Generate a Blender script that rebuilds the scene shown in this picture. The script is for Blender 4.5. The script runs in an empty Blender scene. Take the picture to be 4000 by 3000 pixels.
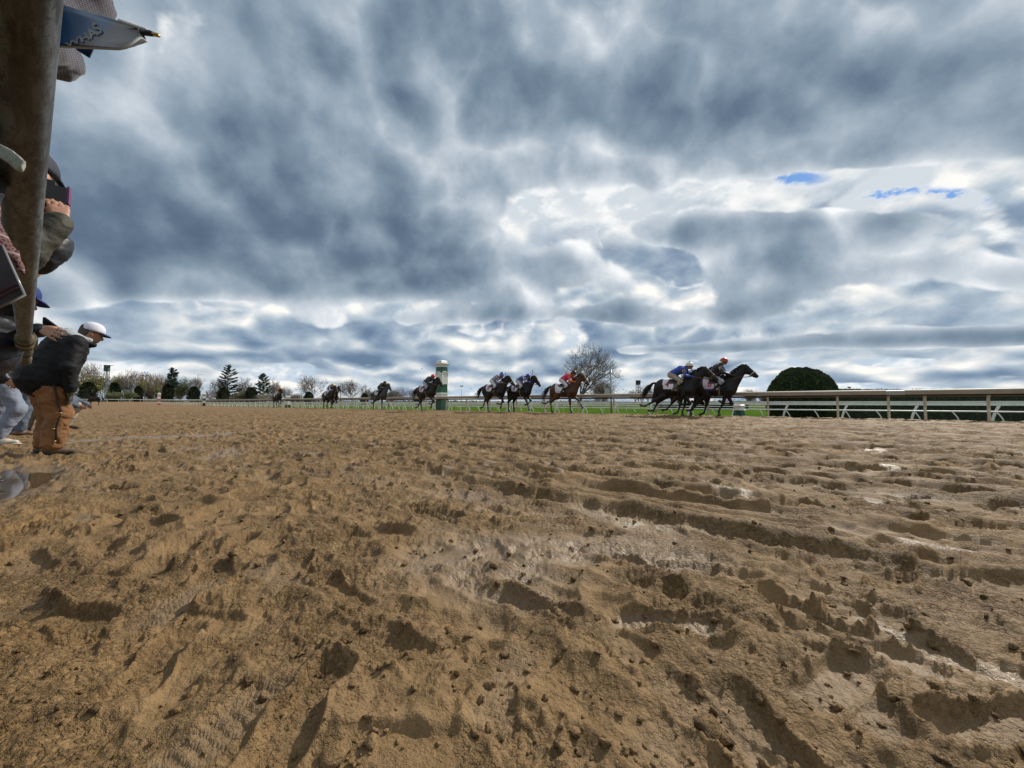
import bpy, math, random
import numpy as np
from mathutils import Vector, Matrix, Euler

R = math.radians
scene = bpy.context.scene
col = scene.collection

# ------------------------------------------------------------------ camera, sky, sun, exposure
CAM_H = 0.60
PITCH = math.atan(72 / 1500.0)
cam_data = bpy.data.cameras.new("camera")
cam_data.sensor_width = 36.0
cam_data.lens = 13.5
cam_data.clip_start = 0.02
cam_data.clip_end = 9000.0
cam = bpy.data.objects.new("camera", cam_data)
cam.location = (0, 0, CAM_H)
cam.rotation_euler = (R(90) + PITCH, 0, 0)
col.objects.link(cam)
scene.camera = cam

scene.view_settings.view_transform = 'Standard'
scene.view_settings.look = 'None'
scene.view_settings.gamma = 1.0
scene.view_settings.exposure = 0.0
scene.cycles.max_bounces = 6
scene.cycles.diffuse_bounces = 3
scene.cycles.glossy_bounces = 3
scene.cycles.transparent_max_bounces = 8

SUN_AZ = R(48)        # clockwise from +Y towards +X
SUN_EL = R(37)
sun_dir = Vector((math.sin(SUN_AZ) * math.cos(SUN_EL), math.cos(SUN_AZ) * math.cos(SUN_EL), math.sin(SUN_EL)))
sun_data = bpy.data.lights.new("sun", 'SUN')
sun_data.energy = 4.4
sun_data.angle = R(0.6)
sun_data.color = (1.0, 0.93, 0.82)
sun = bpy.data.objects.new("sun", sun_data)
sun.rotation_euler = (-sun_dir).to_track_quat('-Z', 'Y').to_euler()
col.objects.link(sun)
# ------------------------------------------------------------------ world: Nishita sky seen through gaps in a procedural cloud deck
world = bpy.data.worlds.new("World")
scene.world = world
world.use_nodes = True
WT = world.node_tree
for n_ in list(WT.nodes):
    WT.nodes.remove(n_)


class NT:
    """small helper to write node maths as expressions"""
    def __init__(self, tree):
        self.t = tree

    def n(self, typ, **kw):
        nd = self.t.nodes.new(typ)
        for k, v in kw.items():
            setattr(nd, k, v)
        return nd

    def put(self, sock, v):
        if isinstance(v, bpy.types.NodeSocket):
            self.t.links.new(v, sock)
        else:
            try:
                sock.default_value = v
            except Exception:
                sock.default_value = (v[0], v[1], v[2], 1.0)

    def m(self, op, a, b=None, c=None, clamp=False):
        nd = self.n('ShaderNodeMath', operation=op, use_clamp=clamp)
        self.put(nd.inputs[0], a)
        if b is not None:
            self.put(nd.inputs[1], b)
        if c is not None:
            self.put(nd.inputs[2], c)
        return nd.outputs[0]

    def vm(self, op, a, b=None, scale=None):
        nd = self.n('ShaderNodeVectorMath', operation=op)
        self.put(nd.inputs[0], a)
        if b is not None:
            self.put(nd.inputs[1], b)
        if scale is not None:
            self.put(nd.inputs[3], scale)
        return nd.outputs[0] if op not in ('LENGTH', 'DOT_PRODUCT', 'DISTANCE') else nd.outputs[1]

    def xyz(self, v):
        nd = self.n('ShaderNodeSeparateXYZ')
        self.put(nd.inputs[0], v)
        return nd.outputs

    def comb(self, x, y, z):
        nd = self.n('ShaderNodeCombineXYZ')
        for i, q in enumerate((x, y, z)):
            self.put(nd.inputs[i], q)
        return nd.outputs[0]

    def noise(self, vec, scale, detail=6.0, rough=0.55, dist=0.0, lac=2.0, color=False):
        nd = self.n('ShaderNodeTexNoise')
        self.put(nd.inputs['Vector'], vec)
        nd.inputs['Scale'].default_value = scale
        nd.inputs['Detail'].default_value = detail
        nd.inputs['Roughness'].default_value = rough
        nd.inputs['Lacunarity'].default_value = lac
        nd.inputs['Distortion'].default_value = dist
        return nd.outputs['Color' if color else 'Fac']

    def ramp(self, fac, stops, interp='LINEAR'):
        nd = self.n('ShaderNodeValToRGB')
        self.put(nd.inputs[0], fac)
        cr = nd.color_ramp
        cr.interpolation = interp
        while len(cr.elements) > 1:
            cr.elements.remove(cr.elements[-1])
        cr.elements[0].position = stops[0][0]
        cr.elements[0].color = tuple(stops[0][1]) + (1.0,)
        for p, c in stops[1:]:
            e = cr.elements.new(p)
            e.color = tuple(c) + (1.0,)
        return nd.outputs[0]

    def sstep(self, x, a, b):
        nd = self.n('ShaderNodeMapRange', interpolation_type='SMOOTHSTEP')
        self.put(nd.inputs[0], x)
        nd.inputs[1].default_value = a
        nd.inputs[2].default_value = b
        nd.inputs[3].default_value = 0.0
        nd.inputs[4].default_value = 1.0
        return nd.outputs[0]

    def mix(self, f, a, b, blend='MIX'):
        nd = self.n('ShaderNodeMix', data_type='RGBA', blend_type=blend)
        self.put(nd.inputs[0], f)
        self.put(nd.inputs[6], a)
        self.put(nd.inputs[7], b)
        return nd.outputs[2]


def build_sky():
    g = NT(WT)
    tc = g.n('ShaderNodeTexCoord')
    D = tc.outputs['Generated']
    dx, dy, dz = g.xyz(D)
    # direction in the frame "ahead = +Y": X = tan azimuth, Z = tan elevation
    yy = g.m('MAXIMUM', dy, 0.12)
    X = g.m('DIVIDE', dx, yy)
    Z = g.m('DIVIDE', dz, yy)

    def P(px, py):
        return ((px - 2000) / 1500.0, (1572 - py) / 1500.0)

    def guide(blobs, k=-0.9):
        G = None
        for (px, py, sx, sy, tilt, amp) in blobs:
            cx, cz = P(px, py)
            ca, sa = math.cos(R(tilt)), math.sin(R(tilt))
            ax = g.m('SUBTRACT', X, cx)
            az_ = g.m('SUBTRACT', Z, cz)
            a = g.m('ADD', g.m('MULTIPLY', ax, ca * 1500 / sx), g.m('MULTIPLY', az_, sa * 1500 / sx))
            b = g.m('ADD', g.m('MULTIPLY', ax, -sa * 1500 / sy), g.m('MULTIPLY', az_, ca * 1500 / sy))
            e = g.m('EXPONENT', g.m('MULTIPLY', g.m('ADD', g.m('MULTIPLY', a, a), g.m('MULTIPLY', b, b)), k))
            v = g.m('MULTIPLY', e, amp)
            G = v if G is None else g.m('ADD', G, v)
        return G

    def billow(p, scale, detail):
        # rounded heads with creases between them: the folded noise of cumulus
        n = g.noise(p, scale, detail, 0.5)
        return g.m('SUBTRACT', g.m('ABSOLUTE', g.m('SUBTRACT', n, 0.5)), 0.10)

    def layer(zs, scale, off, detail, rough, shift, warp=0.35, puff=0.0):
        """cloud density and its relief towards the light, from fractal noise on the sphere of directions"""
        p = g.vm('ADD', g.comb(dx, dy, g.m('MULTIPLY', dz, zs)), off)
        w = g.vm('SUBTRACT', g.noise(p, scale * 0.9, 4.0, 0.5, color=True), (0.5, 0.5, 0.5))
        p = g.vm('ADD', p, g.vm('SCALE', w, scale=warp / scale))
        n0 = g.noise(p, scale, detail, rough)
        p1 = g.vm('ADD', p, shift)
        n1 = g.noise(p1, scale, detail - 4, rough)
        if puff:
            n0 = g.m('ADD', n0, g.m('MULTIPLY', billow(p, scale * 1.25, 2.0), puff))
            n1 = g.m('ADD', n1, g.m('MULTIPLY', billow(p1, scale * 1.25, 2.0), puff))
        return g.m('SUBTRACT', n0, 0.5), g.m('SUBTRACT', n0, n1)

    # ---- big, heavy stratocumulus overhead (directions on the sky where the photograph has its dark masses)
    gA = guide(SKY_BIG)
    nA, rA = layer(1.0, 3.0, (4.3, 1.7, 0.6), 12.0, 0.55, (0.030, 0.0, 0.040), 0.16, 1.0)
    # ---- smaller layered cumulus towards the horizon
    gB = guide(SKY_LOW)
    nB1, rB1 = layer(1.6, 4.4, (1.3, 5.2, 2.6), 11.0, 0.56, (0.022, 0.0, 0.045), 0.12, 1.5)
    nB2, rB2 = layer(2.6, 4.8, (6.3, 1.2, 4.1), 11.0, 0.55, (0.014, 0.0, 0.042), 0.12, 1.3)
    lowmix = g.sstep(dz, 0.07, 0.17)
    nB = g.m('ADD', nB2, g.m('MULTIPLY', lowmix, g.m('SUBTRACT', nB1, nB2)))
    rB = g.m('ADD', rB2, g.m('MULTIPLY', lowmix, g.m('SUBTRACT', rB1, rB2)))
    # ---- pale backdrop of high thin cloud with the real sky behind it
    gC = guide(SKY_GAP, -0.7)
    nC, rC = layer(2.0, 11.0, (7.3, 2.2, 1.6), 9.0, 0.6, (0.02, 0.0, 0.05))

    el = g.m('MAXIMUM', dz, 0.0)
    back = g.mix(g.sstep(el, 0.0, 0.30), (0.52, 0.64, 0.77), (0.66, 0.72, 0.78))
    back = g.mix(g.sstep(g.m('ADD', g.m('MULTIPLY', rC, 3.5), g.m('MULTIPLY', nC, 1.6)), -0.30, 0.65), back, (0.93, 0.945, 0.95))
    sky = g.n('ShaderNodeTexSky', sky_type='NISHITA')
    sky.sun_disc = False
    sky.sun_elevation = SUN_EL
    sky.sun_rotation = SUN_AZ
    sky.altitude = 280
    sky.air_density = 1.6
    blue = g.vm('MULTIPLY', sky.outputs[0], (0.17, 0.36, 0.72))
    gap = g.sstep(g.m('MULTIPLY', gC, g.m('ADD', 0.75, g.m('MULTIPLY', g.m('ADD', nC, g.m('MULTIPLY', rC, 2.0)), 7.0))), 0.15, 1.5)
    base = g.mix(g.m('MULTIPLY', gap, 0.95), g.vm('SCALE', back, scale=10.0), blue)

    # low cumulus: lit crests, blue-grey flat bases
    dB = g.m('ADD', g.m('ADD', g.m('MULTIPLY', nB, 2.6), gB), 0.52)
    sB = g.m('ADD', g.m('MULTIPLY', rB, 2.3), g.m('MULTIPLY', dB, -0.36))
    cB = g.ramp(g.m('ADD', sB, 0.73), [(0.0, (0.150, 0.225, 0.340)), (0.18, (0.215, 0.305, 0.430)), (0.36, (0.315, 0.405, 0.515)), (0.56, (0.47, 0.56, 0.645)),
                                       (0.78, (0.76, 0.79, 0.81)), (0.95, (1.02, 1.0, 0.95))])
    aB = g.m('MULTIPLY', g.sstep(dB, 0.0, 0.30), g.m('SUBTRACT', 1.0, g.sstep(el, 0.30, 0.52)))
    c1 = g.mix(aB, base, g.vm('SCALE', cB, scale=10.0))

    # heavy deck: bright thin edges, slate-grey thick cores
    dA = g.m('ADD', g.m('ADD', g.m('MULTIPLY', nA, 2.4), gA), 0.36)
    dAs = g.m('DIVIDE', dA, g.m('ADD', 1.0, g.m('MULTIPLY', g.m('MAXIMUM', dA, 0.0), 0.45)))
    sA = g.m('ADD', g.m('MULTIPLY', rA, 1.9), g.m('MULTIPLY', dAs, -0.66))
    cA = g.ramp(g.m('ADD', sA, 0.82), [(0.0, (0.078, 0.118, 0.180)), (0.22, (0.130, 0.190, 0.272)), (0.42, (0.230, 0.310, 0.395)), (0.60, (0.375, 0.450, 0.530)),
                                       (0.78, (0.60, 0.665, 0.73)), (0.95, (0.96, 0.97, 0.985))])
    aA = g.sstep(dA, 0.0, 0.20)
    c2 = g.mix(aA, c1, g.vm('SCALE', cA, scale=10.0))

    bg = g.n('ShaderNodeBackground')
    g.put(bg.inputs['Color'], c2)
    bg.inputs['Strength'].default_value = 0.10     # cloud radiance above is written in the units of the physically bright sky
    out = g.n('ShaderNodeOutputWorld')
    WT.links.new(bg.outputs[0], out.inputs['Surface'])
    world.cycles.sampling_method = 'MANUAL'
    world.cycles.sample_map_resolution = 512


# x, y (direction codes: 1500 units = tan 45 deg, horizon at 1572), half-widths, tilt, weight
SKY_BIG = [
    (1050, 900, 820, 260, -8, 0.95), (450, 940, 450, 240, 0, 0.55), (1700, 1010, 360, 140, 0, 0.45), (500, 640, 380, 240, 0, 0.25),
    (2300, 130, 1100, 240, 8, 0.30), (1450, 100, 460, 260, 20, 0.55), (3000, 480, 1000, 170, -8, 0.42), (2300, 640, 380, 140, -20, 0.40),
    (950, 430, 260, 200, 30, -0.18), (620, 160, 240, 160, 30, -0.10), (850, 520, 120, 120, 0, 0.35), (3400, 20, 500, 70, 0, -0.15), (350, 150, 400, 300, 0, 0.25), (3900, 260, 500, 300, 0, 0.32), (3100, 230, 600, 120, 0, 0.22),
    (3350, 725, 820, 85, 3, -1.15), (2250, 840, 330, 120, 18, -0.70), (3800, 660, 400, 120, 0, -0.45), (2560, 980, 260, 60, -10, -0.7),
    (2760, 890, 300, 70, 8, 0.30), (3450, 850, 420, 55, 0, 0.30), (2620, 1120, 160, 100, -20, -0.9), (3950, 890, 160, 70, -35, -0.5),
    (2800, 1230, 330, 70, 4, 0.55), (2250, 920, 150, 70, 0, 0.25), (3650, 1010, 420, 70, 0, 0.15), (3950, 1080, 170, 60, 0, 0.45),
    (3600, 1140, 500, 60, 0, -0.35), (2000, 1530, 3600, 300, 0, -1.5), (700, 1130, 500, 60, -3, 0.5), (200, 1180, 300, 60, 0, 0.4), (1000, 1200, 800, 60, 0, -0.45), (1500, 1110, 520, 40, 0, 0.35),
    (3700, 1320, 700, 40, 1, 1.55), (2700, 1365, 520, 26, 1, 1.0), (2350, 1230, 300, 40, 0, 0.6), (1750, 1235, 420, 36, 2, 0.6),
]
SKY_LOW = [
    (1230, 1300, 260, 60, 4, 0.35), (700, 1285, 240, 50, 8, 0.25), (1680, 1350, 240, 50, 8, 0.25), (1500, 1185, 700, 34, 2, -0.2),
    (900, 1385, 800, 20, 0, 0.55), (1800, 1395, 600, 18, 0, 0.55), (2500, 1500, 2600, 40, 0, -0.25), (700, 1440, 800, 26, 0, -0.2),
    (3500, 1420, 700, 24, 0, -0.5), (3000, 980, 1200, 160, 0, 0.30), (3500, 1230, 700, 70, 0, 0.25), (3060, 655, 150, 45, -6, -0.6), (3500, 725, 130, 45, 20, -0.6), (3780, 745, 150, 45, -8, -0.6), (2000, 1440, 3000, 90, 0, 0.12),
]
SKY_GAP = [
    (3060, 655, 140, 26, -6, 1.1), (3500, 725, 120, 28, 20, 1.0), (3780, 745, 140, 28, -8, 1.1), (1800, 1150, 60, 16, 0, 1.0), (3690, 1040, 80, 14, 0, 0.8),
    (1600, 1500, 1100, 30, 0, 0.30),
]
build_sky()
# ------------------------------------------------------------------ helpers
rng = np.random.default_rng(7)
rnd = random.Random(7)
TA = math.atan(1897 / 1500.0)
TV = Vector((-math.sin(TA), math.cos(TA), 0))        # along the track (up the stretch)
NV = Vector((math.cos(TA), math.sin(TA), 0))         # across the track, towards the infield
HEAD = math.atan2(-TV.y, -TV.x)                      # heading of the running horses


def T(u, v, z=0.0):
    p = TV * u + NV * v
    return Vector((p.x, p.y, z))


def UV(x, y):
    return TV.x * x + TV.y * y, NV.x * x + NV.y * y


def W(px, py, d):
    """a point of the place at depth d ahead, read off the photograph's bearings"""
    xc, yc = (px - 2000) / 1500.0, (1500 - py) / 1500.0
    c, s = math.cos(PITCH), math.sin(PITCH)
    v = Vector((xc, c - yc * s, s + yc * c))
    v *= d / v.y
    return Vector((v.x, v.y, v.z + CAM_H))


def on_line(px, v):
    """point at bearing px on the line 'v metres across the track'"""
    k = (px - 2000) / 1500.0
    d = v / (NV.x * k + NV.y)
    return k * d, d


def sst(x, a, b):
    t = np.clip((np.asarray(x, float) - a) / (b - a), 0, 1)
    return t * t * (3 - 2 * t)


def ground_z(x, y):
    """gross lie of the land: flat stretch, rising behind the far turn; infield a little lower than the track"""
    u, v = UV(np.asarray(x, float), np.asarray(y, float))
    rise = 0.85 * sst(u, 120, 240)
    return rise - 0.42 * sst(v, 18.5, 20.5) * (1 - sst(u, 110, 150) * (v < 40)) * 1.0


def gz(x, y):
    return float(ground_z(x, y))


# ---- noise for shapes (numpy)
_perm = np.random.default_rng(3).permutation(512)
_perm = np.concatenate([_perm, _perm, _perm])
_gang = np.random.default_rng(4).random(512) * 2 * np.pi
_gx, _gy = np.cos(_gang), np.sin(_gang)


def perlin(x, y):
    xi = np.floor(x).astype(np.int64); yi = np.floor(y).astype(np.int64)
    xf = x - xi; yf = y - yi
    xi &= 511; yi &= 511
    u = xf * xf * xf * (xf * (xf * 6 - 15) + 10); v = yf * yf * yf * (yf * (yf * 6 - 15) + 10)

    def gr(ix, iy, dx, dy):
        h = _perm[_perm[ix & 511] + (iy & 511)] & 511
        return _gx[h] * dx + _gy[h] * dy
    a = gr(xi, yi, xf, yf); b = gr(xi + 1, yi, xf - 1, yf)
    c = gr(xi, yi + 1, xf, yf - 1); d = gr(xi + 1, yi + 1, xf - 1, yf - 1)
    return ((a + u * (b - a)) + v * ((c + u * (d - c)) - (a + u * (b - a)))) * 1.5


def fbm(x, y, oct=4, gain=0.5, lac=2.03):
    s = np.zeros_like(x); a = 1.0
    for i in range(oct):
        s += a * perlin(x + 17.3 * i, y - 9.1 * i)
        x = x * lac; y = y * lac; a *= gain
    return s


def dimples(x, y, seed=0):
    """squared distance to the nearest of scattered centres: round pits that meet in sharp crests"""
    xi = np.floor(x).astype(np.int64); yi = np.floor(y).astype(np.int64)
    best = np.full(x.shape, 9.0)
    for dx in (-1, 0, 1):
        for dy in (-1, 0, 1):
            cx, cy = xi + dx, yi + dy
            h = _perm[(_perm[(cx + seed) & 511] + cy) & 511] & 511
            h2 = _perm[(h + 77) & 511] & 511
            d = (cx + 0.1 + 0.8 * h / 511.0 - x) ** 2 + (cy + 0.1 + 0.8 * h2 / 511.0 - y) ** 2
            best = np.minimum(best, d)
    return best


def noise3(p, scale, seed=0):
    """cheap smooth 3-D noise for an n x 3 array"""
    p = np.asarray(p) * scale + seed * 13.7
    return (perlin(p[:, 0] + 0.7 * p[:, 2], p[:, 1] - 0.5 * p[:, 2]) + perlin(p[:, 1] * 0.9 + 31.0, p[:, 2] * 1.1 + 0.4 * p[:, 0]) + perlin(p[:, 2] + 71.0, p[:, 0] - 0.3 * p[:, 1])) / 1.8


# ---- materials
def mat(name, color, rough=0.7, metal=0.0, var=0.0, vscale=8.0, bump=0.0, bscale=60.0, spec=0.5, sheen=0.0, c2=None, coat=0.0, stretch=(1, 1, 1)):
    m = bpy.data.materials.new(name)
    m.use_nodes = True
    t = m.node_tree
    g = NT(t)
    b = t.nodes['Principled BSDF']
    b.inputs['Base Color'].default_value = (*color, 1)
    b.inputs['Roughness'].default_value = rough
    b.inputs['Metallic'].default_value = metal
    b.inputs['Specular IOR Level'].default_value = spec
    if sheen:
        b.inputs['Sheen Weight'].default_value = sheen
    if coat:
        b.inputs['Coat Weight'].default_value = coat
    if var or bump or c2:
        tc = g.n('ShaderNodeTexCoord').outputs['Object']
        tc = g.vm('MULTIPLY', tc, stretch)
    if var or c2:
        nf = g.noise(tc, vscale, 6.0, 0.6)
        other = c2 if c2 else tuple(min(1, c * (1 - var)) for c in color)
        first = color if c2 else tuple(min(1, c * (1 + var)) for c in color)
        cc = g.mix(g.sstep(nf, 0.35, 0.65), (*first, 1), (*other, 1))
        t.links.new(cc, b.inputs['Base Color'])
    if bump:
        nb = g.noise(tc, bscale, 5.0, 0.6)
        bn = g.n('ShaderNodeBump')
        bn.inputs['Strength'].default_value = bump
        bn.inputs['Distance'].default_value = 0.02
        t.links.new(nb, bn.inputs['Height'])
        t.links.new(bn.outputs[0], b.inputs['Normal'])
    return m


# ---- meshes and objects
def mesh_np(name, verts, faces, smooth=True, mats=(), midx=None):
    """verts n x 3, faces a list of equal-length tuples or an m x k array"""
    me = bpy.data.meshes.new(name)
    verts = np.asarray(verts, np.float32)
    faces = np.asarray(faces, np.int32)
    k = faces.shape[1]
    me.vertices.add(len(verts)); me.vertices.foreach_set('co', verts.ravel())
    me.loops.add(faces.size); me.loops.foreach_set('vertex_index', faces.ravel())
    me.polygons.add(len(faces))
    me.polygons.foreach_set('loop_start', np.arange(0, faces.size, k, dtype=np.int32))
    me.polygons.foreach_set('loop_total', np.full(len(faces), k, np.int32))
    for m_ in mats:
        me.materials.append(m_)
    if midx is not None:
        me.polygons.foreach_set('material_index', np.asarray(midx, np.int32))
    me.polygons.foreach_set('use_smooth', np.full(len(faces), smooth, bool))
    me.update(calc_edges=True)
    return me


class MB:
    """mesh builder: gathers shapes (quads and triangles kept as polygons) into ONE mesh"""
    def __init__(self):
        self.v = []; self.f = []; self.mi = []; self.cur = 0

    def add(self, vs, fs):
        o = len(self.v)
        self.v.extend([tuple(p) for p in vs])
        for f in fs:
            self.f.append(tuple(i + o for i in f)); self.mi.append(self.cur)
        return self

    def box(self, c, s, rot=None):
        vs = []
        for dx in (-.5, .5):
            for dy in (-.5, .5):
                for dz in (-.5, .5):
                    p = Vector((dx * s[0], dy * s[1], dz * s[2]))
                    if rot is not None:
                        p = rot @ p
                    vs.append(Vector(c) + p)
        return self.add(vs, [(0, 1, 3, 2), (4, 6, 7, 5), (0, 4, 5, 1), (2, 3, 7, 6), (0, 2, 6, 4), (1, 5, 7, 3)])

    def tube(self, pts, rads, seg=8, cap=True, flat=None):
        """tube along pts; flat=(sx,sy) squashes the section"""
        pts = [Vector(p) for p in pts]
        if not hasattr(rads, '__len__'):
            rads = [rads] * len(pts)
        n = len(pts); vs = []
        up = None
        for i, p in enumerate(pts):
            d = (pts[min(i + 1, n - 1)] - pts[max(i - 1, 0)])
            d = d.normalized() if d.length > 1e-9 else Vector((0, 0, 1))
            if up is None:
                up = Vector((0, 0, 1)) if abs(d.z) < 0.9 else Vector((1, 0, 0))
            a = d.cross(up)
            a = a.normalized() if a.length > 1e-6 else d.orthogonal().normalized()
            b = a.cross(d).normalized(); up = b
            for k in range(seg):
                t = 2 * math.pi * k / seg
                sx, sy = flat if flat else (1, 1)
                vs.append(p + (a * math.cos(t) * sx + b * math.sin(t) * sy) * rads[i])
        fs = []
        for i in range(n - 1):
            for k in range(seg):
                k2 = (k + 1) % seg
                fs.append((i * seg + k, i * seg + k2, (i + 1) * seg + k2, (i + 1) * seg + k))
        if cap:
            fs.append(tuple(range(seg))[::-1])
            fs.append(tuple((n - 1) * seg + k for k in range(seg)))
        return self.add(vs, fs)

    def lathe(self, prof, c=(0, 0, 0), seg=16, sx=1.0, sy=1.0):
        vs = []; fs = []
        for (r, z) in prof:
            for k in range(seg):
                t = 2 * math.pi * (k + 0.5) / seg
                vs.append((c[0] + r * sx * math.cos(t), c[1] + r * sy * math.sin(t), c[2] + z))
        for i in range(len(prof) - 1):
            for k in range(seg):
                k2 = (k + 1) % seg
                fs.append((i * seg + k, i * seg + k2, (i + 1) * seg + k2, (i + 1) * seg + k))
        fs.append(tuple(range(seg))[::-1]); fs.append(tuple((len(prof) - 1) * seg + k for k in range(seg)))
        return self.add(vs, fs)

    def mesh(self, name, mats, smooth=False):
        me = bpy.data.meshes.new(name)
        me.from_pydata([tuple(p) for p in self.v], [], self.f)
        for m_ in (mats if isinstance(mats, (list, tuple)) else [mats]):
            me.materials.append(m_)
        me.polygons.foreach_set('material_index', self.mi)
        me.polygons.foreach_set('use_smooth', [smooth] * len(self.f))
        me.update()
        return me

    def build(self, name, mats, parent=None, smooth=False, loc=None):
        return link(name, self.mesh(name, mats, smooth), parent, loc)


def link(name, me, parent=None, loc=None, rotz=None):
    o = bpy.data.objects.new(name, me)
    col.objects.link(o)
    if parent is not None:
        o.parent = parent
    if loc is not None:
        o.location = loc
    if rotz is not None:
        o.rotation_euler = (0, 0, rotz)
    return o


def tag(o, label, cat, group=None, kind=None):
    if label:
        o['label'] = label
    if cat:
        o['category'] = cat
    if group:
        o['group'] = group
    if kind:
        o['kind'] = kind
    return o


def thing(name, label, cat, loc=(0, 0, 0), rotz=0.0, group=None, scale=1.0):
    o = bpy.data.objects.new(name, None)
    o.empty_display_size = 0.2
    col.objects.link(o)
    o.location = loc
    o.rotation_euler = (0, 0, rotz)
    o.scale = (scale,) * 3 if not hasattr(scale, '__len__') else scale
    return tag(o, label, cat, group)


def copy_tree(root, loc=None, rotz=None, scale=None, label=None, group=None, swap=None):
    """copy a thing and its parts (and their sub-parts), sharing meshes"""
    def cp(o, parent):
        c = o.copy()
        if swap and c.data is not None and c.data.name in swap:
            c.data = swap[c.data.name]
        col.objects.link(c)
        if parent is not None:
            c.parent = parent
            c.matrix_parent_inverse = o.matrix_parent_inverse.copy()
        for ch in [k for k in o.children]:
            cp(ch, c)
        return c
    r = cp(root, None)
    if loc is not None:
        r.location = loc
    if rotz is not None:
        r.rotation_euler = (0, 0, rotz)
    if scale is not None:
        r.scale = (scale,) * 3 if not hasattr(scale, '__len__') else scale
    if label:
        r['label'] = label
    if group:
        r['group'] = group
    return r


def struct(name, me):
    o = link(name, me)
    o['kind'] = 'structure'
    return o
# ------------------------------------------------------------------ muddy dirt track
def mud_material():
    m = bpy.data.materials.new("wet_mud")
    m.use_nodes = True
    t = m.node_tree
    g = NT(t)
    b = t.nodes['Principled BSDF']
    pos = g.n('ShaderNodeNewGeometry').outputs['Position']
    wet = g.n('ShaderNodeAttribute', attribute_name='wet').outputs['Fac']
    fine = g.noise(pos, 9.0, 6.0, 0.65)
    grain = g.noise(pos, 190.0, 3.0, 0.7)
    broad = g.noise(pos, 0.9, 5.0, 0.6)
    c = g.mix(g.sstep(fine, 0.3, 0.7), (0.115, 0.070, 0.031, 1), (0.235, 0.149, 0.071, 1))
    c = g.mix(g.m('MULTIPLY', g.sstep(broad, 0.45, 0.75), 0.55), c, (0.270, 0.158, 0.058, 1))
    c = g.mix(g.m('MULTIPLY', g.sstep(grain, 0.35, 0.70), 0.45), c, (0.32, 0.205, 0.092, 1))
    rough_mask = g.sstep(g.m('ADD', g.noise(pos, 2.6, 5.0, 0.65), g.m('MULTIPLY', g.noise(pos, 0.7, 3.0, 0.5), 0.5)), 0.62, 0.92)
    speck = g.noise(pos, 52.0, 3.0, 0.6)
    c = g.mix(g.m('MULTIPLY', g.m('MULTIPLY', g.sstep(speck, 0.56, 0.70), 0.6), g.m('ADD', 0.10, rough_mask)), c, (0.060, 0.034, 0.013, 1))
    c = g.mix(g.m('MULTIPLY', wet, 0.75), c, (0.190, 0.132, 0.078, 1))
    t.links.new(c, b.inputs['Base Color'])
    r = g.m('SUBTRACT', 0.74, g.m('MULTIPLY', wet, g.m('ADD', 0.24, g.m('MULTIPLY', fine, 0.36))))
    t.links.new(r, b.inputs['Roughness'])
    t.links.new(g.m('ADD', 0.20, g.m('MULTIPLY', wet, 0.30)), b.inputs['Specular IOR Level'])
    bn = g.n('ShaderNodeBump')
    bn.inputs['Distance'].default_value = 0.012
    lumps = g.noise(pos, 62.0, 4.0, 0.65)
    hh = g.m('ADD', g.m('MULTIPLY', g.noise(pos, 170.0, 3.0, 0.7), 0.35), g.m('ADD', g.m('MULTIPLY', g.m('MULTIPLY', g.sstep(lumps, 0.42, 0.66), 0.85), g.m('ADD', 0.12, rough_mask)), g.m('MULTIPLY', g.noise(pos, 17.0, 5.0, 0.62), g.m('ADD', 0.7, rough_mask))))
    t.links.new(hh, bn.inputs['Height'])
    st = g.m('SUBTRACT', 1.0, g.m('MULTIPLY', wet, 0.65))
    t.links.new(st, bn.inputs['Strength'])
    t.links.new(bn.outputs[0], b.inputs['Normal'])
    return m


MUD_ROWS, MUD_IN = 900, 1220
TYRE = [  # v0, width, kind, u from, u to
    (2.42, 0.42, 'rib', -4.5, 2.5), (3.35, 0.36, 'lug', -5, 2.6), (4.25, 0.40, 'lug', -6, 3.4), (5.2, 0.36, 'lug', -8, 3.0), (6.3, 0.42, 'rib', -9, 6),
    (7.3, 0.42, 'lug', -10, 5), (8.6, 0.40, 'lug', -12, 9), (10.2, 0.42, 'rib', -14, 14), (11.6, 0.4, 'lug', -14, 12), (13.2, 0.4, 'rib', -15, 20), (2.95, 0.25, 'rib', 0.5, 3.2),
]


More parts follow.
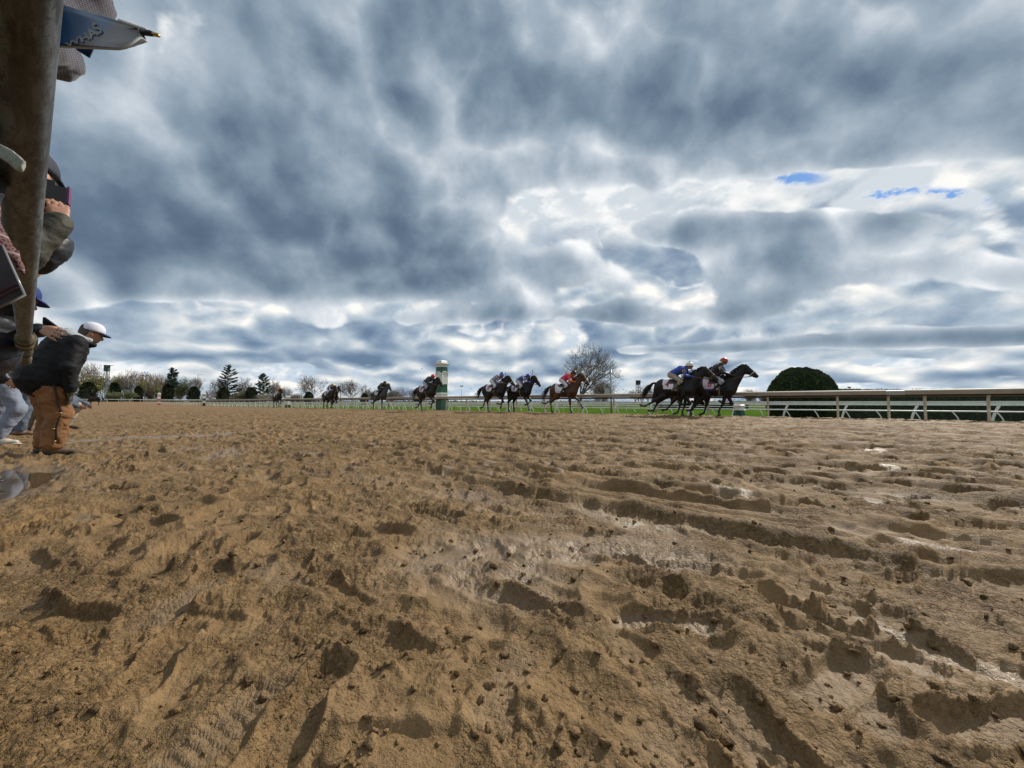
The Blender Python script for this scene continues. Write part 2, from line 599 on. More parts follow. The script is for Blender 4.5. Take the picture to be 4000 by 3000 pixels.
def mud_track():
    half = math.tan(R(56.5))
    ang_in = np.arctan(np.linspace(-half, half, MUD_IN))
    ang = np.concatenate([np.linspace(R(-125), ang_in[0], 110, endpoint=False), ang_in, np.linspace(ang_in[-1], R(125), 111)[1:]])
    r = np.geomspace(0.30, 330.0, MUD_ROWS)
    A, Rr = np.meshgrid(ang, r)
    x = Rr * np.sin(A); y = Rr * np.cos(A)
    u, v = UV(x, y)
    far = sst(Rr, 18, 60)                      # detail that the eye cannot resolve fades out with distance
    dist_amp = 1 - 0.35 * far
    # zones: trodden apron by the rail (shoe prints), harrowed and ridden track further in
    track = sst(v, 1.6, 3.2)
    # domain warp
    wx = 0.25 * perlin(u * 0.9, v * 0.9); wv = 0.25 * perlin(u * 0.9 + 40, v * 0.9 - 20)
    us, vs = u + wx, v + wv
    h = 0.022 * perlin(u * 0.33, v * 0.45) + 0.016 * perlin(us * 0.8 + 9, vs * 1.1)
    # churned lumps, drawn out along the track where the harrow went
    st = 1.0 - 0.45 * track
    st = 1.15 - 0.70 * sst(v, 1.2, 2.6)
    lump = fbm(us * 2.6 * st, vs * 3.2, 5, 0.58)
    h += (0.0105 + 0.010 * track) * lump
    ridge = 1 - np.abs(perlin(us * 1.3 * st + 3.3, vs * 3.0 - 1.7)); ridge = np.clip(ridge, 0, 1) ** 3
    h += (0.008 + 0.017 * track) * (ridge - 0.3)
    crumbly = np.clip(0.5 + 1.1 * perlin(us * 0.9 + 70, vs * 1.1 + 11), 0, 1)
    near = 1 - sst(Rr, 5, 22)
    pop1 = sst(perlin(x * 17 + 3, y * 17), 0.12, 0.62) * (0.6 + 0.6 * perlin(x * 5, y * 5 + 3))
    pop2 = sst(perlin(x * 41, y * 41 + 8), 0.10, 0.60)
    f1 = fbm(x * 11, y * 11, 3, 0.6); f2 = fbm(x * 34 + 5, y * 34, 3, 0.62)
    cr2 = sst(crumbly, 0.45, 0.95)
    cr3 = sst(0.5 + 1.2 * perlin(us * 2.9 + 7, vs * 3.7 + 51), 0.42, 0.8)
    crumb = np.clip(np.maximum(cr2 * 0.8, cr3) + 0.15, 0, 1.1)
    h += (0.0018 + 0.0060 * crumb) * np.sign(f1) * np.abs(f1) ** 1.25 + near * (0.0010 + 0.0032 * crumb) * f2
    vnear = 1 - sst(Rr, 2.0, 5.0)
    pop3 = sst(perlin(x * 92, y * 92 + 5), 0.05, 0.55)
    pop4 = sst(perlin(us * 4.2, vs * 7.5 + 60), 0.08, 0.50) * np.clip(0.6 + perlin(us * 1.3, vs * 1.9 + 9), 0, 1.3)
    h += (0.0125 * pop1 + near * 0.0078 * pop2 + vnear * 0.0034 * pop3) * np.clip(0.18 + crumb, 0, 1) + 0.050 * pop4 * sst(v, 3.6, 6) + 0.050 * sst(perlin(us * 2.1 + 33, vs * 4.6), 0.05, 0.40) * sst(v, 5, 8)
    # overlapping prints of a whole race day: round shallow pits meeting in crests
    jx = 0.06 * perlin(x * 3.1 + 9, y * 3.1) + 0.015 * perlin(x * 14, y * 14 + 6); jy = 0.06 * perlin(x * 3.1 - 7, y * 3.1 + 40) + 0.015 * perlin(x * 14 + 8, y * 14)
    dm = dimples((u + jx) / 0.27, (v + jy) / 0.19, 0); dm2 = dimples((u + jy) / 0.15 + 40, (v + jx) / 0.125, 9)
    gate1 = np.clip(0.62 + 0.9 * perlin(us * 0.8 + 15, vs * 1.0 - 8), 0.08, 1.25); gate2 = np.clip(0.5 + 1.0 * perlin(us * 1.1 - 25, vs * 1.4 + 18), 0.0, 1.2)
    h += (0.105 + 0.035 * track) * gate1 * (np.minimum(dm, .45) - 0.2) + 0.085 * gate2 * (np.minimum(dm2, .45) - 0.2)
    dm3 = dimples((u + jy * .5) / 0.085 + 11, (v + jx * .5) / 0.075 + 5, 21)
    gate3 = np.clip(0.45 + 1.1 * perlin(us * 1.7 + 5, vs * 2.1 - 38), 0.0, 1.2)
    h += 0.038 * gate3 * (np.minimum(dm3, .45) - 0.2) * near
    dm4 = dimples((us + jx) / 0.95 + 3, (vs + jy) / 0.62 + 8, 33)
    h += 0.17 * (np.minimum(dm4, .45) - 0.2) * sst(v, 3.5, 7) * np.clip(0.8 + 0.6 * perlin(us * .5, vs * .6), .2, 1.3)
    # torn edges: terrace steps where wet sand has slumped
    tq = 1.6 * perlin(us * 1.5 + 20, vs * 2.2 + 20) + 0.35 * f1
    step = tq - np.floor(tq); h += (0.007 + 0.009 * track) * (sst(step, 0.0, 0.30) - step)
    # ridges across the far half of the track hide the feet of what stands behind them
    h += 0.030 * sst(v, 9, 15) * np.abs(perlin(u * 0.35 + 5, v * 1.3))

    def block(uc, vc, rad):
        """index window of the polar grid round a spot"""
        xx = TV.x * uc + NV.x * vc; yy = TV.y * uc + NV.y * vc
        rr = math.hypot(xx, yy)
        if rr < rad + 0.35:
            return None
        aa = math.atan2(xx, yy); da = math.asin(min(0.95, rad / rr))
        i0 = np.searchsorted(r, rr - rad); i1 = np.searchsorted(r, rr + rad)
        j0 = np.searchsorted(ang, aa - da); j1 = np.searchsorted(ang, aa + da)
        if i1 - i0 < 2 or j1 - j0 < 2:
            return None
        return slice(i0, i1), slice(j0, j1)

    wet = np.zeros_like(h)
    ju = 0.008 * perlin(x * 12 + 4, y * 12) + 0.0022 * perlin(x * 40, y * 40 + 2)
    jv = 0.008 * perlin(x * 12 + 54, y * 12 - 31) + 0.0022 * perlin(x * 40 + 9, y * 40)
    uj, vj = u + ju, v + jv
    # shoe prints on the apron and the near track
    rs = np.random.default_rng(11)
    for k in range(1100):
        uc = rs.uniform(-4.5, 11); vc = rs.uniform(-0.9, 3.4) if k % 3 else rs.uniform(-0.9, 7)
        b = block(uc, vc, 0.26)
        if b is None:
            continue
        th = rs.normal(0.0, 0.9) + (math.pi if rs.random() < .5 else 0)
        L, Wd = rs.uniform(.27, .32), rs.uniform(.095, .12)
        du, dv = uj[b] - uc, vj[b] - vc
        a = du * math.cos(th) + dv * math.sin(th); c = -du * math.sin(th) + dv * math.cos(th)
        waist = 1 - 0.22 * np.exp(-((a + 0.03) / 0.05) ** 2)
        q = np.maximum(np.abs(a) / (L / 2), 0) ** 4 + (np.abs(c) / (Wd / 2 * waist)) ** 4
        q = q ** 0.25
        inside = 1 - sst(q, 0.74, 1.10)
        rim = np.exp(-((q - 1.16) / 0.13) ** 2)
        depth = (0.007 + 0.032 * rs.random() ** 1.5) if vc < 3 else rs.uniform(.012, .035)
        kind = rs.random()
        tread = 0
        if kind < .22:
            tread = 0.0022 * np.sign(np.sin(a * 2 * math.pi / 0.022 + 3 * np.cos(c * 18)))
        elif kind < .34:
            tread = 0.003 * np.sin(a * 2 * math.pi / 0.03) * np.sin(c * 2 * math.pi / 0.03)
        tilt = rs.normal(0, .06) * a
        keep = 0.82 * inside
        loc_mean = float(np.mean(h[b]))
        h[b] = h[b] * (1 - keep) + keep * (loc_mean - depth + tilt + tread + 0.15 * (h[b] - loc_mean)) + rim * depth * rs.uniform(.2, .6) * (1 - inside) * (0.5 + 0.8 * crumb[b])
        if rs.random() < .22:
            wet[b] = np.maximum(wet[b], inside * rs.uniform(.2, .7))
    # hoof prints on the track
    for k in range(4300):
        if k % 4 == 0:
            uc, vc = rs.uniform(-7, 14), rs.uniform(2.2, 9)
        else:
            uc, vc = rs.uniform(-16, 45), rs.uniform(3.5, 17.5)
        b = block(uc, vc, 0.30)
        if b is None:
            continue
        du, dv = uj[b] - uc, vj[b] - vc
        dv = dv * rs.uniform(.9, 1.15)
        rad = rs.uniform(.065, .095)
        q = np.sqrt((du / 1.25) ** 2 + dv ** 2) / rad
        hole = 1 - sst(q, 0.60, 1.18)
        depth = rs.uniform(.02, .055)
        throw = np.exp(-(((du - 0.17) / 0.15) ** 2 + (dv / 0.12) ** 2)) * rs.uniform(.0, .022)
        rim = np.exp(-((q - 1.3) / 0.25) ** 2) * depth * .35
        h[b] += -hole * depth + (throw + rim) * (1 - hole)
    # tractor tyre rows
    for (v0, wd, kind, ua, ub) in TYRE:
        vv = v - v0 - 0.10 * np.sin(u * 0.45 + v0) - 0.03 * perlin(u * 1.3, u * 0 + v0) - np.where(u > ub - 1.0, (u - ub + 1.0) ** 2 * 0.16, 0)
        gate = sst(u, ua, ua + 1.0) * (1 - sst(u, ub - 0.4, ub + 0.4))
        q = np.abs(vv) / (wd / 2)
        ins = (1 - sst(q, 0.90, 1.08)) * gate
        rim = np.exp(-((q - 1.28) / 0.20) ** 2) * gate
        if kind == 'rib':
            pat = 0.034 * sst(np.cos(vv * 2 * math.pi / 0.105), -0.7, 0.8)
            pat *= 0.7 + 0.3 * sst(perlin(u * 3, vv * 5), -.4, .1)
        else:
            ph = (u + np.abs(vv) * 0.8) / 0.36
            ph = ph - np.floor(ph)
            pat = 0.058 * sst(ph, 0.10, 0.20) * (1 - sst(ph, 0.80, 0.93)) * (1 - 0.25 * q)
        wob = 0.006 * perlin(u * 6 + v0, vv * 9)
        tgt = -0.035 + pat + wob
        keep = 0.95 * ins * (0.55 + 0.45 * sst(perlin(u * 0.7 + v0 * 3, v * 0.9), -0.45, -0.05))
        h = h * (1 - keep) + keep * (tgt + 0.16 * h) + 0.030 * rim * (0.6 + 0.6 * perlin(u * 3.1, v * 4.0)) * (1 - ins)
    # long berms squeezed up beside the wheels
    for (v0, ua, ub, hh, bend) in ((2.12, -5, 2.9, .046, .10), (2.62, -5, 2.2, .040, .12), (2.84, -4, 3.6, .05, .12), (3.72, -6, 4.2, .055, .09), (3.95, -6, 2.6, .04, .10), (4.72, -8, 5.0, .055, .07), (5.7, -9, 6.0, .05, .05), (6.8, -10, 9, .05, .04), (8.0, -12, 12, .05, .03), (9.3, -14, 16, .055, .03), (11.0, -16, 22, .055, .02), (12.6, -16, 26, .055, .02), (14.4, -16, 30, .055, .02)):
        hh = hh * 1.45
        vv = v - v0 - 0.05 * np.sin(u * 0.6 + v0 * 3) - np.where(u > ub - 1.6, (u - ub + 1.6) ** 2 * bend, 0) - 0.02 * perlin(u * 2.2, v * 0 + v0)
        gate = sst(u, ua, ua + 1) * (1 - sst(u, ub - .5, ub + .5)) * (0.75 + 0.45 * perlin(u * 0.8 + v0, v * 0 + 3.0))
        wd_ = 0.040 + 0.005 * v0
        q = vv / wd_
        h = h + gate * hh * (np.exp(-q * q) - 0.45 * np.exp(-((q + 1.9) / 1.2) ** 2)) * (1 - 0.25 * np.abs(perlin(u * 5, v * 6)))
    # harrow lines
    hl = np.sin((v + 0.05 * perlin(u * 0.7, v * 0.7)) * 2 * math.pi / 0.21)
    h += 0.008 * np.clip(hl, -0.4, 1) * sst(v, 5.5, 8) * (1 - sst(Rr, 35, 60))
    rg = 1 - np.abs(perlin(us * 0.55, vs * 2.3 + 77)); rg2 = 1 - np.abs(perlin(us * 0.9 + 12, vs * 4.6 + 7))
    h += (0.036 * (np.clip(rg, 0, 1) ** 4 - 0.25) + 0.020 * (np.clip(rg2, 0, 1) ** 4 - .25)) * sst(v, 4.5, 8)
    h = 0.080 * np.tanh(h / 0.080)
    h = h * (0.83 + 0.17 * sst(Rr, 2.5, 9))
    # water gathers in the bottoms of the prints
    damp = np.clip(0.35 + 0.9 * perlin(us * 0.55 + 61, vs * 0.8 + 4), 0, 1) * (1 - sst(v, 3.2, 6.5))
    wet = np.maximum(wet, 0.62 * damp * (1 - sst(h, -0.022, 0.002)))
    # wet pans and the puddles by the rail
    pan = 0.55 * perlin(us * 0.42 + 2.2, vs * 0.95 + 8.1) + 0.40 * perlin(us * 1.3 + 31, vs * 2.4 + 3)
    zone = np.exp(-((v - 1.55) / 0.60) ** 2) * (1 - sst(u, 5, 8)) + 0.55 * np.exp(-((v - 3.9) / 0.7) ** 2) * (1 - sst(u, 1, 4)) + 0.20 * sst(-v, -0.9, 0.3)
    pans = sst(pan + 0.50 * zone, 0.36, 0.74) * sst(zone, 0.08, 0.35)
    h = h - 0.30 * pans * (h - np.minimum(h, 0.0)) - 0.010 * pans
    wet = np.maximum(wet, 0.80 * pans * np.clip(0.62 - h * 26, 0.05, 1.0))
    # streak of standing water beyond the man in the canvas trousers
    uu = u - (9.0 + 0.18 * np.sin(v * 2.1)); strip = np.exp(-(uu / 0.30) ** 2) * sst(v, 0.2, 0.6) * (1 - sst(v, 2.3, 3.0))
    wet = np.maximum(wet, np.clip(strip * (1.25 + 0.9 * perlin(us * 3, vs * 3)), 0, 1.15))
    h = h * (1 - 0.88 * strip) - 0.015 * strip
    # hollow for the puddle under the rail
    pd = np.sqrt(((u - 5.0) / 1.10) ** 2 + ((v + 0.22) / 0.44) ** 2) + 0.22 * perlin(u * 2.2, v * 4)
    pud = 1 - sst(pd, 0.75, 1.15)
    h = h * (1 - 0.92 * pud) - 0.055 * pud
    wet = np.maximum(wet, 0.55 * (1 - sst(pd, 0.9, 1.5)))
    h *= dist_amp
    h = np.where(Rr < 0.5, h * sst(Rr, 0.3, 0.5), h)
    z = ground_z(x, y) + h
    edge = sst(v, 17.9, 18.5) * (1 - sst(u, 122, 130))
    z = z * (1 - edge) + (z - 0.30) * edge
    z = np.where(v < -11, z - 0.25 * sst(-v, 11, 12), z)
    nr, na = x.shape
    idx = np.arange(nr * na).reshape(nr, na)
    f = np.stack([idx[:-1, :-1], idx[1:, :-1], idx[1:, 1:], idx[:-1, 1:]], -1).reshape(-1, 4)
    vc = v[:-1, :-1].ravel(); rc = Rr[:-1, :-1].ravel()
    uc_ = u[:-1, :-1].ravel()
    ok = ((vc < 18.7) | ((uc_ > 126) & (vc < 36))) & (vc > -12.2) & (uc_ < 236) & (uc_ > -40)
    f = f[ok]
    used = np.zeros(nr * na, bool); used[f.ravel()] = True
    remap = np.cumsum(used) - 1
    pts = np.stack([x.ravel(), y.ravel(), z.ravel()], -1)[used]
    me = mesh_np("muddy_track", pts, remap[f], True, [mud_material()])
    at = me.attributes.new('wet', 'FLOAT', 'POINT')
    at.data.foreach_set('value', wet.ravel()[used].astype(np.float32))
    struct("track", me)
    return (ang, r, h)


_MUD = mud_track()


def mud_z(x, y):
    ang, r, h = _MUD
    rr = math.hypot(x, y); aa = math.atan2(x, y)
    i = min(len(r) - 1, int(np.searchsorted(r, rr))); j = min(len(ang) - 1, int(np.searchsorted(ang, aa)))
    return gz(x, y) + float(h[i, j])


# water lying in the hollow under the rail
def puddle():
    m = mat("puddle_water", (0.085, 0.062, 0.038), 0.03, spec=0.9)
    ths = np.linspace(0, 2 * np.pi, 60, endpoint=False)
    vs = [T(5.0, -0.22, -0.034)] + [T(5.0 + 1.05 * math.cos(t) * (1 + .10 * math.sin(3 * t)), -0.22 + 0.42 * math.sin(t) * (1 + .12 * math.cos(4 * t)), -0.034) for t in ths]
    fs = [(0, i + 1, (i + 1) % 60 + 1) for i in range(60)]
    struct("puddle_water", mesh_np("puddle_water", [tuple(p) for p in vs], fs, True, [m]))


puddle()


# loose clods thrown up by feet and hooves
def clods():
    rs = np.random.default_rng(5)
    t = (1 + 5 ** .5) / 2
    base = np.array([(-1, t, 0), (1, t, 0), (-1, -t, 0), (1, -t, 0), (0, -1, t), (0, 1, t), (0, -1, -t), (0, 1, -t), (t, 0, -1), (t, 0, 1), (-t, 0, -1), (-t, 0, 1)], float)
    base /= np.linalg.norm(base[0])
    fb = [(0, 11, 5), (0, 5, 1), (0, 1, 7), (0, 7, 10), (0, 10, 11), (1, 5, 9), (5, 11, 4), (11, 10, 2), (10, 7, 6), (7, 1, 8), (3, 9, 4), (3, 4, 2), (3, 2, 6), (3, 6, 8), (3, 8, 9), (4, 9, 5), (2, 4, 11), (6, 2, 10), (8, 6, 7), (9, 8, 1)]
    # one subdivision for rounder lumps
    vl = [tuple(p) for p in base]; cache = {}; f2 = []

    def midp(a, b):
        k = (min(a, b), max(a, b))
        if k not in cache:
            p = (np.array(vl[a]) + np.array(vl[b])) / 2
            vl.append(tuple(p / np.linalg.norm(p))); cache[k] = len(vl) - 1
        return cache[k]
    for a, b, c in fb:
        ab, bc, ca = midp(a, b), midp(b, c), midp(c, a)
        f2 += [(a, ab, ca), (b, bc, ab), (c, ca, bc), (ab, bc, ca)]
    base = np.array(vl); fb = np.array(f2)
    V, F = [], []
    n = 0
    for k in range(3600):
        rr = 0.7 + 15 * rs.random() ** 1.7; aa = rs.uniform(R(-60), R(60))
        x, y = rr * math.sin(aa), rr * math.cos(aa)
        u, v = UV(x, y)
        if v > 17 or v < -1.2 or (3.0 < u < 6 and v < 0.3):
            continue
        s = 0.0025 + 0.008 * rs.random() ** 4 + (0.016 * rs.random() if rs.random() < .012 else 0)
        if rs.random() < .5:       # clusters
            pass
        p = base * s * (1 + 1.1 * (rs.random((len(base), 1)) - .5)) * np.array([rs.uniform(.7, 1.4), rs.uniform(.7, 1.4), rs.uniform(.5, 1.0)])
        a = rs.uniform(0, 6.28); c, q = math.cos(a), math.sin(a)
        p = np.stack([p[:, 0] * c - p[:, 1] * q, p[:, 0] * q + p[:, 1] * c, p[:, 2]], -1)
        z = mud_z(x, y)
        V.append(p + np.array([x, y, z + s * 0.25])); F.append(fb + n); n += len(base)
    m = bpy.data.materials["wet_mud"]
    o = link("mud_clods", mesh_np("mud_clods", np.concatenate(V), np.concatenate(F), True, [m]))
    tag(o, "small lumps of mud scattered over the churned track", None, None, 'stuff')


clods()


# grass of the infield and beyond, one sheet to the horizon
def grass():
    m = bpy.data.materials.new("grass")
    m.use_nodes = True
    g = NT(m.node_tree)
    b = m.node_tree.nodes['Principled BSDF']
    pos = g.n('ShaderNodeNewGeometry').outputs['Position']
    n1 = g.noise(pos, 0.35, 6.0, 0.6); n2 = g.noise(pos, 9.0, 4.0, 0.7)
    c = g.mix(g.sstep(n1, 0.35, 0.65), (0.048, 0.112, 0.013, 1), (0.088, 0.138, 0.019, 1))
    c = g.mix(g.m('MULTIPLY', g.sstep(n2, 0.4, 0.7), 0.5), c, (0.045, 0.085, 0.014, 1))
    x, y, z = g.xyz(pos)
    # far paddocks beyond the course are duller
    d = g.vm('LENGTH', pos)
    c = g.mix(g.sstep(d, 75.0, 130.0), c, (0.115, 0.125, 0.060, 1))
    m.node_tree.links.new(c, b.inputs['Base Color'])
    b.inputs['Roughness'].default_value = 1.0
    b.inputs['Specular IOR Level'].default_value = 0.0
    bn = g.n('ShaderNodeBump'); bn.inputs['Strength'].default_value = 0.9; bn.inputs['Distance'].default_value = 0.05
    m.node_tree.links.new(g.noise(pos, 14.0, 5.0, 0.7), bn.inputs['Height'])
    m.node_tree.links.new(bn.outputs[0], b.inputs['Normal'])
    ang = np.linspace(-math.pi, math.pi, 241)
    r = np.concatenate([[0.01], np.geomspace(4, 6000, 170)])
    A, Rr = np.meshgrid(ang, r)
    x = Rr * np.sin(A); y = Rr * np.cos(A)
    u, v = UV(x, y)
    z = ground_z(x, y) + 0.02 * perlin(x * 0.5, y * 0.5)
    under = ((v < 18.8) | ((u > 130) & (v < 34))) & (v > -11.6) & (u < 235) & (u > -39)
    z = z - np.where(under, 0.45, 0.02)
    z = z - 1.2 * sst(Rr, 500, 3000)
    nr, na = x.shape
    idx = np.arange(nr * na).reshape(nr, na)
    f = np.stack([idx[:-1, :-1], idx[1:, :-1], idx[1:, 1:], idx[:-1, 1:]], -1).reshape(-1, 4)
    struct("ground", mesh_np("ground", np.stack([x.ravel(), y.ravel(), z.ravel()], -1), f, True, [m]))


grass()
# ------------------------------------------------------------------ rails, poles and posts of the course
M = {
    'white': mat("white_paint", (0.74, 0.75, 0.74), 0.45, var=0.08, vscale=6),
    'beige': mat("beige_vinyl", (0.37, 0.315, 0.235), 0.55, c2=(0.30, 0.26, 0.20), vscale=2.2),
    'underside': mat("rail_underside", (0.12, 0.10, 0.08), 0.7),
    'postm': mat("muddy_white_post", (0.66, 0.64, 0.58), 0.5, c2=(0.42, 0.33, 0.20), vscale=4),
    'green': mat("dark_green_paint", (0.012, 0.085, 0.048), 0.4, var=0.12, vscale=3),
    'offwhite': mat("offwhite_paint", (0.66, 0.66, 0.63), 0.5, var=0.05),
    'red': mat("red_paint", (0.45, 0.02, 0.03), 0.45),
    'black': mat("black_paint", (0.012, 0.012, 0.013), 0.45),
    'galv': mat("galvanised_steel", (0.30, 0.37, 0.38), 0.45, metal=0.6, var=0.1),
    'greybox': mat("grey_cabinet", (0.42, 0.43, 0.41), 0.5),
    'towergreen': mat("tower_green", (0.030, 0.075, 0.060), 0.6, var=0.15),
    'steel': mat("dark_steel", (0.06, 0.065, 0.065), 0.5),
    'glass': mat("dark_glass", (0.02, 0.025, 0.03), 0.08),
}


def track_rail():
    V0 = 18.1
    root = thing("track_rail", "beige capped rail on white posts along the inside of the dirt track", "rail", T(0, V0, 0))

    def rel(u, v, z):
        return T(u, v, z) - T(0, V0, 0)
    base = lambda u: gz(*T(u, V0 - .4, 0).xy)
    path = [(u, V0) for u in list(np.arange(-16, 130, 3.0))] + [(131, 18.2), (134, 18.6), (137, 19.4), (140, 20.8), (143, 22.8), (146, 25.5)]
    # cover: front face, sloping top, short inner lip; two runs with a joint plate between them
    prof = [(-0.17, 0.86), (-0.19, 0.99), (-0.15, 1.015), (0.12, 1.03), (0.16, 1.0), (0.16, 0.90), (0.13, 0.90), (-0.14, 0.87)]

    def run(pts, name, m):
        vs = []; fs = []
        k = len(prof)
        for (u, v) in pts:
            zb = base(u)
            for (dv, z) in prof:
                vs.append(rel(u, v + dv, z + zb))
        for i in range(len(pts) - 1):
            for j in range(k):
                j2 = (j + 1) % k
                fs.append((i * k + j, i * k + j2, (i + 1) * k + j2, (i + 1) * k + j))
        fs.append(tuple(range(k))); fs.append(tuple((len(pts) - 1) * k + j for j in range(k))[::-1])
        b = MB(); b.add(vs, fs)
        return b.build(name, m, root)
    xj0, yj0 = on_line(3458, V0); uj0 = UV(xj0, yj0)[0]
    xj1, yj1 = on_line(3533, V0); uj1 = UV(xj1, yj1)[0]
    near = [p for p in path if p[0] < uj1 - .2] + [(uj1, V0)]
    farr = [(uj0, V0)] + [p for p in path if p[0] > uj0 + .2]
    run(near, "rail_cover", M['beige']); run(farr, "rail_cover", M['beige'])
    prof = [(p[0] * 0.97, p[1] - 0.012) for p in prof]
    run([(uj1 + .004, V0), (uj0 - .004, V0)], "joint_plate", mat("grey_plate", (0.40, 0.41, 0.41), 0.4, metal=0.3))
    # carrier beam under the cover
    b = MB()
    pts = [rel(u, v + 0.03, 0.815 + base(u)) for (u, v) in path]
    b.tube(pts, 0.045, 6)
    b.build("carrier_beam", M['underside'], root)
    px = [3859, 3611, 3469, 3270, 2998, 2765, 2566, 2397, 2258, 2127, 2017, 1914, 1824, 1743, 1668, 1601, 1538, 1482, 1430, 1381, 1335, 1296, 1258, 1220]
    us = [UV(*on_line(p, V0 + .05))[0] for p in px]
    stp = us[-1] - us[-4]; stp = stp / 3
    u = us[-1] + stp
    us = [us[0] - 2.4, us[0] - 4.8, us[0] - 7.2] + us
    while u < 130 and len(us) < 92:
        us.append(u); u += stp * 1.0
    b = MB()
    zt = 0.80
    b.tube([(0, 0, -0.45), (0, 0, 0.55), (0, 0.0, 0.70), NV * -0.03 + Vector((0, 0, 0.78)), NV * -0.06 + Vector((0, 0, 0.83))], [.037, .037, .037, .04, .05], 10)
    me = b.mesh("post", [M['postm']], True)
    for uu in us:
        link("post", me, root, rel(uu, V0 + 0.06, base(uu)))
    return root


track_rail()


def slim_rail(name, label, v, z0, h, kind, lean, us, u0, u1, m, rad):
    """the white turf rails: a band or a tube on curved posts"""
    root = thing(name, label, "rail", T(0, v, 0))

    def rel(u, dv, z):
        return T(u, v + dv, z) - T(0, v, 0)
    zz = lambda u: gz(*T(u, v, 0).xy)
    zoff = lambda u: 0.85 * float(sst(u, 120, 240))
    b = MB()
    ulist = list(np.arange(u0, u1, 4.0)) + [u1]
    if kind == 'band':
        for i in range(len(ulist) - 1):
            a, c = ulist[i], ulist[i + 1]
            mid = (a + c) / 2
            L = c - a
            rot = Matrix.Rotation(math.atan2(TV.y, TV.x), 3, 'Z')
            b.box(rel(mid, 0, z0 + zoff(mid)), (L - .006, 0.05, h), rot)
            b.box(rel(mid, -0.008, z0 + h * .5 + .012 + zoff(mid)), (L - .006, 0.075, 0.03), rot)
    else:
        b.tube([rel(u, 0, z0 + zoff(u)) for u in ulist], h, 8)
    b.build("rail_bar", m, root, smooth=(kind != 'band'))
    ln = lean
    vis = []
    for u in us:
        zb = zz(u) - 0.1
        key = round(zb - zoff(u), 2)
        b = MB()
        top = z0 + zoff(u) - (h * 0.5 if kind == 'band' else 0) - zb
        P0 = Vector((0, 0, 0)); 
        pts = []
        for t in np.linspace(0, 1, 8):
            s = (max(0, t - .45) / .55) ** 1.5
            pts.append(TV * (-ln * s) + Vector((0, 0, top * t)))
        b.tube(pts, rad, 8)
        link("post", b.mesh("post", [m], True), root, rel(u, 0.0, zb))
    return root


def us_of(pxs, v):
    return [UV(*on_line(p, v))[0] for p in pxs]


def extend(us, u_to, n):
    st = us[-1] - us[-2]
    us = sorted(us)
    u = us[-1] + st
    while u < u_to and len(us) < n:
        us.append(u); u += st
    return us


VA, VB, VC = 20.5, 19.4, 40.0
ua = us_of([3870, 3556, 3285, 3058], VA); sa = (ua[3] - ua[0]) / 3
ua = [ua[0] - sa * 2, ua[0] - sa] + ua; ua = extend(ua[:-1] + [ua[-2] + sa], 128, 60)
slim_rail("turf_rail", "broad white band rail on thick leaning posts just inside the track rail", VA, 0.555, 0.13, 'band', 0.17, ua, -16, 129, M['white'], 0.038)
ub = us_of([3915, 3740, 3590, 3440, 3317, 3195, 3090], VB); sb = (ub[-1] - ub[0]) / 6
ub = [ub[0] - sb * k for k in (4, 3, 2, 1)] + ub; ub = extend(ub[:-1] + [ub[-2] + sb], 118, 96)
slim_rail("low_turf_rail", "low thin white tube rail on slender arched posts beside the track", VB, 0.30, 0.024, 'tube', -0.15, ub, -16, 124, M['white'], 0.018)
uc = list(np.arange(-10, 150, 2.6))
slim_rail("far_turf_rail", "thin white rail on the far side of the grass course", VC, 0.22, 0.03, 'tube', 0.12, uc, -14, 152, M['white'], 0.022)


def turn_rail():
    pts_px = [(-160, 128), (90, 132), (200, 137), (300, 141), (420, 145), (550, 150), (700, 157), (850, 165), (1000, 182), (1150, 210)]
    pts = [Vector(((p - 2000) / 1500 * d, d, 0)) for p, d in pts_px]
    fine = []
    for i in range(len(pts) - 1):
        n = max(1, int((pts[i + 1] - pts[i]).length / 2.4))
        for k in range(n):
            fine.append(pts[i].lerp(pts[i + 1], k / n))
    fine.append(pts[-1])
    o0 = pts[3].copy(); o0.z = gz(o0.x, o0.y)
    root = thing("turn_rail", "long white outer rail curving round the far turn below the trees", "rail", o0)
    Z = lambda p: 0.85 * float(sst(UV(p.x, p.y)[0], 120, 240))
    b = MB()
    b.tube([p + Vector((0, 0, Z(p) + 1.03)) - o0 for p in fine], 0.085, 8)
    b.build("rail_bar", M['white'], root, True)
    b = MB(); b.tube([(0, 0, -0.5), (0, 0, 1.0)], 0.05, 6)
    me = b.mesh("post", [M['white']], True)
    for p in fine[::1][:98]:
        link("post", me, root, p + Vector((0, 0, Z(p))) - o0)


turn_rail()


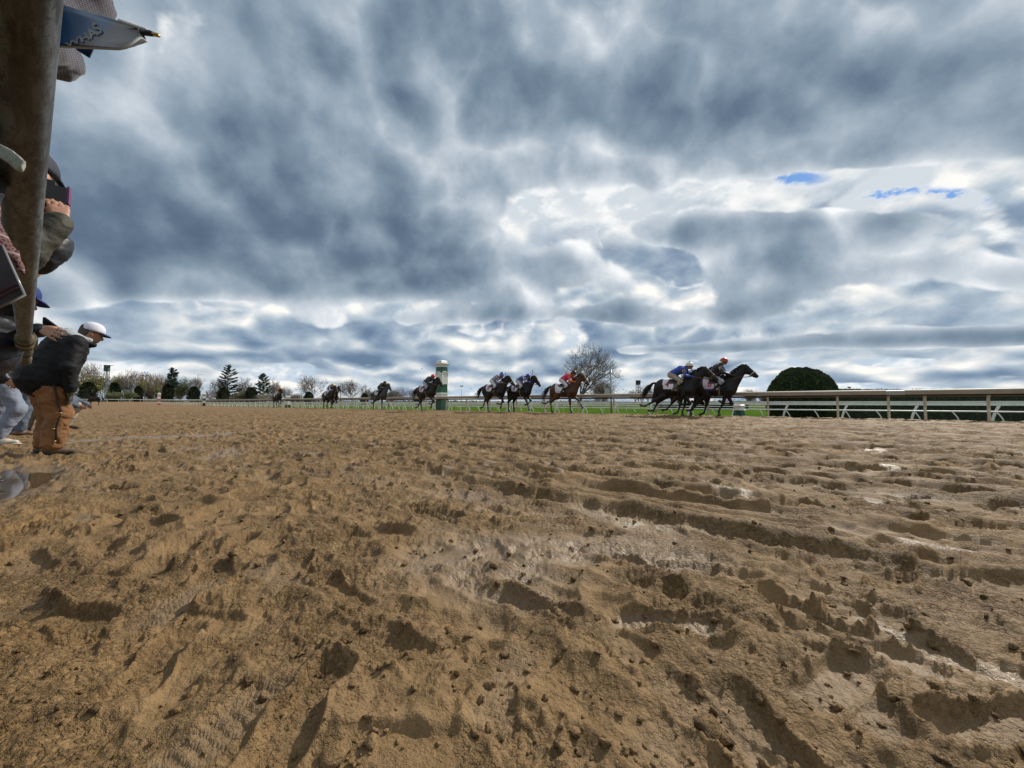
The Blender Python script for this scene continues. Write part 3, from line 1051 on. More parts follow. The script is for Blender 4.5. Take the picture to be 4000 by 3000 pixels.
def board_pole(px, v, top_h, w, bands, name, label, arch=False, white_cap=True, dv=0.0):
    """square marker pole with painted bands, cornice cap and (on the big one) arched panels"""
    x, y = on_line(px, v)
    zb = gz(x, y) - 0.05
    root = thing(name, label, "marker pole", (x, y, zb), HEAD)
    H = top_h - zb
    for (a, c, m, nm, ex) in bands:
        b = MB()
        a2, c2 = a * H, c * H
        b.box((0, 0, (a2 + c2) / 2), (w + ex, w + ex, c2 - a2))
        b.build(nm, M[m], root)
    if white_cap:
        b = MB()
        z = bands[-1][1] * H
        s = w * math.sqrt(.5)
        prof = [(s * 1.03, z), (s * 1.06, z + .02 * H), (s * 1.14, z + .035 * H), (s * 1.34, z + .058 * H), (s * 1.36, z + .068 * H), (s * 1.05, z + .075 * H), (s * .98, z + .09 * H), (s * 1.0, z + .10 * H), (s * .80, z + .125 * H), (s * .55, z + .135 * H)]
        b.lathe(prof, seg=4)
        b.build("cap", M['offwhite'], root)
    if arch:
        z0, z1 = arch
        for k in range(4):
            b = MB()
            n = 10
            a0 = math.pi / 2 * k
            rot = Matrix.Rotation(a0, 3, 'Z')
            vs = []
            for zz, tt in ((w / 2 + .003, 0), (w / 2 + .035, 1)):
                ring = [(-w * .5, z0 * H), (w * .5, z0 * H), (w * .5, (z1 - .045) * H)]
                ring += [(w * .42 * math.cos(t), (z1 - .03) * H + w * .34 * math.sin(t)) for t in np.linspace(0.15, math.pi - .15, n)]
                ring += [(-w * .5, (z1 - .045) * H)]
                vs += [rot @ Vector((zz, p[0], p[1])) for p in ring]
            m = len(vs) // 2
            fs = [tuple(range(m, 2 * m))] + [(i, (i + 1) % m, m + (i + 1) % m, m + i) for i in range(m)]
            b.add(vs, fs)
            arc = [rot @ Vector((w / 2 + .05, w * .50 * math.cos(t), (z1 - .035) * H + w * .42 * math.sin(t))) for t in np.linspace(-0.05, math.pi + .05, 14)]
            b.tube(arc, 0.035, 6)
            b.build("arched_panel", M['offwhite'], root)
    return root


board_pole(1725, 19.0, 3.72, 0.60, [(0.0, .263, 'green', 'shaft', 0.0), (.263, .345, 'offwhite', 'white_band', 0.01), (.345, .374, 'offwhite', 'moulding', 0.06), (.374, .535, 'green', 'shaft', 0.0),
                                   (.535, .65, 'offwhite', 'white_band', -0.004), (.65, .865, 'green', 'shaft', 0.0)],
           "finish_pole", "big square green and white banded pole with white cornice behind the rail", arch=(.535, .745))
board_pole(622, 18.9, 2.75, 0.50, [(0, .20, 'red', 'shaft', 0.0), (.20, .36, 'offwhite', 'white_band', 0.0), (.36, .52, 'red', 'shaft', 0.0), (.52, .72, 'offwhite', 'white_band', 0.0), (.72, .80, 'red', 'shaft', 0.0), (.80, .88, 'offwhite', 'white_band', .04)],
           "furlong_pole", "red and white banded pole at the rail before the far trees")
board_pole(797, 18.9, 2.15, 0.46, [(0, .28, 'black', 'shaft', 0.0), (.28, .50, 'offwhite', 'white_band', 0.0), (.50, .62, 'black', 'shaft', 0.0), (.62, .78, 'offwhite', 'white_band', 0.0), (.78, .84, 'black', 'shaft', 0.0), (.84, .89, 'offwhite', 'white_band', .03)],
           "furlong_pole", "black and white banded pole beside the first parked pickup")
board_pole(1125, 18.9, 1.32, 0.40, [(0, .3, 'black', 'shaft', 0.0), (.3, .6, 'offwhite', 'white_band', 0.0), (.6, .72, 'black', 'shaft', 0.0), (.72, .88, 'offwhite', 'white_band', .02)],
           "furlong_pole", "short black and white pole behind the orange capped rider")


def signal_post():
    x, y = on_line(2387, 19.0)
    zb = gz(x, y) - .1
    root = thing("signal_post", "grey steel post with solar panel, cabinet and whip aerial behind the rail", "post", (x, y, zb), HEAD)
    H = 2.33 - zb
    b = MB(); b.tube([(0, 0, 0), (0, 0, H)], 0.045, 10); b.build("post_tube", M['galv'], root, True)
    b = MB(); b.tube([(-.02, .05, H * .5), (-.02, .05, 3.15 - zb)], 0.012, 6); b.build("aerial", M['galv'], root, True)
    b = MB(); rot = Matrix.Rotation(R(38), 3, 'Y')
    b.box((0.24, -0.02, H - .32), (0.36, 0.36, 0.03), rot); b.build("solar_panel", mat("solar_cells", (0.012, 0.03, 0.028), 0.2), root)
    b = MB(); b.box((0.02, 0, H - .22), (0.26, .05, .05)); b.build("panel_bracket", M['steel'], root)
    b = MB(); b.box((-0.17, -.02, 1.15 - zb + .0), (0.26, 0.24, 0.36)); b.box((-0.17, -.02, 1.15 - zb + .195), (0.29, 0.27, 0.025)); b.box((-0.17, -.145, 1.15 - zb), (0.02, .012, .34))
    b.build("cabinet", M['greybox'], root)
    b = MB(); b.box((-.09, 0, 1.15 - zb + .23), (.14, .1, .04)); b.box((-.09, 0, 1.15 - zb - .22), (.26, .1, .03)); b.build("cabinet_bracket", M['steel'], root)


signal_post()


def litter_bin():
    x, y = on_line(2885, 19.0)
    zb = gz(x, y) - .03
    root = thing("litter_bin", "dark green tapering bin with white lid standing in the infield grass", "bin", (x, y, zb), HEAD)
    top = 0.50 - zb
    b = MB(); b.lathe([(.22, 0), (.235, top * .3), (.20, top * .55), (.19, top * .60)], seg=8); b.build("body", M['green'], root)
    b = MB(); b.lathe([(.26, top * .60), (.26, top * .65), (.22, top * .66), (.22, top * .84), (.24, top * .86), (.24, top * .97), (.20, top)], seg=8); b.build("lid", M['white'], root)


litter_bin()
# ------------------------------------------------------------------ trees, hedges, towers, lamps, parked pickups
MT = {
    'bark': mat("grey_bark", (0.115, 0.098, 0.082), 0.9, var=0.2, vscale=3),
    'twig': mat("twigs", (0.165, 0.135, 0.115), 0.9),
    'twigred': mat("reddish_twigs", (0.19, 0.12, 0.095), 0.9),
    'bud': mat("spring_buds", (0.25, 0.245, 0.055), 0.8, var=0.25, vscale=0.8),
    'fresh': mat("fresh_leaves", (0.16, 0.25, 0.035), 0.7, var=0.25, vscale=0.8),
    'blossom': mat("white_blossom", (0.52, 0.49, 0.38), 0.8, var=0.2, vscale=1.0),
    'yellowbl': mat("pale_yellow_blossom", (0.46, 0.44, 0.15), 0.8, var=0.2, vscale=1.0),
    'dark': mat("glossy_dark_leaves", (0.022, 0.034, 0.014), 0.5, c2=(0.050, 0.060, 0.022), vscale=0.9),
    'needle': mat("blue_green_needles", (0.022, 0.058, 0.042), 0.7, c2=(0.045, 0.085, 0.050), vscale=0.7),
    'oldneedle': mat("olive_needles", (0.065, 0.068, 0.040), 0.7, c2=(0.040, 0.060, 0.036), vscale=0.7),
    'hedge': mat("clipped_yew", (0.017, 0.035, 0.010), 0.65, c2=(0.044, 0.072, 0.018), vscale=3.5),
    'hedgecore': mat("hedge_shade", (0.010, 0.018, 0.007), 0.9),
}


def branch_mesh(seed, H, trunk_h, spread, levels, nkids, thick, upright=0.5, sides=3, multi=1, rmin=.03):
    """a leafless tree: trunk mesh and twig mesh, plus the twig tips"""
    rs = random.Random(seed)
    tv, tf, cv, cf, tips = [], [], [], [], []

    def seg(store_v, store_f, p, q, r0, r1, sd):
        d = (q - p)
        if d.length < 1e-5:
            return
        a = d.orthogonal().normalized(); b = d.cross(a).normalized()
        o = len(store_v)
        for (c, r) in ((p, r0), (q, r1)):
            for k in range(sd):
                t = 2 * math.pi * k / sd
                store_v.append(c + (a * math.cos(t) + b * math.sin(t)) * r)
        for k in range(sd):
            k2 = (k + 1) % sd
            store_f.append((o + k, o + k2, o + sd + k2, o + sd + k))

    def grow(p, d, L, r, lev):
        n = 3 if lev < 3 else 2
        cur = p.copy(); dr = d.copy()
        r = max(r, rmin)
        r_end = max(r * (0.70 if lev else 0.75), rmin * .85)
        for i in range(n):
            w = 0.10 + 0.06 * lev
            dr = (dr + Vector((rs.gauss(0, w), rs.gauss(0, w), rs.gauss(0, w) + 0.07 * upright * lev))).normalized()
            q = cur + dr * (L / n)
            a, b = r + (r_end - r) * i / n, r + (r_end - r) * (i + 1) / n
            if lev <= 1:
                seg(tv, tf, cur, q, a, b, 6)
            else:
                seg(cv, cf, cur, q, a, b, sides)
            if lev > 0 and lev < levels and i < n - 1 and rs.random() < 0.8:
                sd = (dr + Vector((rs.gauss(0, .8), rs.gauss(0, .8), rs.gauss(0, .5)))).normalized()
                grow(q, sd, L * rs.uniform(.45, .7), b * .55, lev + 1)
            cur = q
        if lev >= levels:
            tips.append(cur)
            return
        k = (nkids + 1 if lev == 0 else nkids) if lev < 3 else max(2, nkids - 1)
        ph = rs.uniform(0, 6.28)
        for i in range(k):
            az = ph + 2 * math.pi * i / k + rs.gauss(0, .35)
            tilt = spread * rs.uniform(.55, 1.15)
            a = dr.orthogonal().normalized(); b = dr.cross(a).normalized()
            nd = (dr * math.cos(tilt) + (a * math.cos(az) + b * math.sin(az)) * math.sin(tilt))
            nd = (nd + Vector((0, 0, upright * 0.35))).normalized()
            grow(cur, nd, L * rs.uniform(.62, .86) if lev else H * rs.uniform(.26, .36), r_end * (0.70 if i else .85), lev + 1)
    for m in range(multi):
        d = Vector((rs.gauss(0, .04), rs.gauss(0, .04), 1)) if multi == 1 else Vector((rs.gauss(0, .22), rs.gauss(0, .22), 1)).normalized()
        grow(Vector((rs.gauss(0, .1) * (multi > 1), rs.gauss(0, .1) * (multi > 1), -.3)), d.normalized(), trunk_h + .3, thick, 0)
    # normalise the height
    allz = max(max(v.z for v in tv), max(v.z for v in cv))
    s = H / allz
    arr = lambda L: np.array([tuple(v * s) for v in L])
    return arr(tv), tf, arr(cv), cf, arr(tips)


def tri_quads(pts, size, rs, up=0.0, aspect=1.0, droop=None):
    """small leaf faces (random quads) centred on pts; returns verts, faces"""
    n = len(pts)
    a = rs.normal(size=(n, 3)); a /= np.linalg.norm(a, axis=1, keepdims=True)
    b = rs.normal(size=(n, 3))
    if droop is not None:
        a = a * .35 + droop; a /= np.linalg.norm(a, axis=1, keepdims=True)
    b -= a * (a * b).sum(1, keepdims=True); b /= np.linalg.norm(b, axis=1, keepdims=True)
    s = size * rs.uniform(.6, 1.3, (n, 1))
    v = np.stack([pts - a * s * aspect - b * s * .15, pts + b * s * .6, pts + a * s * aspect + b * s * .12, pts - b * s * .6], 1).reshape(-1, 3)
    f = np.arange(4 * n).reshape(n, 4)
    return v, f


PROTO = {}


def bare_proto(key, **kw):
    tv, tf, cv, cf, tips = branch_mesh(**kw)
    PROTO[key] = (mesh_np("trunk_" + key, tv, tf, True, [MT['bark']]), mesh_np("twigs_" + key, cv, cf, True, [MT['twig']]), tips, kw['H'])


bare_proto('vase', seed=3, H=10, trunk_h=2.0, spread=.52, levels=6, nkids=3, thick=.22, upright=.45)
bare_proto('oval', seed=8, H=10, trunk_h=1.6, spread=.46, levels=6, nkids=3, thick=.17, upright=.8)
bare_proto('many', seed=15, H=10, trunk_h=1.0, spread=.44, levels=5, nkids=3, thick=.10, upright=.6, multi=6)
bare_proto('wide', seed=21, H=10, trunk_h=1.8, spread=.72, levels=6, nkids=3, thick=.22, upright=.25)

N_TREE = [0]


def twig_tree(px, d, top_y, key, width_px, label, leaf=None, n_leaf=0, lsize=.2, twig=None, group=None, zb=None, cat="tree", name="bare_tree"):
    N_TREE[0] += 1
    x = (px - 2000) / 1500 * d
    z0 = gz(x, d) if zb is None else zb
    H = CAM_H + (1572 - top_y) / 1500 * d - z0
    tr, tw, tips, H0 = PROTO[key]
    w0 = np.percentile(np.abs(tips[:, :2]), 97) * 2
    sz = H / H0
    # px per metre sideways at this bearing
    sw = (width_px / 1500 * d) / w0
    sw = min(max(sw, .45 * sz), 1.7 * sz)
    root = thing(name, label, cat, (x, d, z0), rnd.uniform(0, 6.28), group, (sw, sw, sz))
    link("trunk", tr, root)
    twm = tw
    if twig:
        twm = tw.copy(); twm.materials.clear(); twm.materials.append(MT[twig])
    cr = link("crown", twm, root)
    if leaf:
        rs = np.random.default_rng(100 + N_TREE[0])
        idx = rs.integers(0, len(tips), n_leaf)
        p = tips[idx] + rs.normal(size=(n_leaf, 3)) * .22
        v, f = tri_quads(p, lsize, rs)
        link("leaves", mesh_np("leaves", v, f, False, [MT[leaf]]), cr)
    return root


FARG = "leafless trees beyond the far turn"
# the big one behind the chestnut horse
bare_proto('big', seed=17, H=15, trunk_h=2.2, spread=.52, levels=5, nkids=4, thick=.42, upright=.30, rmin=.026)
twig_tree(2264, 95, 1322, 'big', 245, "big spreading leafless tree standing alone behind the chestnut horse", name="big_bare_tree")
twig_tree(2362, 120, 1478, 'many', 85, "many stemmed leafless tree beside the solar signal post")
twig_tree(2478, 170, 1512, 'wide', 70, "low leafless tree in front of the black boxed lookout tower")
twig_tree(2532, 170, 1505, 'oval', 60, "twiggy leafless tree behind the tail of horse number four")
twig_tree(2926, 140, 1515, 'many', 50, "small twiggy bush in front of the lead horse's chest", cat="bush", name="bare_bush")
twig_tree(2985, 150, 1528, 'many', 40, "lowest leafless bush beside the clipped dome hedge", cat="bush", name="bare_bush")
twig_tree(1578, 150, 1506, 'wide', 95, "round leafless tree behind the tail of the red capped rider's horse")
twig_tree(1376, 170, 1482, 'vase', 100, "broad leafless tree right of the tall white mast")
twig_tree(1437, 180, 1504, 'oval', 55, "slim leafless tree behind the dark cone bush by the green capped rider")
twig_tree(1216, 185, 1464, 'vase', 85, "fan shaped leafless tree left of the yellow capped rider")
twig_tree(1530, 190, 1520, 'many', 60, "low grey leafless scrub tree between two bare trees")
twig_tree(1076, 185, 1472, 'oval', 62, "leafless tree directly behind the orange capped rider")
twig_tree(1118, 190, 1500, 'wide', 55, "pale leafless tree right of the orange capped rider")
twig_tree(953, 190, 1468, 'oval', 60, "leafless tree between the two tall conifers")
twig_tree(848, 185, 1478, 'vase', 70, "leafless tree leaning into the left side of the tallest conifer")
twig_tree(757, 185, 1467, 'vase', 72, "open leafless tree with a light mast rising through it")
twig_tree(480, 200, 1436, 'oval', 66, "tall leafless tree right of the green lookout tower")
twig_tree(520, 205, 1446, 'vase', 70, "greyish leafless tree in the middle of the far thicket", twig='twigred')
twig_tree(555, 205, 1450, 'oval', 56, "reddish leafless tree left of the double lamp post", twig='twigred')
twig_tree(612, 205, 1452, 'vase', 70, "leafless tree behind the budding tree by the lamp post", twig='twigred')
twig_tree(322, 190, 1408, 'vase', 90, "tallest grey leafless tree rising beside the bending man's chest")
twig_tree(385, 200, 1440, 'oval', 70, "leafless tree behind the green lookout tower's cabin", twig='twigred')
twig_tree(640, 200, 1470, 'many', 60, "low reddish leafless tree behind the red and white pole", twig='twigred')
twig_tree(826, 180, 1518, 'wide', 52, "small reddish leafless tree beside the black and white pole", twig='twigred')
twig_tree(700, 195, 1500, 'many', 50, "low grey leafless shrub behind the parked pickup", cat="bush", name="bare_bush")
twig_tree(590, 190, 1512, 'many', 60, "brown leafless shrub below the double lamp post", twig='twigred', cat="bush", name="bare_bush")
# trees in bud, bushes in leaf and in blossom
twig_tree(366, 188, 1452, 'oval', 78, "olive budding tree left of the green lookout tower", 'bud', 1600, .22, name="budding_tree")
twig_tree(300, 190, 1470, 'vase', 70, "olive budding tree behind the bending man's arm", 'bud', 1400, .22, name="budding_tree")
twig_tree(442, 195, 1462, 'vase', 60, "olive budding tree right of the lookout tower legs", 'bud', 1000, .22, name="budding_tree")
twig_tree(592, 190, 1468, 'wide', 86, "yellow green budding tree by the double lamp post", 'bud', 1500, .22, name="budding_tree")
twig_tree(706, 185, 1474, 'oval', 70, "yellow green leafing tree above the white pickup", 'fresh', 1300, .2, name="budding_tree")
twig_tree(455, 172, 1528, 'many', 52, "bright green bush in front of the lookout tower's evergreen", 'fresh', 1700, .28, name="green_bush", cat="bush")
twig_tree(507, 172, 1523, 'many', 44, "bright green bush left of the small dark evergreen", 'fresh', 1600, .28, name="green_bush", cat="bush")
twig_tree(940, 170, 1526, 'many', 48, "pale yellow flowering bush between two dark evergreens", 'yellowbl', 1700, .26, name="flowering_bush", cat="bush")
twig_tree(1040, 170, 1529, 'wide', 62, "white blossoming bush right of the second tall conifer", 'blossom', 1500, .24, name="flowering_bush", cat="bush")
twig_tree(1160, 170, 1535, 'many', 56, "whitish blossoming bush left of a small dark cone", 'blossom', 1300, .24, name="flowering_bush", cat="bush")
twig_tree(905, 172, 1548, 'many', 36, "low grey white bush at the foot of the tallest conifer", 'blossom', 700, .2, name="flowering_bush", cat="bush")


def evergreen_cone(px, d, top_y, width_px, label):
    N_TREE[0] += 1
    rs = np.random.default_rng(200 + N_TREE[0])
    x = (px - 2000) / 1500 * d; z0 = gz(x, d)
    H = CAM_H + (1572 - top_y) / 1500 * d - z0
    k = (px - 2000) / 1500
    wid = width_px / 1500 * d / math.sqrt(1 + k * k) * .92
    root = thing("evergreen_bush", label, "evergreen", (x, d, z0), 0, "dark clipped evergreens along the far fence")
    b = MB(); b.tube([(0, 0, -.2), (0, 0, H * .5)], [.16, .08], 7); b.build("trunk", MT['bark'], root, True)
    n = 2600
    t = rs.random(n) ** .8
    prof = lambda q: np.sin(np.clip(q, 0, 1) ** .55 * math.pi) ** .62 * (1 - .35 * q)
    zz = t * .985
    rad = prof(1 - (1 - zz)) if False else np.sqrt(np.clip(1 - (np.clip(zz - .30, 0, 1) / .70) ** 2.0, 0, 1)) * np.clip(.72 + zz * 1.6, 0, 1)
    ph = rs.uniform(0, 6.28, n)
    lump = 1 + .14 * np.sin(ph * 3 + zz * 9) + .10 * np.sin(ph * 7 - zz * 14)
    rr = rad * wid / 2 * lump * (1 - .30 * rs.random(n) ** 2)
    p = np.stack([rr * np.cos(ph), rr * np.sin(ph), zz * H], -1)
    out = np.stack([np.cos(ph), np.sin(ph), .5 + 0 * ph], -1)
    v, f = tri_quads(p, .26 * H / 7, rs, aspect=1.1, droop=out * .8)
    core = MB()
    pr = [(max(.02, math.sqrt(max(0, 1 - (max(0, q - .30) / .70) ** 2)) * min(1, .72 + q * 1.6)) * wid / 2 * .78, q * H * .97) for q in np.linspace(0, .99, 11)]
    core.lathe(pr, seg=12)
    cv = np.array(core.v); o = len(v)
    me = bpy.data.meshes.new("foliage")
    me.from_pydata([tuple(q) for q in v] + [tuple(q) for q in cv], [], [tuple(q) for q in f] + [tuple(i + o for i in q) for q in core.f])
    me.materials.append(MT['dark'])
    link("foliage", me, root)


for (px, ty, w, d, lab) in [(343, 1491, 78, 178, "wide dark evergreen bush left of the lookout tower legs"), (446, 1493, 56, 182, "dark evergreen bush right of the lookout tower legs"),
                            (540, 1508, 42, 178, "narrow dark evergreen bush left of the double lamp post"), (655, 1499, 54, 176, "dark evergreen bush behind the red and white pole"),
                            (757, 1509, 54, 176, "dark evergreen bush right of the white pickup"), (873, 1512, 54, 170, "dark evergreen bush in front of the tallest conifer"),
                            (981, 1512, 54, 170, "dark evergreen bush left of the second conifer"), (1206, 1530, 42, 165, "small dark evergreen cone left of the yellow capped rider"),
                            (1424, 1536, 32, 160, "small dark evergreen cone right of the broad bare tree"), (1633, 1541, 30, 150, "lowest dark evergreen cone under the red capped rider's horse")]:
    evergreen_cone(px, d, ty, w, lab)


def conifer(px, d, top_y, width_px, label, mk, droop, seed, skew=0.0, bare_low=0.12):
    rs = np.random.default_rng(seed)
    x = (px - 2000) / 1500 * d; z0 = gz(x, d)
    H = CAM_H + (1572 - top_y) / 1500 * d - z0
    k = (px - 2000) / 1500
    wid = width_px / 1500 * d / math.sqrt(1 + k * k)
    root = thing("conifer", label, "tree", (x, d, z0), 0, "tall conifers beyond the far turn")
    b = MB(); b.tube([(0, 0, -.3), (.1, 0, H * .5), (0, .05, H * .98)], [.32, .2, .03], 7); b.build("trunk", MT['bark'], root, True)
    bb = MB(); P = []; DR = []
    nb = 62
    for i in range(nb):
        t = bare_low + (1 - bare_low) * (i / nb)
        z = H * t
        a = i * 2.399 + rs.normal(0, .3)
        L = wid / 2 * (1 - t) ** .62 * rs.uniform(.55, 1.2) * (1 + skew * math.cos(a)) + .25
        pts = []
        for s in np.linspace(0, 1, 6):
            zz = z + L * (-(droop) * s + .55 * s * s + (.25 if t > .7 else 0) * s)
            pts.append(Vector((math.cos(a) * L * s, math.sin(a) * L * s, zz)))
        bb.tube(pts, [.07 * (1 - s) + .012 for s in np.linspace(0, 1, 6)], 4, cap=False)
        m = int(24 + 22 * L)
        s = rs.random(m) ** .6 * .95 + .08
        i0 = np.clip((s * 5).astype(int), 0, 4); fr = s * 5 - i0
        A = np.array([tuple(p) for p in pts])
        q = A[i0] * (1 - fr)[:, None] + A[np.minimum(i0 + 1, 5)] * fr[:, None]
        q = q + rs.normal(size=(m, 3)) * np.array([.14, .14, .07]) * (.6 + .25 * L)
        P.append(q); DR.append(np.tile([math.cos(a) * .7, math.sin(a) * .7, .25], (m, 1)))
    bb.build("branches", MT['bark'], root)
    P = np.concatenate(P); DR = np.concatenate(DR)
    v, f = tri_quads(P, .24, rs, aspect=1.7, droop=DR)
    link("needles", mesh_np("needles", v, f, False, [MT[mk]]), root)


conifer(668, 178, 1436, 92, "dark conifer with layered branches behind the red and white pole", 'needle', .30, 31, skew=.35, bare_low=.42)
conifer(888, 178, 1424, 120, "tallest shaggy conifer left of the orange capped rider", 'oldneedle', .45, 32, skew=.1, bare_low=.14)
conifer(1026, 176, 1458, 84, "dense blue green conifer left of the orange capped rider", 'needle', .28, 33, bare_low=.10)


def clipped(name, label, verts_fn, nu, nv, n_leaf, size, seed, loc, rotz):
    """clipped hedge: a solid bumpy body with thousands of small leaves on its face"""
    rs = np.random.default_rng(seed)
    U, Vv = np.meshgrid(np.linspace(0, 1, nu), np.linspace(0, 1, nv) )
    P = verts_fn(U.ravel(), Vv.ravel())
    idx = np.arange(nu * nv).reshape(nv, nu)
    f = np.stack([idx[:-1, :-1], idx[:-1, 1:], idx[1:, 1:], idx[1:, :-1]], -1).reshape(-1, 4)
    root = thing(name, label, "hedge", loc, rotz)
    bump = 0.05 * noise3(P, 1.9, 3) + 0.035 * noise3(P, 5.5, 5)
    P2 = P * (1 + bump[:, None] * .6)
    link("body", mesh_np("hedge_body", P2, f, True, [MT['hedgecore']]), root)
    q = verts_fn(rs.random(n_leaf), rs.random(n_leaf))
    b2 = 0.05 * noise3(q, 1.9, 3) + 0.035 * noise3(q, 5.5, 5)
    cen = np.array([0, 0, .6])
    q = q * (1 + b2[:, None] * .6) + rs.normal(size=q.shape) * .012
    nrm = q - cen; nrm /= np.linalg.norm(nrm, axis=1, keepdims=True)
    v, fl = tri_quads(q + nrm * .02, size, rs, aspect=1.0, droop=nrm * .5 + np.array([0, 0, .3]))
    link("leaves", mesh_np("hedge_leaves", v, fl, False, [MT['hedge']]), root)
    return root


def dome_hedge():
    x, y = on_line(3131, 22.6)
    k = x / y
    wid = 228 / 1500 * y
    zb = gz(x, y)
    top = CAM_H + 131 / 1500 * y - zb

    def fn(u, v):
        a = u * 2 * math.pi
        # v 0..1 from the foot up over the top: bulges above the foot, like a bun
        t = -.65 + v * (math.pi / 2 + .65)
        zc = top * .40
        r = np.abs(np.cos(t)) ** .92 * (wid / 2)
        z = np.where(t > 0, zc + (top - zc) * np.sin(t), zc * (1 + np.sin(t) / math.sin(.65)))
        return np.stack([r * np.cos(a), r * np.sin(a) * .82, z], -1)
    clipped("dome_hedge", "big clipped dome of dark yew beside the long hedge", fn, 90, 40, 34000, .048, 61, (x, y, zb), HEAD)


dome_hedge()


def long_hedge():
    p0 = Vector((*on_line(3190, 23.6), 0)); p1 = Vector((*on_line(4000, 30.5), 0))
    dr = (p1 - p0).normalized(); p0 = p0 - dr * .5
    zb = -.42
    L = 27.0; Wd = 1.6; H = 1.60

    def fn(u, v):
        # section: up the near face, over the top, down the back
        s = v * (2 * H + Wd)
        yv = np.where(s < H, -Wd / 2, np.where(s < H + Wd, -Wd / 2 + (s - H), Wd / 2))
        zv = np.where(s < H, s, np.where(s < H + Wd, H, H - (s - H - Wd)))
        rnd_ = 0.10
        zv = np.where((zv > H - rnd_) & (np.abs(yv) > Wd / 2 - rnd_), H - rnd_ * .5, zv)
        return np.stack([u * L, yv, zv], -1)
    r = clipped("long_hedge", "long low clipped hedge of dark yew behind the rails", fn, 300, 30, 52000, .038, 62, (p0.x, p0.y, zb), math.atan2(dr.y, dr.x))
    return r


long_hedge()


def infield_hedge(px0, px1, v, h, label):
    u0 = UV(*on_line(px0, v))[0]; u1 = UV(*on_line(px1, v))[0]
    L = abs(u1 - u0)

    def fn(u, vv):
        s = vv * (2 * h + 1.4)
        yv = np.where(s < h, -.7, np.where(s < h + 1.4, -.7 + (s - h), .7))
        zv = np.where(s < h, s, np.where(s < h + 1.4, h, h - (s - h - 1.4)))
        return np.stack([u * L, yv, zv], -1)
    r = clipped("low_hedge", label, fn, 120, 16, 9000, .06, 63, T(min(u0, u1), v, -.42), math.atan2(TV.y, TV.x))


infield_hedge(2920, 2560, 62, 1.15, "low dark hedge across the grass behind the leading horses")


def lookout(px, d, top_y, cab_px, cab_h_px, leg_bottom_y, label, m, flag=True):
    x = (px - 2000) / 1500 * d; z0 = gz(x, d) - .2
    s = d / 1500
    k = (px - 2000) / 1500
    top = CAM_H + (1572 - top_y) * s - z0
    w = cab_px * s / math.sqrt(1 + k * k); h = cab_h_px * s
    root = thing("lookout_tower", label, "tower", (x, d, z0), R(20))
    b = MB(); b.lathe([(w * .47, top - h), (w * .5, top - h * .95), (w * .5, top - h * .06)], seg=12); b.build("cabin", m, root)
    b = MB(); b.lathe([(w * .56, top - h * .06), (w * .56, top)], seg=12)
    if flag:
        b.box((w * .62, 0, top - .05), (w * .75, w * .5, .12))
    b.build("roof", M['steel'], root)
    b = MB()
    b.box((w * .37, -w * .31, top - h * .35), (w * .16, .16, h * .3), Matrix.Rotation(R(-40), 3, 'Z')); b.build("window", M['glass'], root)
    lg = top - h
    for i in range(4):
        a = math.pi / 4 + i * math.pi / 2
        b = MB(); b.tube([(math.cos(a) * w * .58, math.sin(a) * w * .58, 0), (math.cos(a) * w * .40, math.sin(a) * w * .40, lg)], .09, 5); b.build("leg", M['steel'], root)
    b = MB()
    n = 4
    for j in range(n):
        z1, z2 = lg * j / n, lg * (j + 1) / n
        f1, f2 = .58 - .18 * j / n, .58 - .18 * (j + 1) / n
        for i in range(4):
            a, c = math.pi / 4 + i * math.pi / 2, math.pi / 4 + (i + 1) * math.pi / 2
            b.tube([(math.cos(a) * w * f1, math.sin(a) * w * f1, z1), (math.cos(c) * w * f2, math.sin(c) * w * f2, z2)], .04, 4)
            b.tube([(math.cos(a) * w * f2, math.sin(a) * w * f2, z2), (math.cos(c) * w * f2, math.sin(c) * w * f2, z2)], .045, 4)
    b.build("bracing", M['steel'], root)
    b = MB(); b.tube([(0, 0, 0), (0, 0, lg)], .12, 6); b.build("standpipe", M['galv'], root)


lookout(413, 170, 1426, 27, 24, 1556, "dark green lookout tower on steel legs among the far trees", M['towergreen'])
lookout(2493, 150, 1486, 19, 17, 1545, "small black boxed lookout tower behind horse number four's tail", M['black'], flag=False)


def mast(px, d, top_y, label, kind, m):
    x = (px - 2000) / 1500 * d; z0 = gz(x, d) - .2
    H = CAM_H + (1572 - top_y) / 1500 * d - z0
    root = thing("light_mast", label, "mast", (x, d, z0), R(30))
    r = .11 if kind != 'white' else .22
    b = MB(); b.tube([(0, 0, 0), (0, 0, H)], [r * 1.2, r * .7], 7); b.build("pole", m, root, True)
    if kind == 'double':
        for s in (-1, 1):
            b = MB(); b.tube([(0, 0, H - .5), (s * .5, 0, H - .25), (s * .75, 0, H - .1)], .06, 5); b.lathe([(.20, H - .15), (.34, H + .1), (.2, H + .35)], c=(s * .8, 0, 0), seg=8); b.build("lamp_head", M['steel'], root)
    elif kind == 'single':
        b = MB(); b.tube([(0, 0, H - .1), (1.1, 0, H + .1)], .06, 5); b.box((1.3, 0, H + .08), (.6, .3, .14)); b.build("lamp_head", M['steel'], root)
    elif kind == 'cluster':
        for s in (-.45, .45):
            b = MB(); b.box((s, 0, H), (.5, .5, .7)); b.build("lamp_head", M['greybox'], root)


mast(566, 175, 1466, "dark double headed lamp post among the budding trees", 'double', M['steel'])
mast(770, 185, 1464, "thin single armed light mast rising through a leafless tree", 'single', M['steel'])
mast(1331, 175, 1484, "plain white mast beside the yellow capped rider", 'white', M['white'])
mast(1803, 190, 1508, "thin mast with a pale lamp cluster right of the finish pole", 'cluster', M['galv'])
mast(3318, 150, 1514, "tiny lamp mast peeping over the long hedge", 'double', M['steel'])


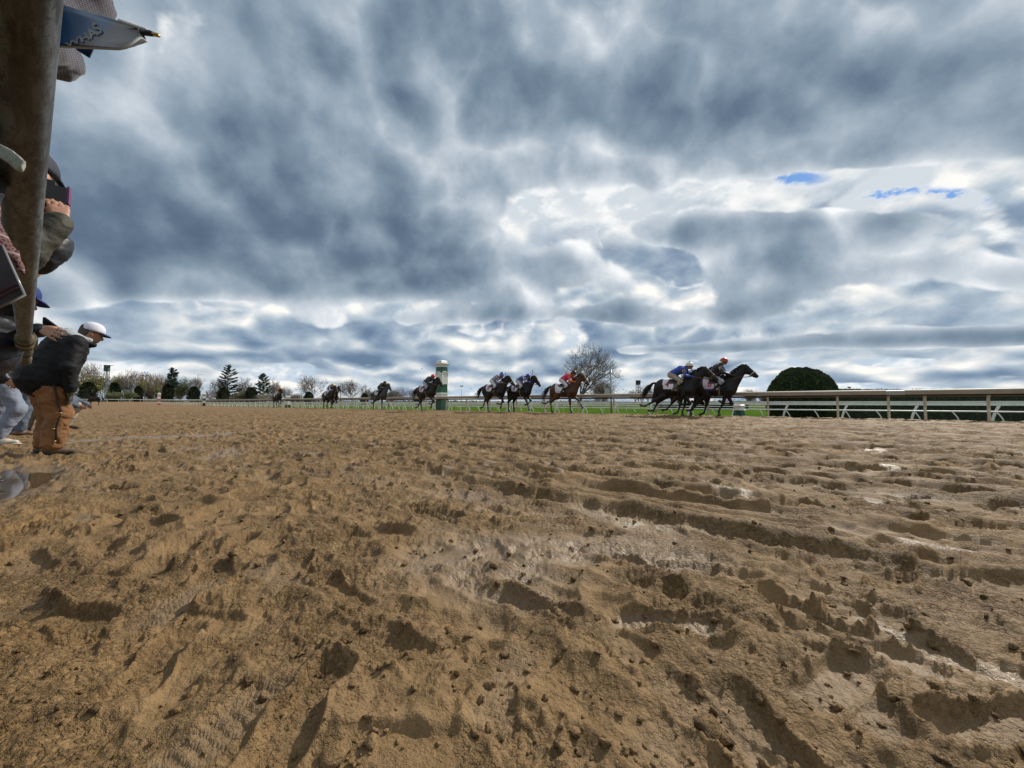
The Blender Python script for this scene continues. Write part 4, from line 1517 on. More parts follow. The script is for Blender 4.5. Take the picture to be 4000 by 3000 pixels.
def pickup(px, d, label, rot):
    x = (px - 2000) / 1500 * d; z0 = gz(x, d)
    root = thing("parked_pickup", label, "pickup", (x, d, z0), rot, "white pickups parked beyond the far turn")
    wh = MT.setdefault('carwhite', mat("white_car_paint", (0.75, 0.77, 0.78), 0.3, coat=.5))
    b = MB()
    prof = [(-2.7, .55), (-2.7, 1.05), (-.55, 1.10), (-.35, 1.75), (.85, 1.78), (1.45, 1.15), (2.6, 1.0), (2.7, .55)]
    n = len(prof)
    vs = [(p[0], -.95, p[1]) for p in prof] + [(p[0], .95, p[1]) for p in prof]
    b.add(vs, [tuple(range(n)), tuple(range(2 * n - 1, n - 1, -1))] + [(i, n + i, n + (i + 1) % n, (i + 1) % n) for i in range(n)])
    b.build("body", wh, root)
    b = MB()
    for s in (-1, 1):
        b.add([(-.30, s * .955, 1.18), (.15, s * .955, 1.18), (.15, s * .955, 1.68), (-.2, s * .955, 1.68)], [(0, 1, 2, 3)])
        b.add([(.22, s * .955, 1.18), (1.2, s * .955, 1.18), (.78, s * .955, 1.68), (.22, s * .955, 1.68)], [(0, 1, 2, 3)])
    b.build("side_windows", M['glass'], root)
    for sx in (-1.75, 1.75):
        for sy in (-.85, .85):
            b = MB(); b.tube([(sx, sy - .12, .38), (sx, sy + .12, .38)], .38, 14); b.build("wheel", M['black'], root)


pickup(720, 168, "white pickup parked between two dark evergreens", R(150))
pickup(690, 182, "white pickup half hidden by the red and white pole", R(150))
pickup(272, 172, "white car parked beside the bending man's knee", R(10))


def shelter():
    d = 176; px = 300
    x = (px - 2000) / 1500 * d; z0 = gz(x, d)
    root = thing("shelter", "small pale roofed shelter left of the dark evergreens", "shelter", (x, d, z0), R(30))
    b = MB()
    for a in (-1.7, 1.7):
        for c in (-1.2, 1.2):
            b.box((a, c, .9), (.15, .15, 1.8))
    b.build("posts", M['steel'], root)
    b = MB(); b.add([(-2.2, -1.6, 1.8), (2.2, -1.6, 1.8), (2.2, 1.6, 1.8), (-2.2, 1.6, 1.8), (-.8, 0, 2.7), (.8, 0, 2.7)], [(0, 1, 5, 4), (2, 3, 4, 5), (1, 2, 5), (3, 0, 4), (3, 2, 1, 0)]); b.build("roof", mat("pale_green_roof", (.30, .34, .28), .6), root)


shelter()


def distant_wood():
    """far belt of woodland that reads as one mass"""
    rs = np.random.default_rng(77)
    P = []
    for k in range(2600):
        a = rs.uniform(R(-60), R(62)); rr = rs.uniform(330, 520)
        h = (1.2 + 2.0 * rs.random()) * (1.5 if a < R(-28) else (.6 + .5 * math.sin(a * 9) ** 2))
        c = np.array([rr * math.sin(a), rr * math.cos(a), gz(rr * math.sin(a), rr * math.cos(a)) - .5])
        m = 14
        q = rs.normal(size=(m, 3)) * np.array([3.6, 3.6, .28 * h]) + np.array([0, 0, h * .45])
        P.append(q + c)
    P = np.concatenate(P)
    v, f = tri_quads(P, .7, rs)
    m = mat("distant_woodland", (0.10, 0.088, 0.070), 0.9, c2=(0.055, 0.066, 0.042), vscale=.02)
    o = link("distant_wood", mesh_np("distant_wood", v, f, False, [m]))
    tag(o, "low brown belt of far woodland along the horizon", None, None, 'stuff')


distant_wood()
# ------------------------------------------------------------------ bodies: smooth-blended volumes turned into one continuous surface
def V3(*a):
    return np.array(a, float)


def cap(a, b, ra, rb, k=.04, tg=0, flat=None):
    """tapered limb from a to b; flat=(axis, factor) squashes the section along axis"""
    return ('c', np.array(a, float), np.array(b, float), ra, rb, k, tg, flat)


def ell(c, r, k=.05, tg=0, rot=None):
    return ('e', np.array(c, float), np.array(r, float), rot, None, k, tg, None)


def p_dist(p, P):
    if p[0] == 'c':
        _, a, b, ra, rb, k, tg, fl = p
        ab = b - a
        L2 = max(1e-9, float(ab @ ab))
        t = np.clip(((P - a) @ ab) / L2, 0, 1)
        q = P - a - t[..., None] * ab
        if fl is not None:
            w, s = np.array(fl[0], float), fl[1]
            q = q + w * ((q @ w) * (1 / s - 1))[..., None]
            return (np.sqrt((q * q).sum(-1)) - (ra + (rb - ra) * t)) * (min(1, s) + 1) / 2
        return np.sqrt((q * q).sum(-1)) - (ra + (rb - ra) * t)
    _, c, r, rot, _, k, tg, _ = p
    q = P - c
    if rot is not None:
        q = q @ np.array(rot)
    a = np.sqrt(((q / r) ** 2).sum(-1)); b = np.sqrt(((q / r ** 2) ** 2).sum(-1)) + 1e-9
    return a * (a - 1) / b


def p_box(p):
    if p[0] == 'c':
        m = max(p[3], p[4]) * (1 if p[7] is None else max(1, p[7][1]))
        return np.minimum(p[1], p[2]) - m, np.maximum(p[1], p[2]) + m
    m = p[2].max() if p[3] is not None else p[2]
    return p[1] - m, p[1] + m


def smin(a, b, k):
    h = np.clip(.5 + .5 * (b - a) / k, 0, 1)
    return b + (a - b) * h - k * h * (1 - h)


def field_at(prims, P):
    f = np.full(P.shape[:-1], 9.0)
    for p in prims:
        f = smin(f, p_dist(p, P), p[5])
    return f


def sdf_surface(prims, h):
    lo = np.min([p_box(p)[0] for p in prims], 0) - 3 * h - .01
    hi = np.max([p_box(p)[1] for p in prims], 0) + 3 * h + .01
    n = np.ceil((hi - lo) / h).astype(int) + 1
    F = np.full(tuple(n), .5, np.float32)
    ax = [lo[i] + h * np.arange(n[i]) for i in range(3)]
    for p in prims:
        b0, b1 = p_box(p)
        m = p[5] + 2.5 * h
        i0 = np.maximum(0, np.floor((b0 - m - lo) / h).astype(int)); i1 = np.minimum(n, np.ceil((b1 + m - lo) / h).astype(int) + 1)
        X, Y, Z = np.meshgrid(ax[0][i0[0]:i1[0]], ax[1][i0[1]:i1[1]], ax[2][i0[2]:i1[2]], indexing='ij')
        d = p_dist(p, np.stack([X, Y, Z], -1))
        s = (slice(i0[0], i1[0]), slice(i0[1], i1[1]), slice(i0[2], i1[2]))
        F[s] = smin(F[s], d, p[5])
    S = F < 0
    c = [(i, j, k) for i in (0, 1) for j in (0, 1) for k in (0, 1)]
    sl = lambda o: tuple(slice(o[a], n[a] - 1 + o[a]) for a in range(3))
    cnt = sum(S[sl(o)].astype(np.int8) for o in c)
    mask = (cnt > 0) & (cnt < 8)
    ci = np.argwhere(mask)
    acc = np.zeros((len(ci), 3)); num = np.zeros(len(ci))
    vals = {o: F[ci[:, 0] + o[0], ci[:, 1] + o[1], ci[:, 2] + o[2]] for o in c}
    for o in c:
        for a in range(3):
            if o[a]:
                continue
            o2 = list(o); o2[a] = 1; o2 = tuple(o2)
            f1, f2 = vals[o], vals[o2]
            cr = (f1 < 0) != (f2 < 0)
            t = f1 / np.where(cr, f1 - f2, 1)
            q = np.tile(np.array(o, float), (len(ci), 1)); q[:, a] = t
            acc[cr] += q[cr]; num[cr] += 1
    vts = lo + h * (ci + acc / num[:, None])
    ids = -np.ones(mask.shape, np.int64); ids[mask] = np.arange(len(ci))
    faces = []
    for a in range(3):
        b, d = (a + 1) % 3, (a + 2) % 3
        s1 = [slice(None)] * 3; s2 = [slice(None)] * 3
        s1[a] = slice(0, n[a] - 1); s2[a] = slice(1, n[a])
        ch = S[tuple(s1)] != S[tuple(s2)]
        e = np.argwhere(ch)
        e = e[(e[:, b] > 0) & (e[:, d] > 0) & (e[:, b] < n[b] - 1) & (e[:, d] < n[d] - 1)]
        ins = S[e[:, 0], e[:, 1], e[:, 2]]

        def cell(db, dd):
            q = e.copy(); q[:, b] += db; q[:, d] += dd
            return ids[q[:, 0], q[:, 1], q[:, 2]]
        quad = np.stack([cell(-1, -1), cell(0, -1), cell(0, 0), cell(-1, 0)], -1)
        quad[~ins] = quad[~ins][:, ::-1]
        faces.append(quad)
    return vts, np.concatenate(faces)


def relax(v, f, it=1, w=.5):
    for _ in range(it):
        s = np.zeros_like(v); n = np.zeros(len(v))
        for a, b in ((0, 1), (1, 2), (2, 3), (3, 0)):
            np.add.at(s, f[:, a], v[f[:, b]]); np.add.at(n, f[:, a], 1)
            np.add.at(s, f[:, b], v[f[:, a]]); np.add.at(n, f[:, b], 1)
        v = v * (1 - w) + w * s / n[:, None]
    return v


def normals(v, f):
    nr = np.cross(v[f[:, 2]] - v[f[:, 0]], v[f[:, 3]] - v[f[:, 1]])
    vn = np.zeros_like(v)
    for k in range(4):
        np.add.at(vn, f[:, k], nr)
    return vn / (np.linalg.norm(vn, axis=1, keepdims=True) + 1e-12)


def body_mesh(name, prims, h, mats, folds=None, smooth=1):
    v, f = sdf_surface(prims, h)
    v = relax(v, f, smooth)
    tags = np.array([p[6] for p in prims])
    if len(mats) > 1:
        cen = v[f].mean(1)
        best = np.full(len(cen), 9.0); tg = np.zeros(len(cen), int)
        for p in prims:
            d = p_dist(p, cen)
            m = d < best
            best[m] = d[m]; tg[m] = p[6]
    else:
        tg = None
    if folds:
        vn = normals(v, f)
        amp, sc, seed, st = folds
        q = v * np.array(st)
        w = noise3(q, sc, seed) + .5 * noise3(q, sc * 2.1, seed + 1)
        w2 = 1 - 2 * np.abs(np.clip(noise3(q, sc * .8, seed + 2), -.5, .5))
        w3 = 1 - 2 * np.abs(np.clip(noise3(q * np.array([1, 1, 1.9]), sc * 1.9, seed + 4), -.5, .5))
        v = v + vn * ((w * .45 + (w2 - .6) * .55 + (w3 - .6) * .34) * amp)[:, None]
    return mesh_np(name, v, f, True, mats, tg)


# ------------------------------------------------------------------ horses
def dirv(a):
    a = R(a)
    return V3(math.sin(a), 0, -math.cos(a))


POSES = {  # front (right, left): forearm, cannon, pastern; hind (right, left): thigh, gaskin, cannon, pastern  (degrees from straight down, + is forward)
    'drive': dict(fr=(-16, -30, 8), fl=(26, -92, -120), hr=(38, -42, -40, -80), hl=(52, -12, -18, -60), poll=(1.03, 1.97), muz=(1.37, 1.62)),
    'reach': dict(fr=(4, 2, 22), fl=(58, 34, 30), hr=(22, -48, 6, 26), hl=(8, -66, -64, -105), poll=(1.02, 1.90), muz=(1.33, 1.49)),
    'gather': dict(fr=(52, -16, -20), fl=(24, -64, -100), hr=(46, -14, 6, 28), hl=(18, -54, -26, -70), poll=(1.03, 1.88), muz=(1.38, 1.50)),
    'swing': dict(fr=(28, 20, 24), fl=(46, -50, -70), hr=(24, -44, -2, 22), hl=(40, -30, 2, 10), poll=(1.01, 1.88), muz=(1.32, 1.46)),
    'float': dict(fr=(30, -84, -118), fl=(-8, -20, 8), hr=(16, -60, -62, -96), hl=(26, -50, -30, -84), poll=(1.08, 1.88), muz=(1.46, 1.50)),
    'stand': dict(fr=(2, 0, 20), fl=(8, 0, 20), hr=(35, -35, 2, 20), hl=(30, -38, -4, 15), poll=(.98, 1.95), muz=(1.34, 1.58)),
}


def horse_prims(ps):
    Q = POSES[ps]
    pr = []
    trunk = [ell((-.04, 0, 1.17), (.60, .255, .295), .08), ell((-.50, 0, 1.27), (.34, .25, .30), .08), ell((.40, 0, 1.16), (.30, .225, .33), .08),
             cap((.10, 0, 1.42), (.42, 0, 1.44), .10, .13, .10, 0, ((0, 1, 0), .75)), cap((-.50, 0, 1.43), (.10, 0, 1.38), .14, .13, .08)]
    pr += trunk
    px, pz = Q['poll']; mx, mz = Q['muz']
    P = V3(px, 0, pz); Mz = V3(mx, 0, mz); hd = (Mz - P)
    dn = V3(-hd[2], 0, hd[0]); dn /= np.linalg.norm(dn)
    if dn[2] > 0:
        dn = -dn
    yax = (0, 1, 0)
    pr += [cap((.50, 0, 1.26), P + V3(-.08, 0, -.12), .25, .105, .10, 0, (yax, .58)), cap((.40, 0, 1.42), P + V3(-.06, 0, .0), .15, .075, .08, 0, (yax, .55))]
    pr += [cap(P, P + hd * .72, .108, .086, .03, 0, (yax, .74)), cap(P + hd * .66, Mz, .084, .072, .02, 2, (yax, .82)), ell(P + hd * .24 + dn * .085, (.13, .072, .125), .03), cap(P + hd * .25 + dn * .10, P + hd * .90 + dn * .055, .066, .046, .03, 0, (yax, .7))]
    for s in (-1, 1):
        pr.append(cap(P + V3(-.005, .050 * s, .05), P + V3(.015, .066 * s, .175), .030, .007, .015))
        pr.append(ell(P + hd * .30 + V3(0, .062 * s, .025), (.026, .016, .02), .01))
        pr.append(ell(Mz + V3(-.015, .036 * s, .012), (.02, .012, .016), .01, 2))
    feet = []
    for s, key in ((-1, 'fr'), (1, 'fl')):
        a, b, c = Q[key]
        y = .125 * s
        S = V3(.47, y, 1.10); E = V3(.35, y, .95)
        K = E + dirv(a) * .41; Fk = K + dirv(b) * .29; H = Fk + dirv(c) * .115
        pr += [cap(S, E, .155, .105, .06), cap(E, K, .092, .050, .05), ell(K, (.055, .050, .058), .03, 1), cap(K, Fk, .037, .033, .02, 1), ell(Fk, (.043, .040, .043), .015, 1),
               cap(Fk, H, .033, .040, .015, 1), cap(H, H + dirv(c - 12) * .055, .046, .058, .008, 3)]
        feet.append(H[2] - .10)
    for s, key in ((-1, 'hr'), (1, 'hl')):
        a, b, c, d = Q[key]
        y = .125 * s
        Hp = V3(-.56, y * .95, 1.24)
        St = Hp + dirv(a) * .36; Hk = St + dirv(b) * .46; Fk = Hk + dirv(c) * .37; H = Fk + dirv(d) * .12
        back = V3(-math.cos(R(c)), 0, -math.sin(R(c)))
        pr += [cap(Hp, St, .215, .135, .08, 0, (yax, .72)), cap(St, Hk, .120, .052, .06), cap(Hp + V3(-.15, 0, -.12), Hk + V3(-.01, 0, .08), .13, .04, .07, 0, (yax, .7)), ell(Hk + back * .02, (.060, .046, .064), .03, 1), cap(Hk, Fk, .043, .035, .02, 1),
               ell(Fk, (.045, .042, .045), .015, 1), cap(Fk, H, .035, .041, .015, 1), cap(H, H + dirv(d - 12) * .055, .046, .058, .008, 3)]
        feet.append(H[2] - .10)
    return pr, trunk, P, Mz, hd, dn, min(feet)


HMAT = {}


def coat(name, c, c2, pts, rough=.5):
    k = mat(name, c, rough, c2=c2, vscale=3, spec=.28)
    p = mat(name + "_points", pts, .55)
    mz = mat(name + "_muzzle", tuple(x * .6 for x in pts), .5)
    return [k, p, mz, mat(name + "_hoof", (.05, .04, .035), .6)]


COATS = {
    'black': coat("black_coat", (.0085, .0070, .0065), (.014, .011, .0095), (.007, .006, .006)),
    'dark': coat("dark_bay_coat", (.013, .0085, .0068), (.021, .013, .009), (.008, .007, .006)),
    'bay': coat("brown_bay_coat", (.020, .0115, .0078), (.034, .018, .010), (.010, .008, .007)),
    'chestnut': coat("chestnut_coat", (.060, .022, .0095), (.085, .034, .014), (.045, .020, .011)),
    'grey': coat("dark_grey_coat", (.040, .038, .037), (.065, .062, .060), (.018, .016, .015)),
}
HAIR = {'k': mat("black_hair", (.008, .007, .006), .6), 'c': mat("brown_hair", (.030, .014, .008), .6)}
TACK = {'white': mat("white_tack", (.62, .60, .57), .6), 'tan': mat("tan_leather", (.20, .14, .08), .6), 'black': mat("black_leather", (.012, .011, .010), .45), 'blue': mat("navy_band", (.02, .03, .14), .6), 'pink': mat("pale_pink_cloth", (.58, .50, .55), .7), 'clothwhite': mat("white_cloth", (.66, .65, .68), .75)}
HORSE = {}


def horse_geo(ps):
    if ps in HORSE:
        return HORSE[ps]
    pr, trunk, P, Mz, hd, dn, fz = horse_prims(ps)
    me = body_mesh("horse_" + ps, pr, .021, COATS['black'], smooth=1)
    rs = random.Random(5)
    tail = MB()
    for i in range(70):
        o = Vector((rs.gauss(0, .012), rs.gauss(0, .022), rs.gauss(0, .012)))
        L = rs.uniform(.55, 1.0); dz = rs.gauss(0, .10); dy = rs.gauss(0, .10)
        p0 = Vector((-.80, 0, 1.43)) + o
        pts = [p0, p0 + Vector((-.12, dy * .1, -.02)), p0 + Vector((-.26 * L - .05, dy * .4, -.16 + dz * .4)), p0 + Vector((-.44 * L - .05, dy * .8 + rs.gauss(0, .02), -.40 * L + dz * .8)), p0 + Vector((-.60 * L - .05, dy + rs.gauss(0, .03), -.72 * L + dz))]
        tail.tube(pts, [.016, .017, .014, .009, .002], 4, cap=False)
    tm = tail.mesh("tail", [HAIR['k']], True)
    mane = MB()
    A = Vector((.36, 0, 1.56)); B = Vector(P) + Vector((-.02, 0, .085))
    for i in range(60):
        t = i / 59
        p0 = A.lerp(B, t) + Vector((0, rs.gauss(0, .012), .012))
        L = rs.uniform(.09, .17)
        sd = -1 if rs.random() < .7 else 1
        pts = [p0 + Vector((0, 0, -.03)), p0 + Vector((-.03, .01 * sd, .035)), p0 + Vector((-.05 - L * .5, .04 * sd, .03)), p0 + Vector((-.06 - L, .06 * sd, -.02 + rs.gauss(0, .02)))]
        mane.tube(pts, [.013, .013, .009, .002], 4, cap=False)
    for i in range(8):
        p0 = Vector(P) + Vector((.02, rs.gauss(0, .015), .10)); mane.tube([p0, p0 + Vector((.03, rs.gauss(0, .02), .0)), p0 + Vector((.07, rs.gauss(0, .02), -.07))], [.012, .010, .002], 4, cap=False)
    mm = mane.mesh("mane", [HAIR['k']], True)

    # skin point on the barrel at station x and angle phi from the top (right side negative)
    def skin(x, phi, off):
        d = V3(0, math.sin(phi), math.cos(phi)); o = V3(x, 0, 1.20)
        ts = np.linspace(.06, .52, 60)
        f = field_at(trunk, o + ts[:, None] * d)
        i = int(np.argmax(f > 0)) if (f > 0).any() else 59
        t = ts[i - 1] + (ts[i] - ts[i - 1]) * (-f[i - 1]) / max(1e-6, f[i] - f[i - 1]) if i > 0 else ts[0]
        return o + d * (t + off)

    def patch(x0, x1, p0, p1, nx, ny, off, name, mt, round_=0.0):
        vs = []; fs = []
        for j in range(ny + 1):
            for i in range(nx + 1):
                u, w = i / nx, j / ny
                ph = p0 + (p1 - p0) * w
                xx = x0 + (x1 - x0) * u
                if round_:
                    e = max(0, (abs(w - .5) * 2 - .72) / .28)
                    xx = (x0 + x1) / 2 + (xx - (x0 + x1) / 2) * (1 - round_ * e * e)
                vs.append(tuple(skin(xx, ph, off)))
        for j in range(ny):
            for i in range(nx):
                a = j * (nx + 1) + i
                fs.append((a, a + 1, a + nx + 2, a + nx + 1))
        b = MB(); b.add(vs, fs)
        return b.mesh(name, [mt], True)
    cloth = patch(-.44, -.02, -R(98), R(98), 8, 28, .014, "saddlecloth", TACK['clothwhite'], .25)
    band_r = patch(-.43, -.03, -R(116), -R(97), 6, 4, .018, "cloth_band", TACK['blue'])
    girth = patch(.10, .17, -R(178), R(178), 2, 40, .010, "girth", TACK['white'])
    flap = patch(.02, .10, -R(105), R(105), 2, 24, .026, "saddle_strap", TACK['white'])
    sad = MB(); sd = [tuple(skin(x, ph, .035)) for ph in np.linspace(-R(50), R(50), 9) for x in np.linspace(-.22, .16, 6)]
    sad.add(sd, [(j * 6 + i, j * 6 + i + 1, j * 6 + i + 7, j * 6 + i + 6) for j in range(8) for i in range(5)])
    saddle = sad.mesh("saddle", [TACK['black']], True)

    # bridle: noseband, browband, cheekpieces, bit ring, reins
    def ring(c, ax, ry, rz, r, b):
        n = 16
        a2 = Vector((0, 1, 0)); a3 = Vector(ax).cross(a2).normalized()
        b.tube([Vector(c) + a2 * (ry * math.cos(2 * math.pi * k / n)) + a3 * (rz * math.sin(2 * math.pi * k / n)) for k in range(n + 1)], r, 5, cap=False)
    nb = MB(); ring(P + hd * .66 + dn * .03, hd, .076, .118, .014, nb)
    nose = nb.mesh("noseband", [TACK['white']], True)
    br = MB(); ring(P + hd * .10 + dn * .03, hd, .092, .15, .010, br)
    for s in (-1, 1):
        br.tube([P + V3(0, .07 * s, .03), P + hd * .4 + V3(0, .078 * s, -.02), P + hd * .86 + dn * .03 + V3(0, .055 * s, 0)], .009, 5)
        br.lathe([(.03, -.006), (.036, 0), (.03, .006)], c=tuple(P + hd * .87 + dn * .03 + V3(0, .058 * s, 0)), seg=10)
    bridle = br.mesh("bridle", [TACK['black']], True)
    rn = MB()
    for s in (-1, 1):
        a = P + hd * .87 + dn * .03 + V3(0, .06 * s, 0)
        rn.tube([a, (a * .6 + V3(.74, .09 * s, 1.60) * .4) + V3(0, .06 * s, -.02), V3(.74, .10 * s, 1.60)], .009, 5)
    rn.tube([V3(.74, .10, 1.60), V3(.60, .11, 1.52), V3(.58, 0, 1.56), V3(.60, -.11, 1.52), V3(.74, -.10, 1.60)], .009, 5)
    reins = rn.mesh("reins", [TACK['tan']], True)
    HORSE[ps] = dict(me=me, tail=tm, mane=mm, cloth=cloth, band=band_r, girth=girth, flap=flap, saddle=saddle, nose=nose, bridle=bridle, reins=reins, skin=skin, fz=fz, P=P, hd=hd, Mz=Mz)
    return HORSE[ps]


def text_mesh(txt, size, bold=.0, shear=0.0):
    cu = bpy.data.curves.new("txt", 'FONT')
    cu.body = txt; cu.size = size; cu.align_x = 'CENTER'; cu.align_y = 'CENTER'; cu.offset = bold; cu.shear = shear; cu.resolution_u = 3
    o = bpy.data.objects.new("txt", cu)
    col.objects.link(o)
    dg = bpy.context.evaluated_depsgraph_get()
    me = bpy.data.meshes.new_from_object(o.evaluated_get(dg))
    bpy.data.objects.remove(o); bpy.data.curves.remove(cu)
    return me


RED = mat("red_number", (.42, .015, .035), .6)
PURPLE = mat("purple_number", (.20, .03, .20), .6)
DARKNUM = mat("dark_number", (.05, .02, .05), .6)


def make_horse(ps, coat_key, label, loc, rotz, num=None, nummat=None, hair='k', band=True, nose='white', girthm='tan', ridden=True, scale=1.0, clothm='clothwhite', strap='white'):
    G = horse_geo(ps)
    root = thing("racehorse", label, "horse", loc, rotz, "racehorses galloping along the rail" if ridden else None, scale)

    def re(me, mats):
        m = me.copy()
        for i, q in enumerate(mats):
            m.materials[i] = q
        return m
    z = Vector((0, 0, -G['fz']))
    body = link("body", re(G['me'], COATS[coat_key]), root, z)
    link("tail", re(G['tail'], [HAIR[hair]]), root, z)
    link("mane", re(G['mane'], [HAIR[hair]]), root, z)
    if not ridden:
        return root, G
    cl = link("saddlecloth", re(G['cloth'], [TACK[clothm]]), root, z)
    if band:
        link("lower_band", re(G['band'], [TACK[band]]), cl)
    link("girth", re(G['girth'], [TACK[girthm]]), root, z)
    link("saddle", G['saddle'], root, z)
    link("saddle_strap", re(G['flap'], [TACK[strap]]), root, z)
    bl = link("bridle", G['bridle'], root, z)
    link("noseband", re(G['nose'], [TACK[nose]]), bl)
    link("reins", G['reins'], bl)
    if num:
        tm = text_mesh(num, .40, .010)
        n = len(tm.vertices)
        co = np.zeros(n * 3); tm.vertices.foreach_get('co', co); co = co.reshape(-1, 3)
        co[:, 0] *= .72
        for sd in (-1, 1):
            out = []
            for (a, b, _) in co:
                x = -.265 + (a if sd < 0 else -a)
                ph = sd * (R(56) - b / .30)
                out.append(tuple(G['skin'](x, ph, .020)))
            m2 = tm.copy()
            m2.vertices.foreach_set('co', np.array(out, np.float32).ravel())
            m2.materials.clear(); m2.materials.append(nummat)
            m2.update()
            link("number", m2, cl)
    return root, G


# ------------------------------------------------------------------ jockeys
SKIN = mat("skin", (.36, .19, .125), .55, var=.06, vscale=20)
SKIN2 = mat("tanned_skin", (.28, .14, .085), .55, var=.06, vscale=20)
GOG = mat("goggles", (.015, .015, .018), .2)
JP = {
    'low': dict(hip=(-.14, 1.74), chest=(.22, 1.93), neck=(.40, 1.99), head=(.54, 2.05), sh=(.36, .175, 1.94), el=(.42, .25, 1.67), ha=(.70, .075, 1.62), kn=(.26, .255, 1.45), an=(-.03, .275, 1.15)),
    'high': dict(hip=(-.20, 1.70), chest=(.06, 2.00), neck=(.20, 2.13), head=(.31, 2.24), sh=(.17, .18, 2.07), el=(.30, .23, 1.80), ha=(.66, .08, 1.66), kn=(.26, .255, 1.45), an=(-.03, .275, 1.15)),
    'push': dict(hip=(-.12, 1.76), chest=(.24, 1.90), neck=(.42, 1.93), head=(.55, 1.97), sh=(.38, .175, 1.90), el=(.54, .24, 1.68), ha=(.84, .075, 1.66), kn=(.26, .255, 1.45), an=(-.03, .275, 1.15)),
}


def silk(name, c, kind=None, c2=None):
    m = bpy.data.materials.new(name); m.use_nodes = True
    g = NT(m.node_tree); b = m.node_tree.nodes['Principled BSDF']
    b.inputs['Roughness'].default_value = .5; b.inputs['Sheen Weight'].default_value = .2
    b.inputs['Base Color'].default_value = (*c, 1)
    if kind:
        tc = g.n('ShaderNodeTexCoord').outputs['Object']
        if kind == 'bands':
            x, y, z = g.xyz(tc)
            w = g.m('SINE', g.m('MULTIPLY', g.m('ADD', g.m('MULTIPLY', x, .8), z), 42.0))
            fac = g.m('GREATER_THAN', w, 0.1)
        elif kind == 'spots':
            vo = g.n('ShaderNodeTexVoronoi'); g.put(vo.inputs['Vector'], tc); vo.inputs['Scale'].default_value = 7.0; vo.inputs['Randomness'].default_value = 0.25
            fac = g.m('LESS_THAN', vo.outputs['Distance'], .42)
        elif kind == 'half':
            x, y, z = g.xyz(tc)
            fac = g.m('GREATER_THAN', g.m('ADD', x, g.m('MULTIPLY', z, .3)), .97)
        cc = g.mix(fac, (*c, 1), (*c2, 1))
        m.node_tree.links.new(cc, b.inputs['Base Color'])
    return m


JG = {}


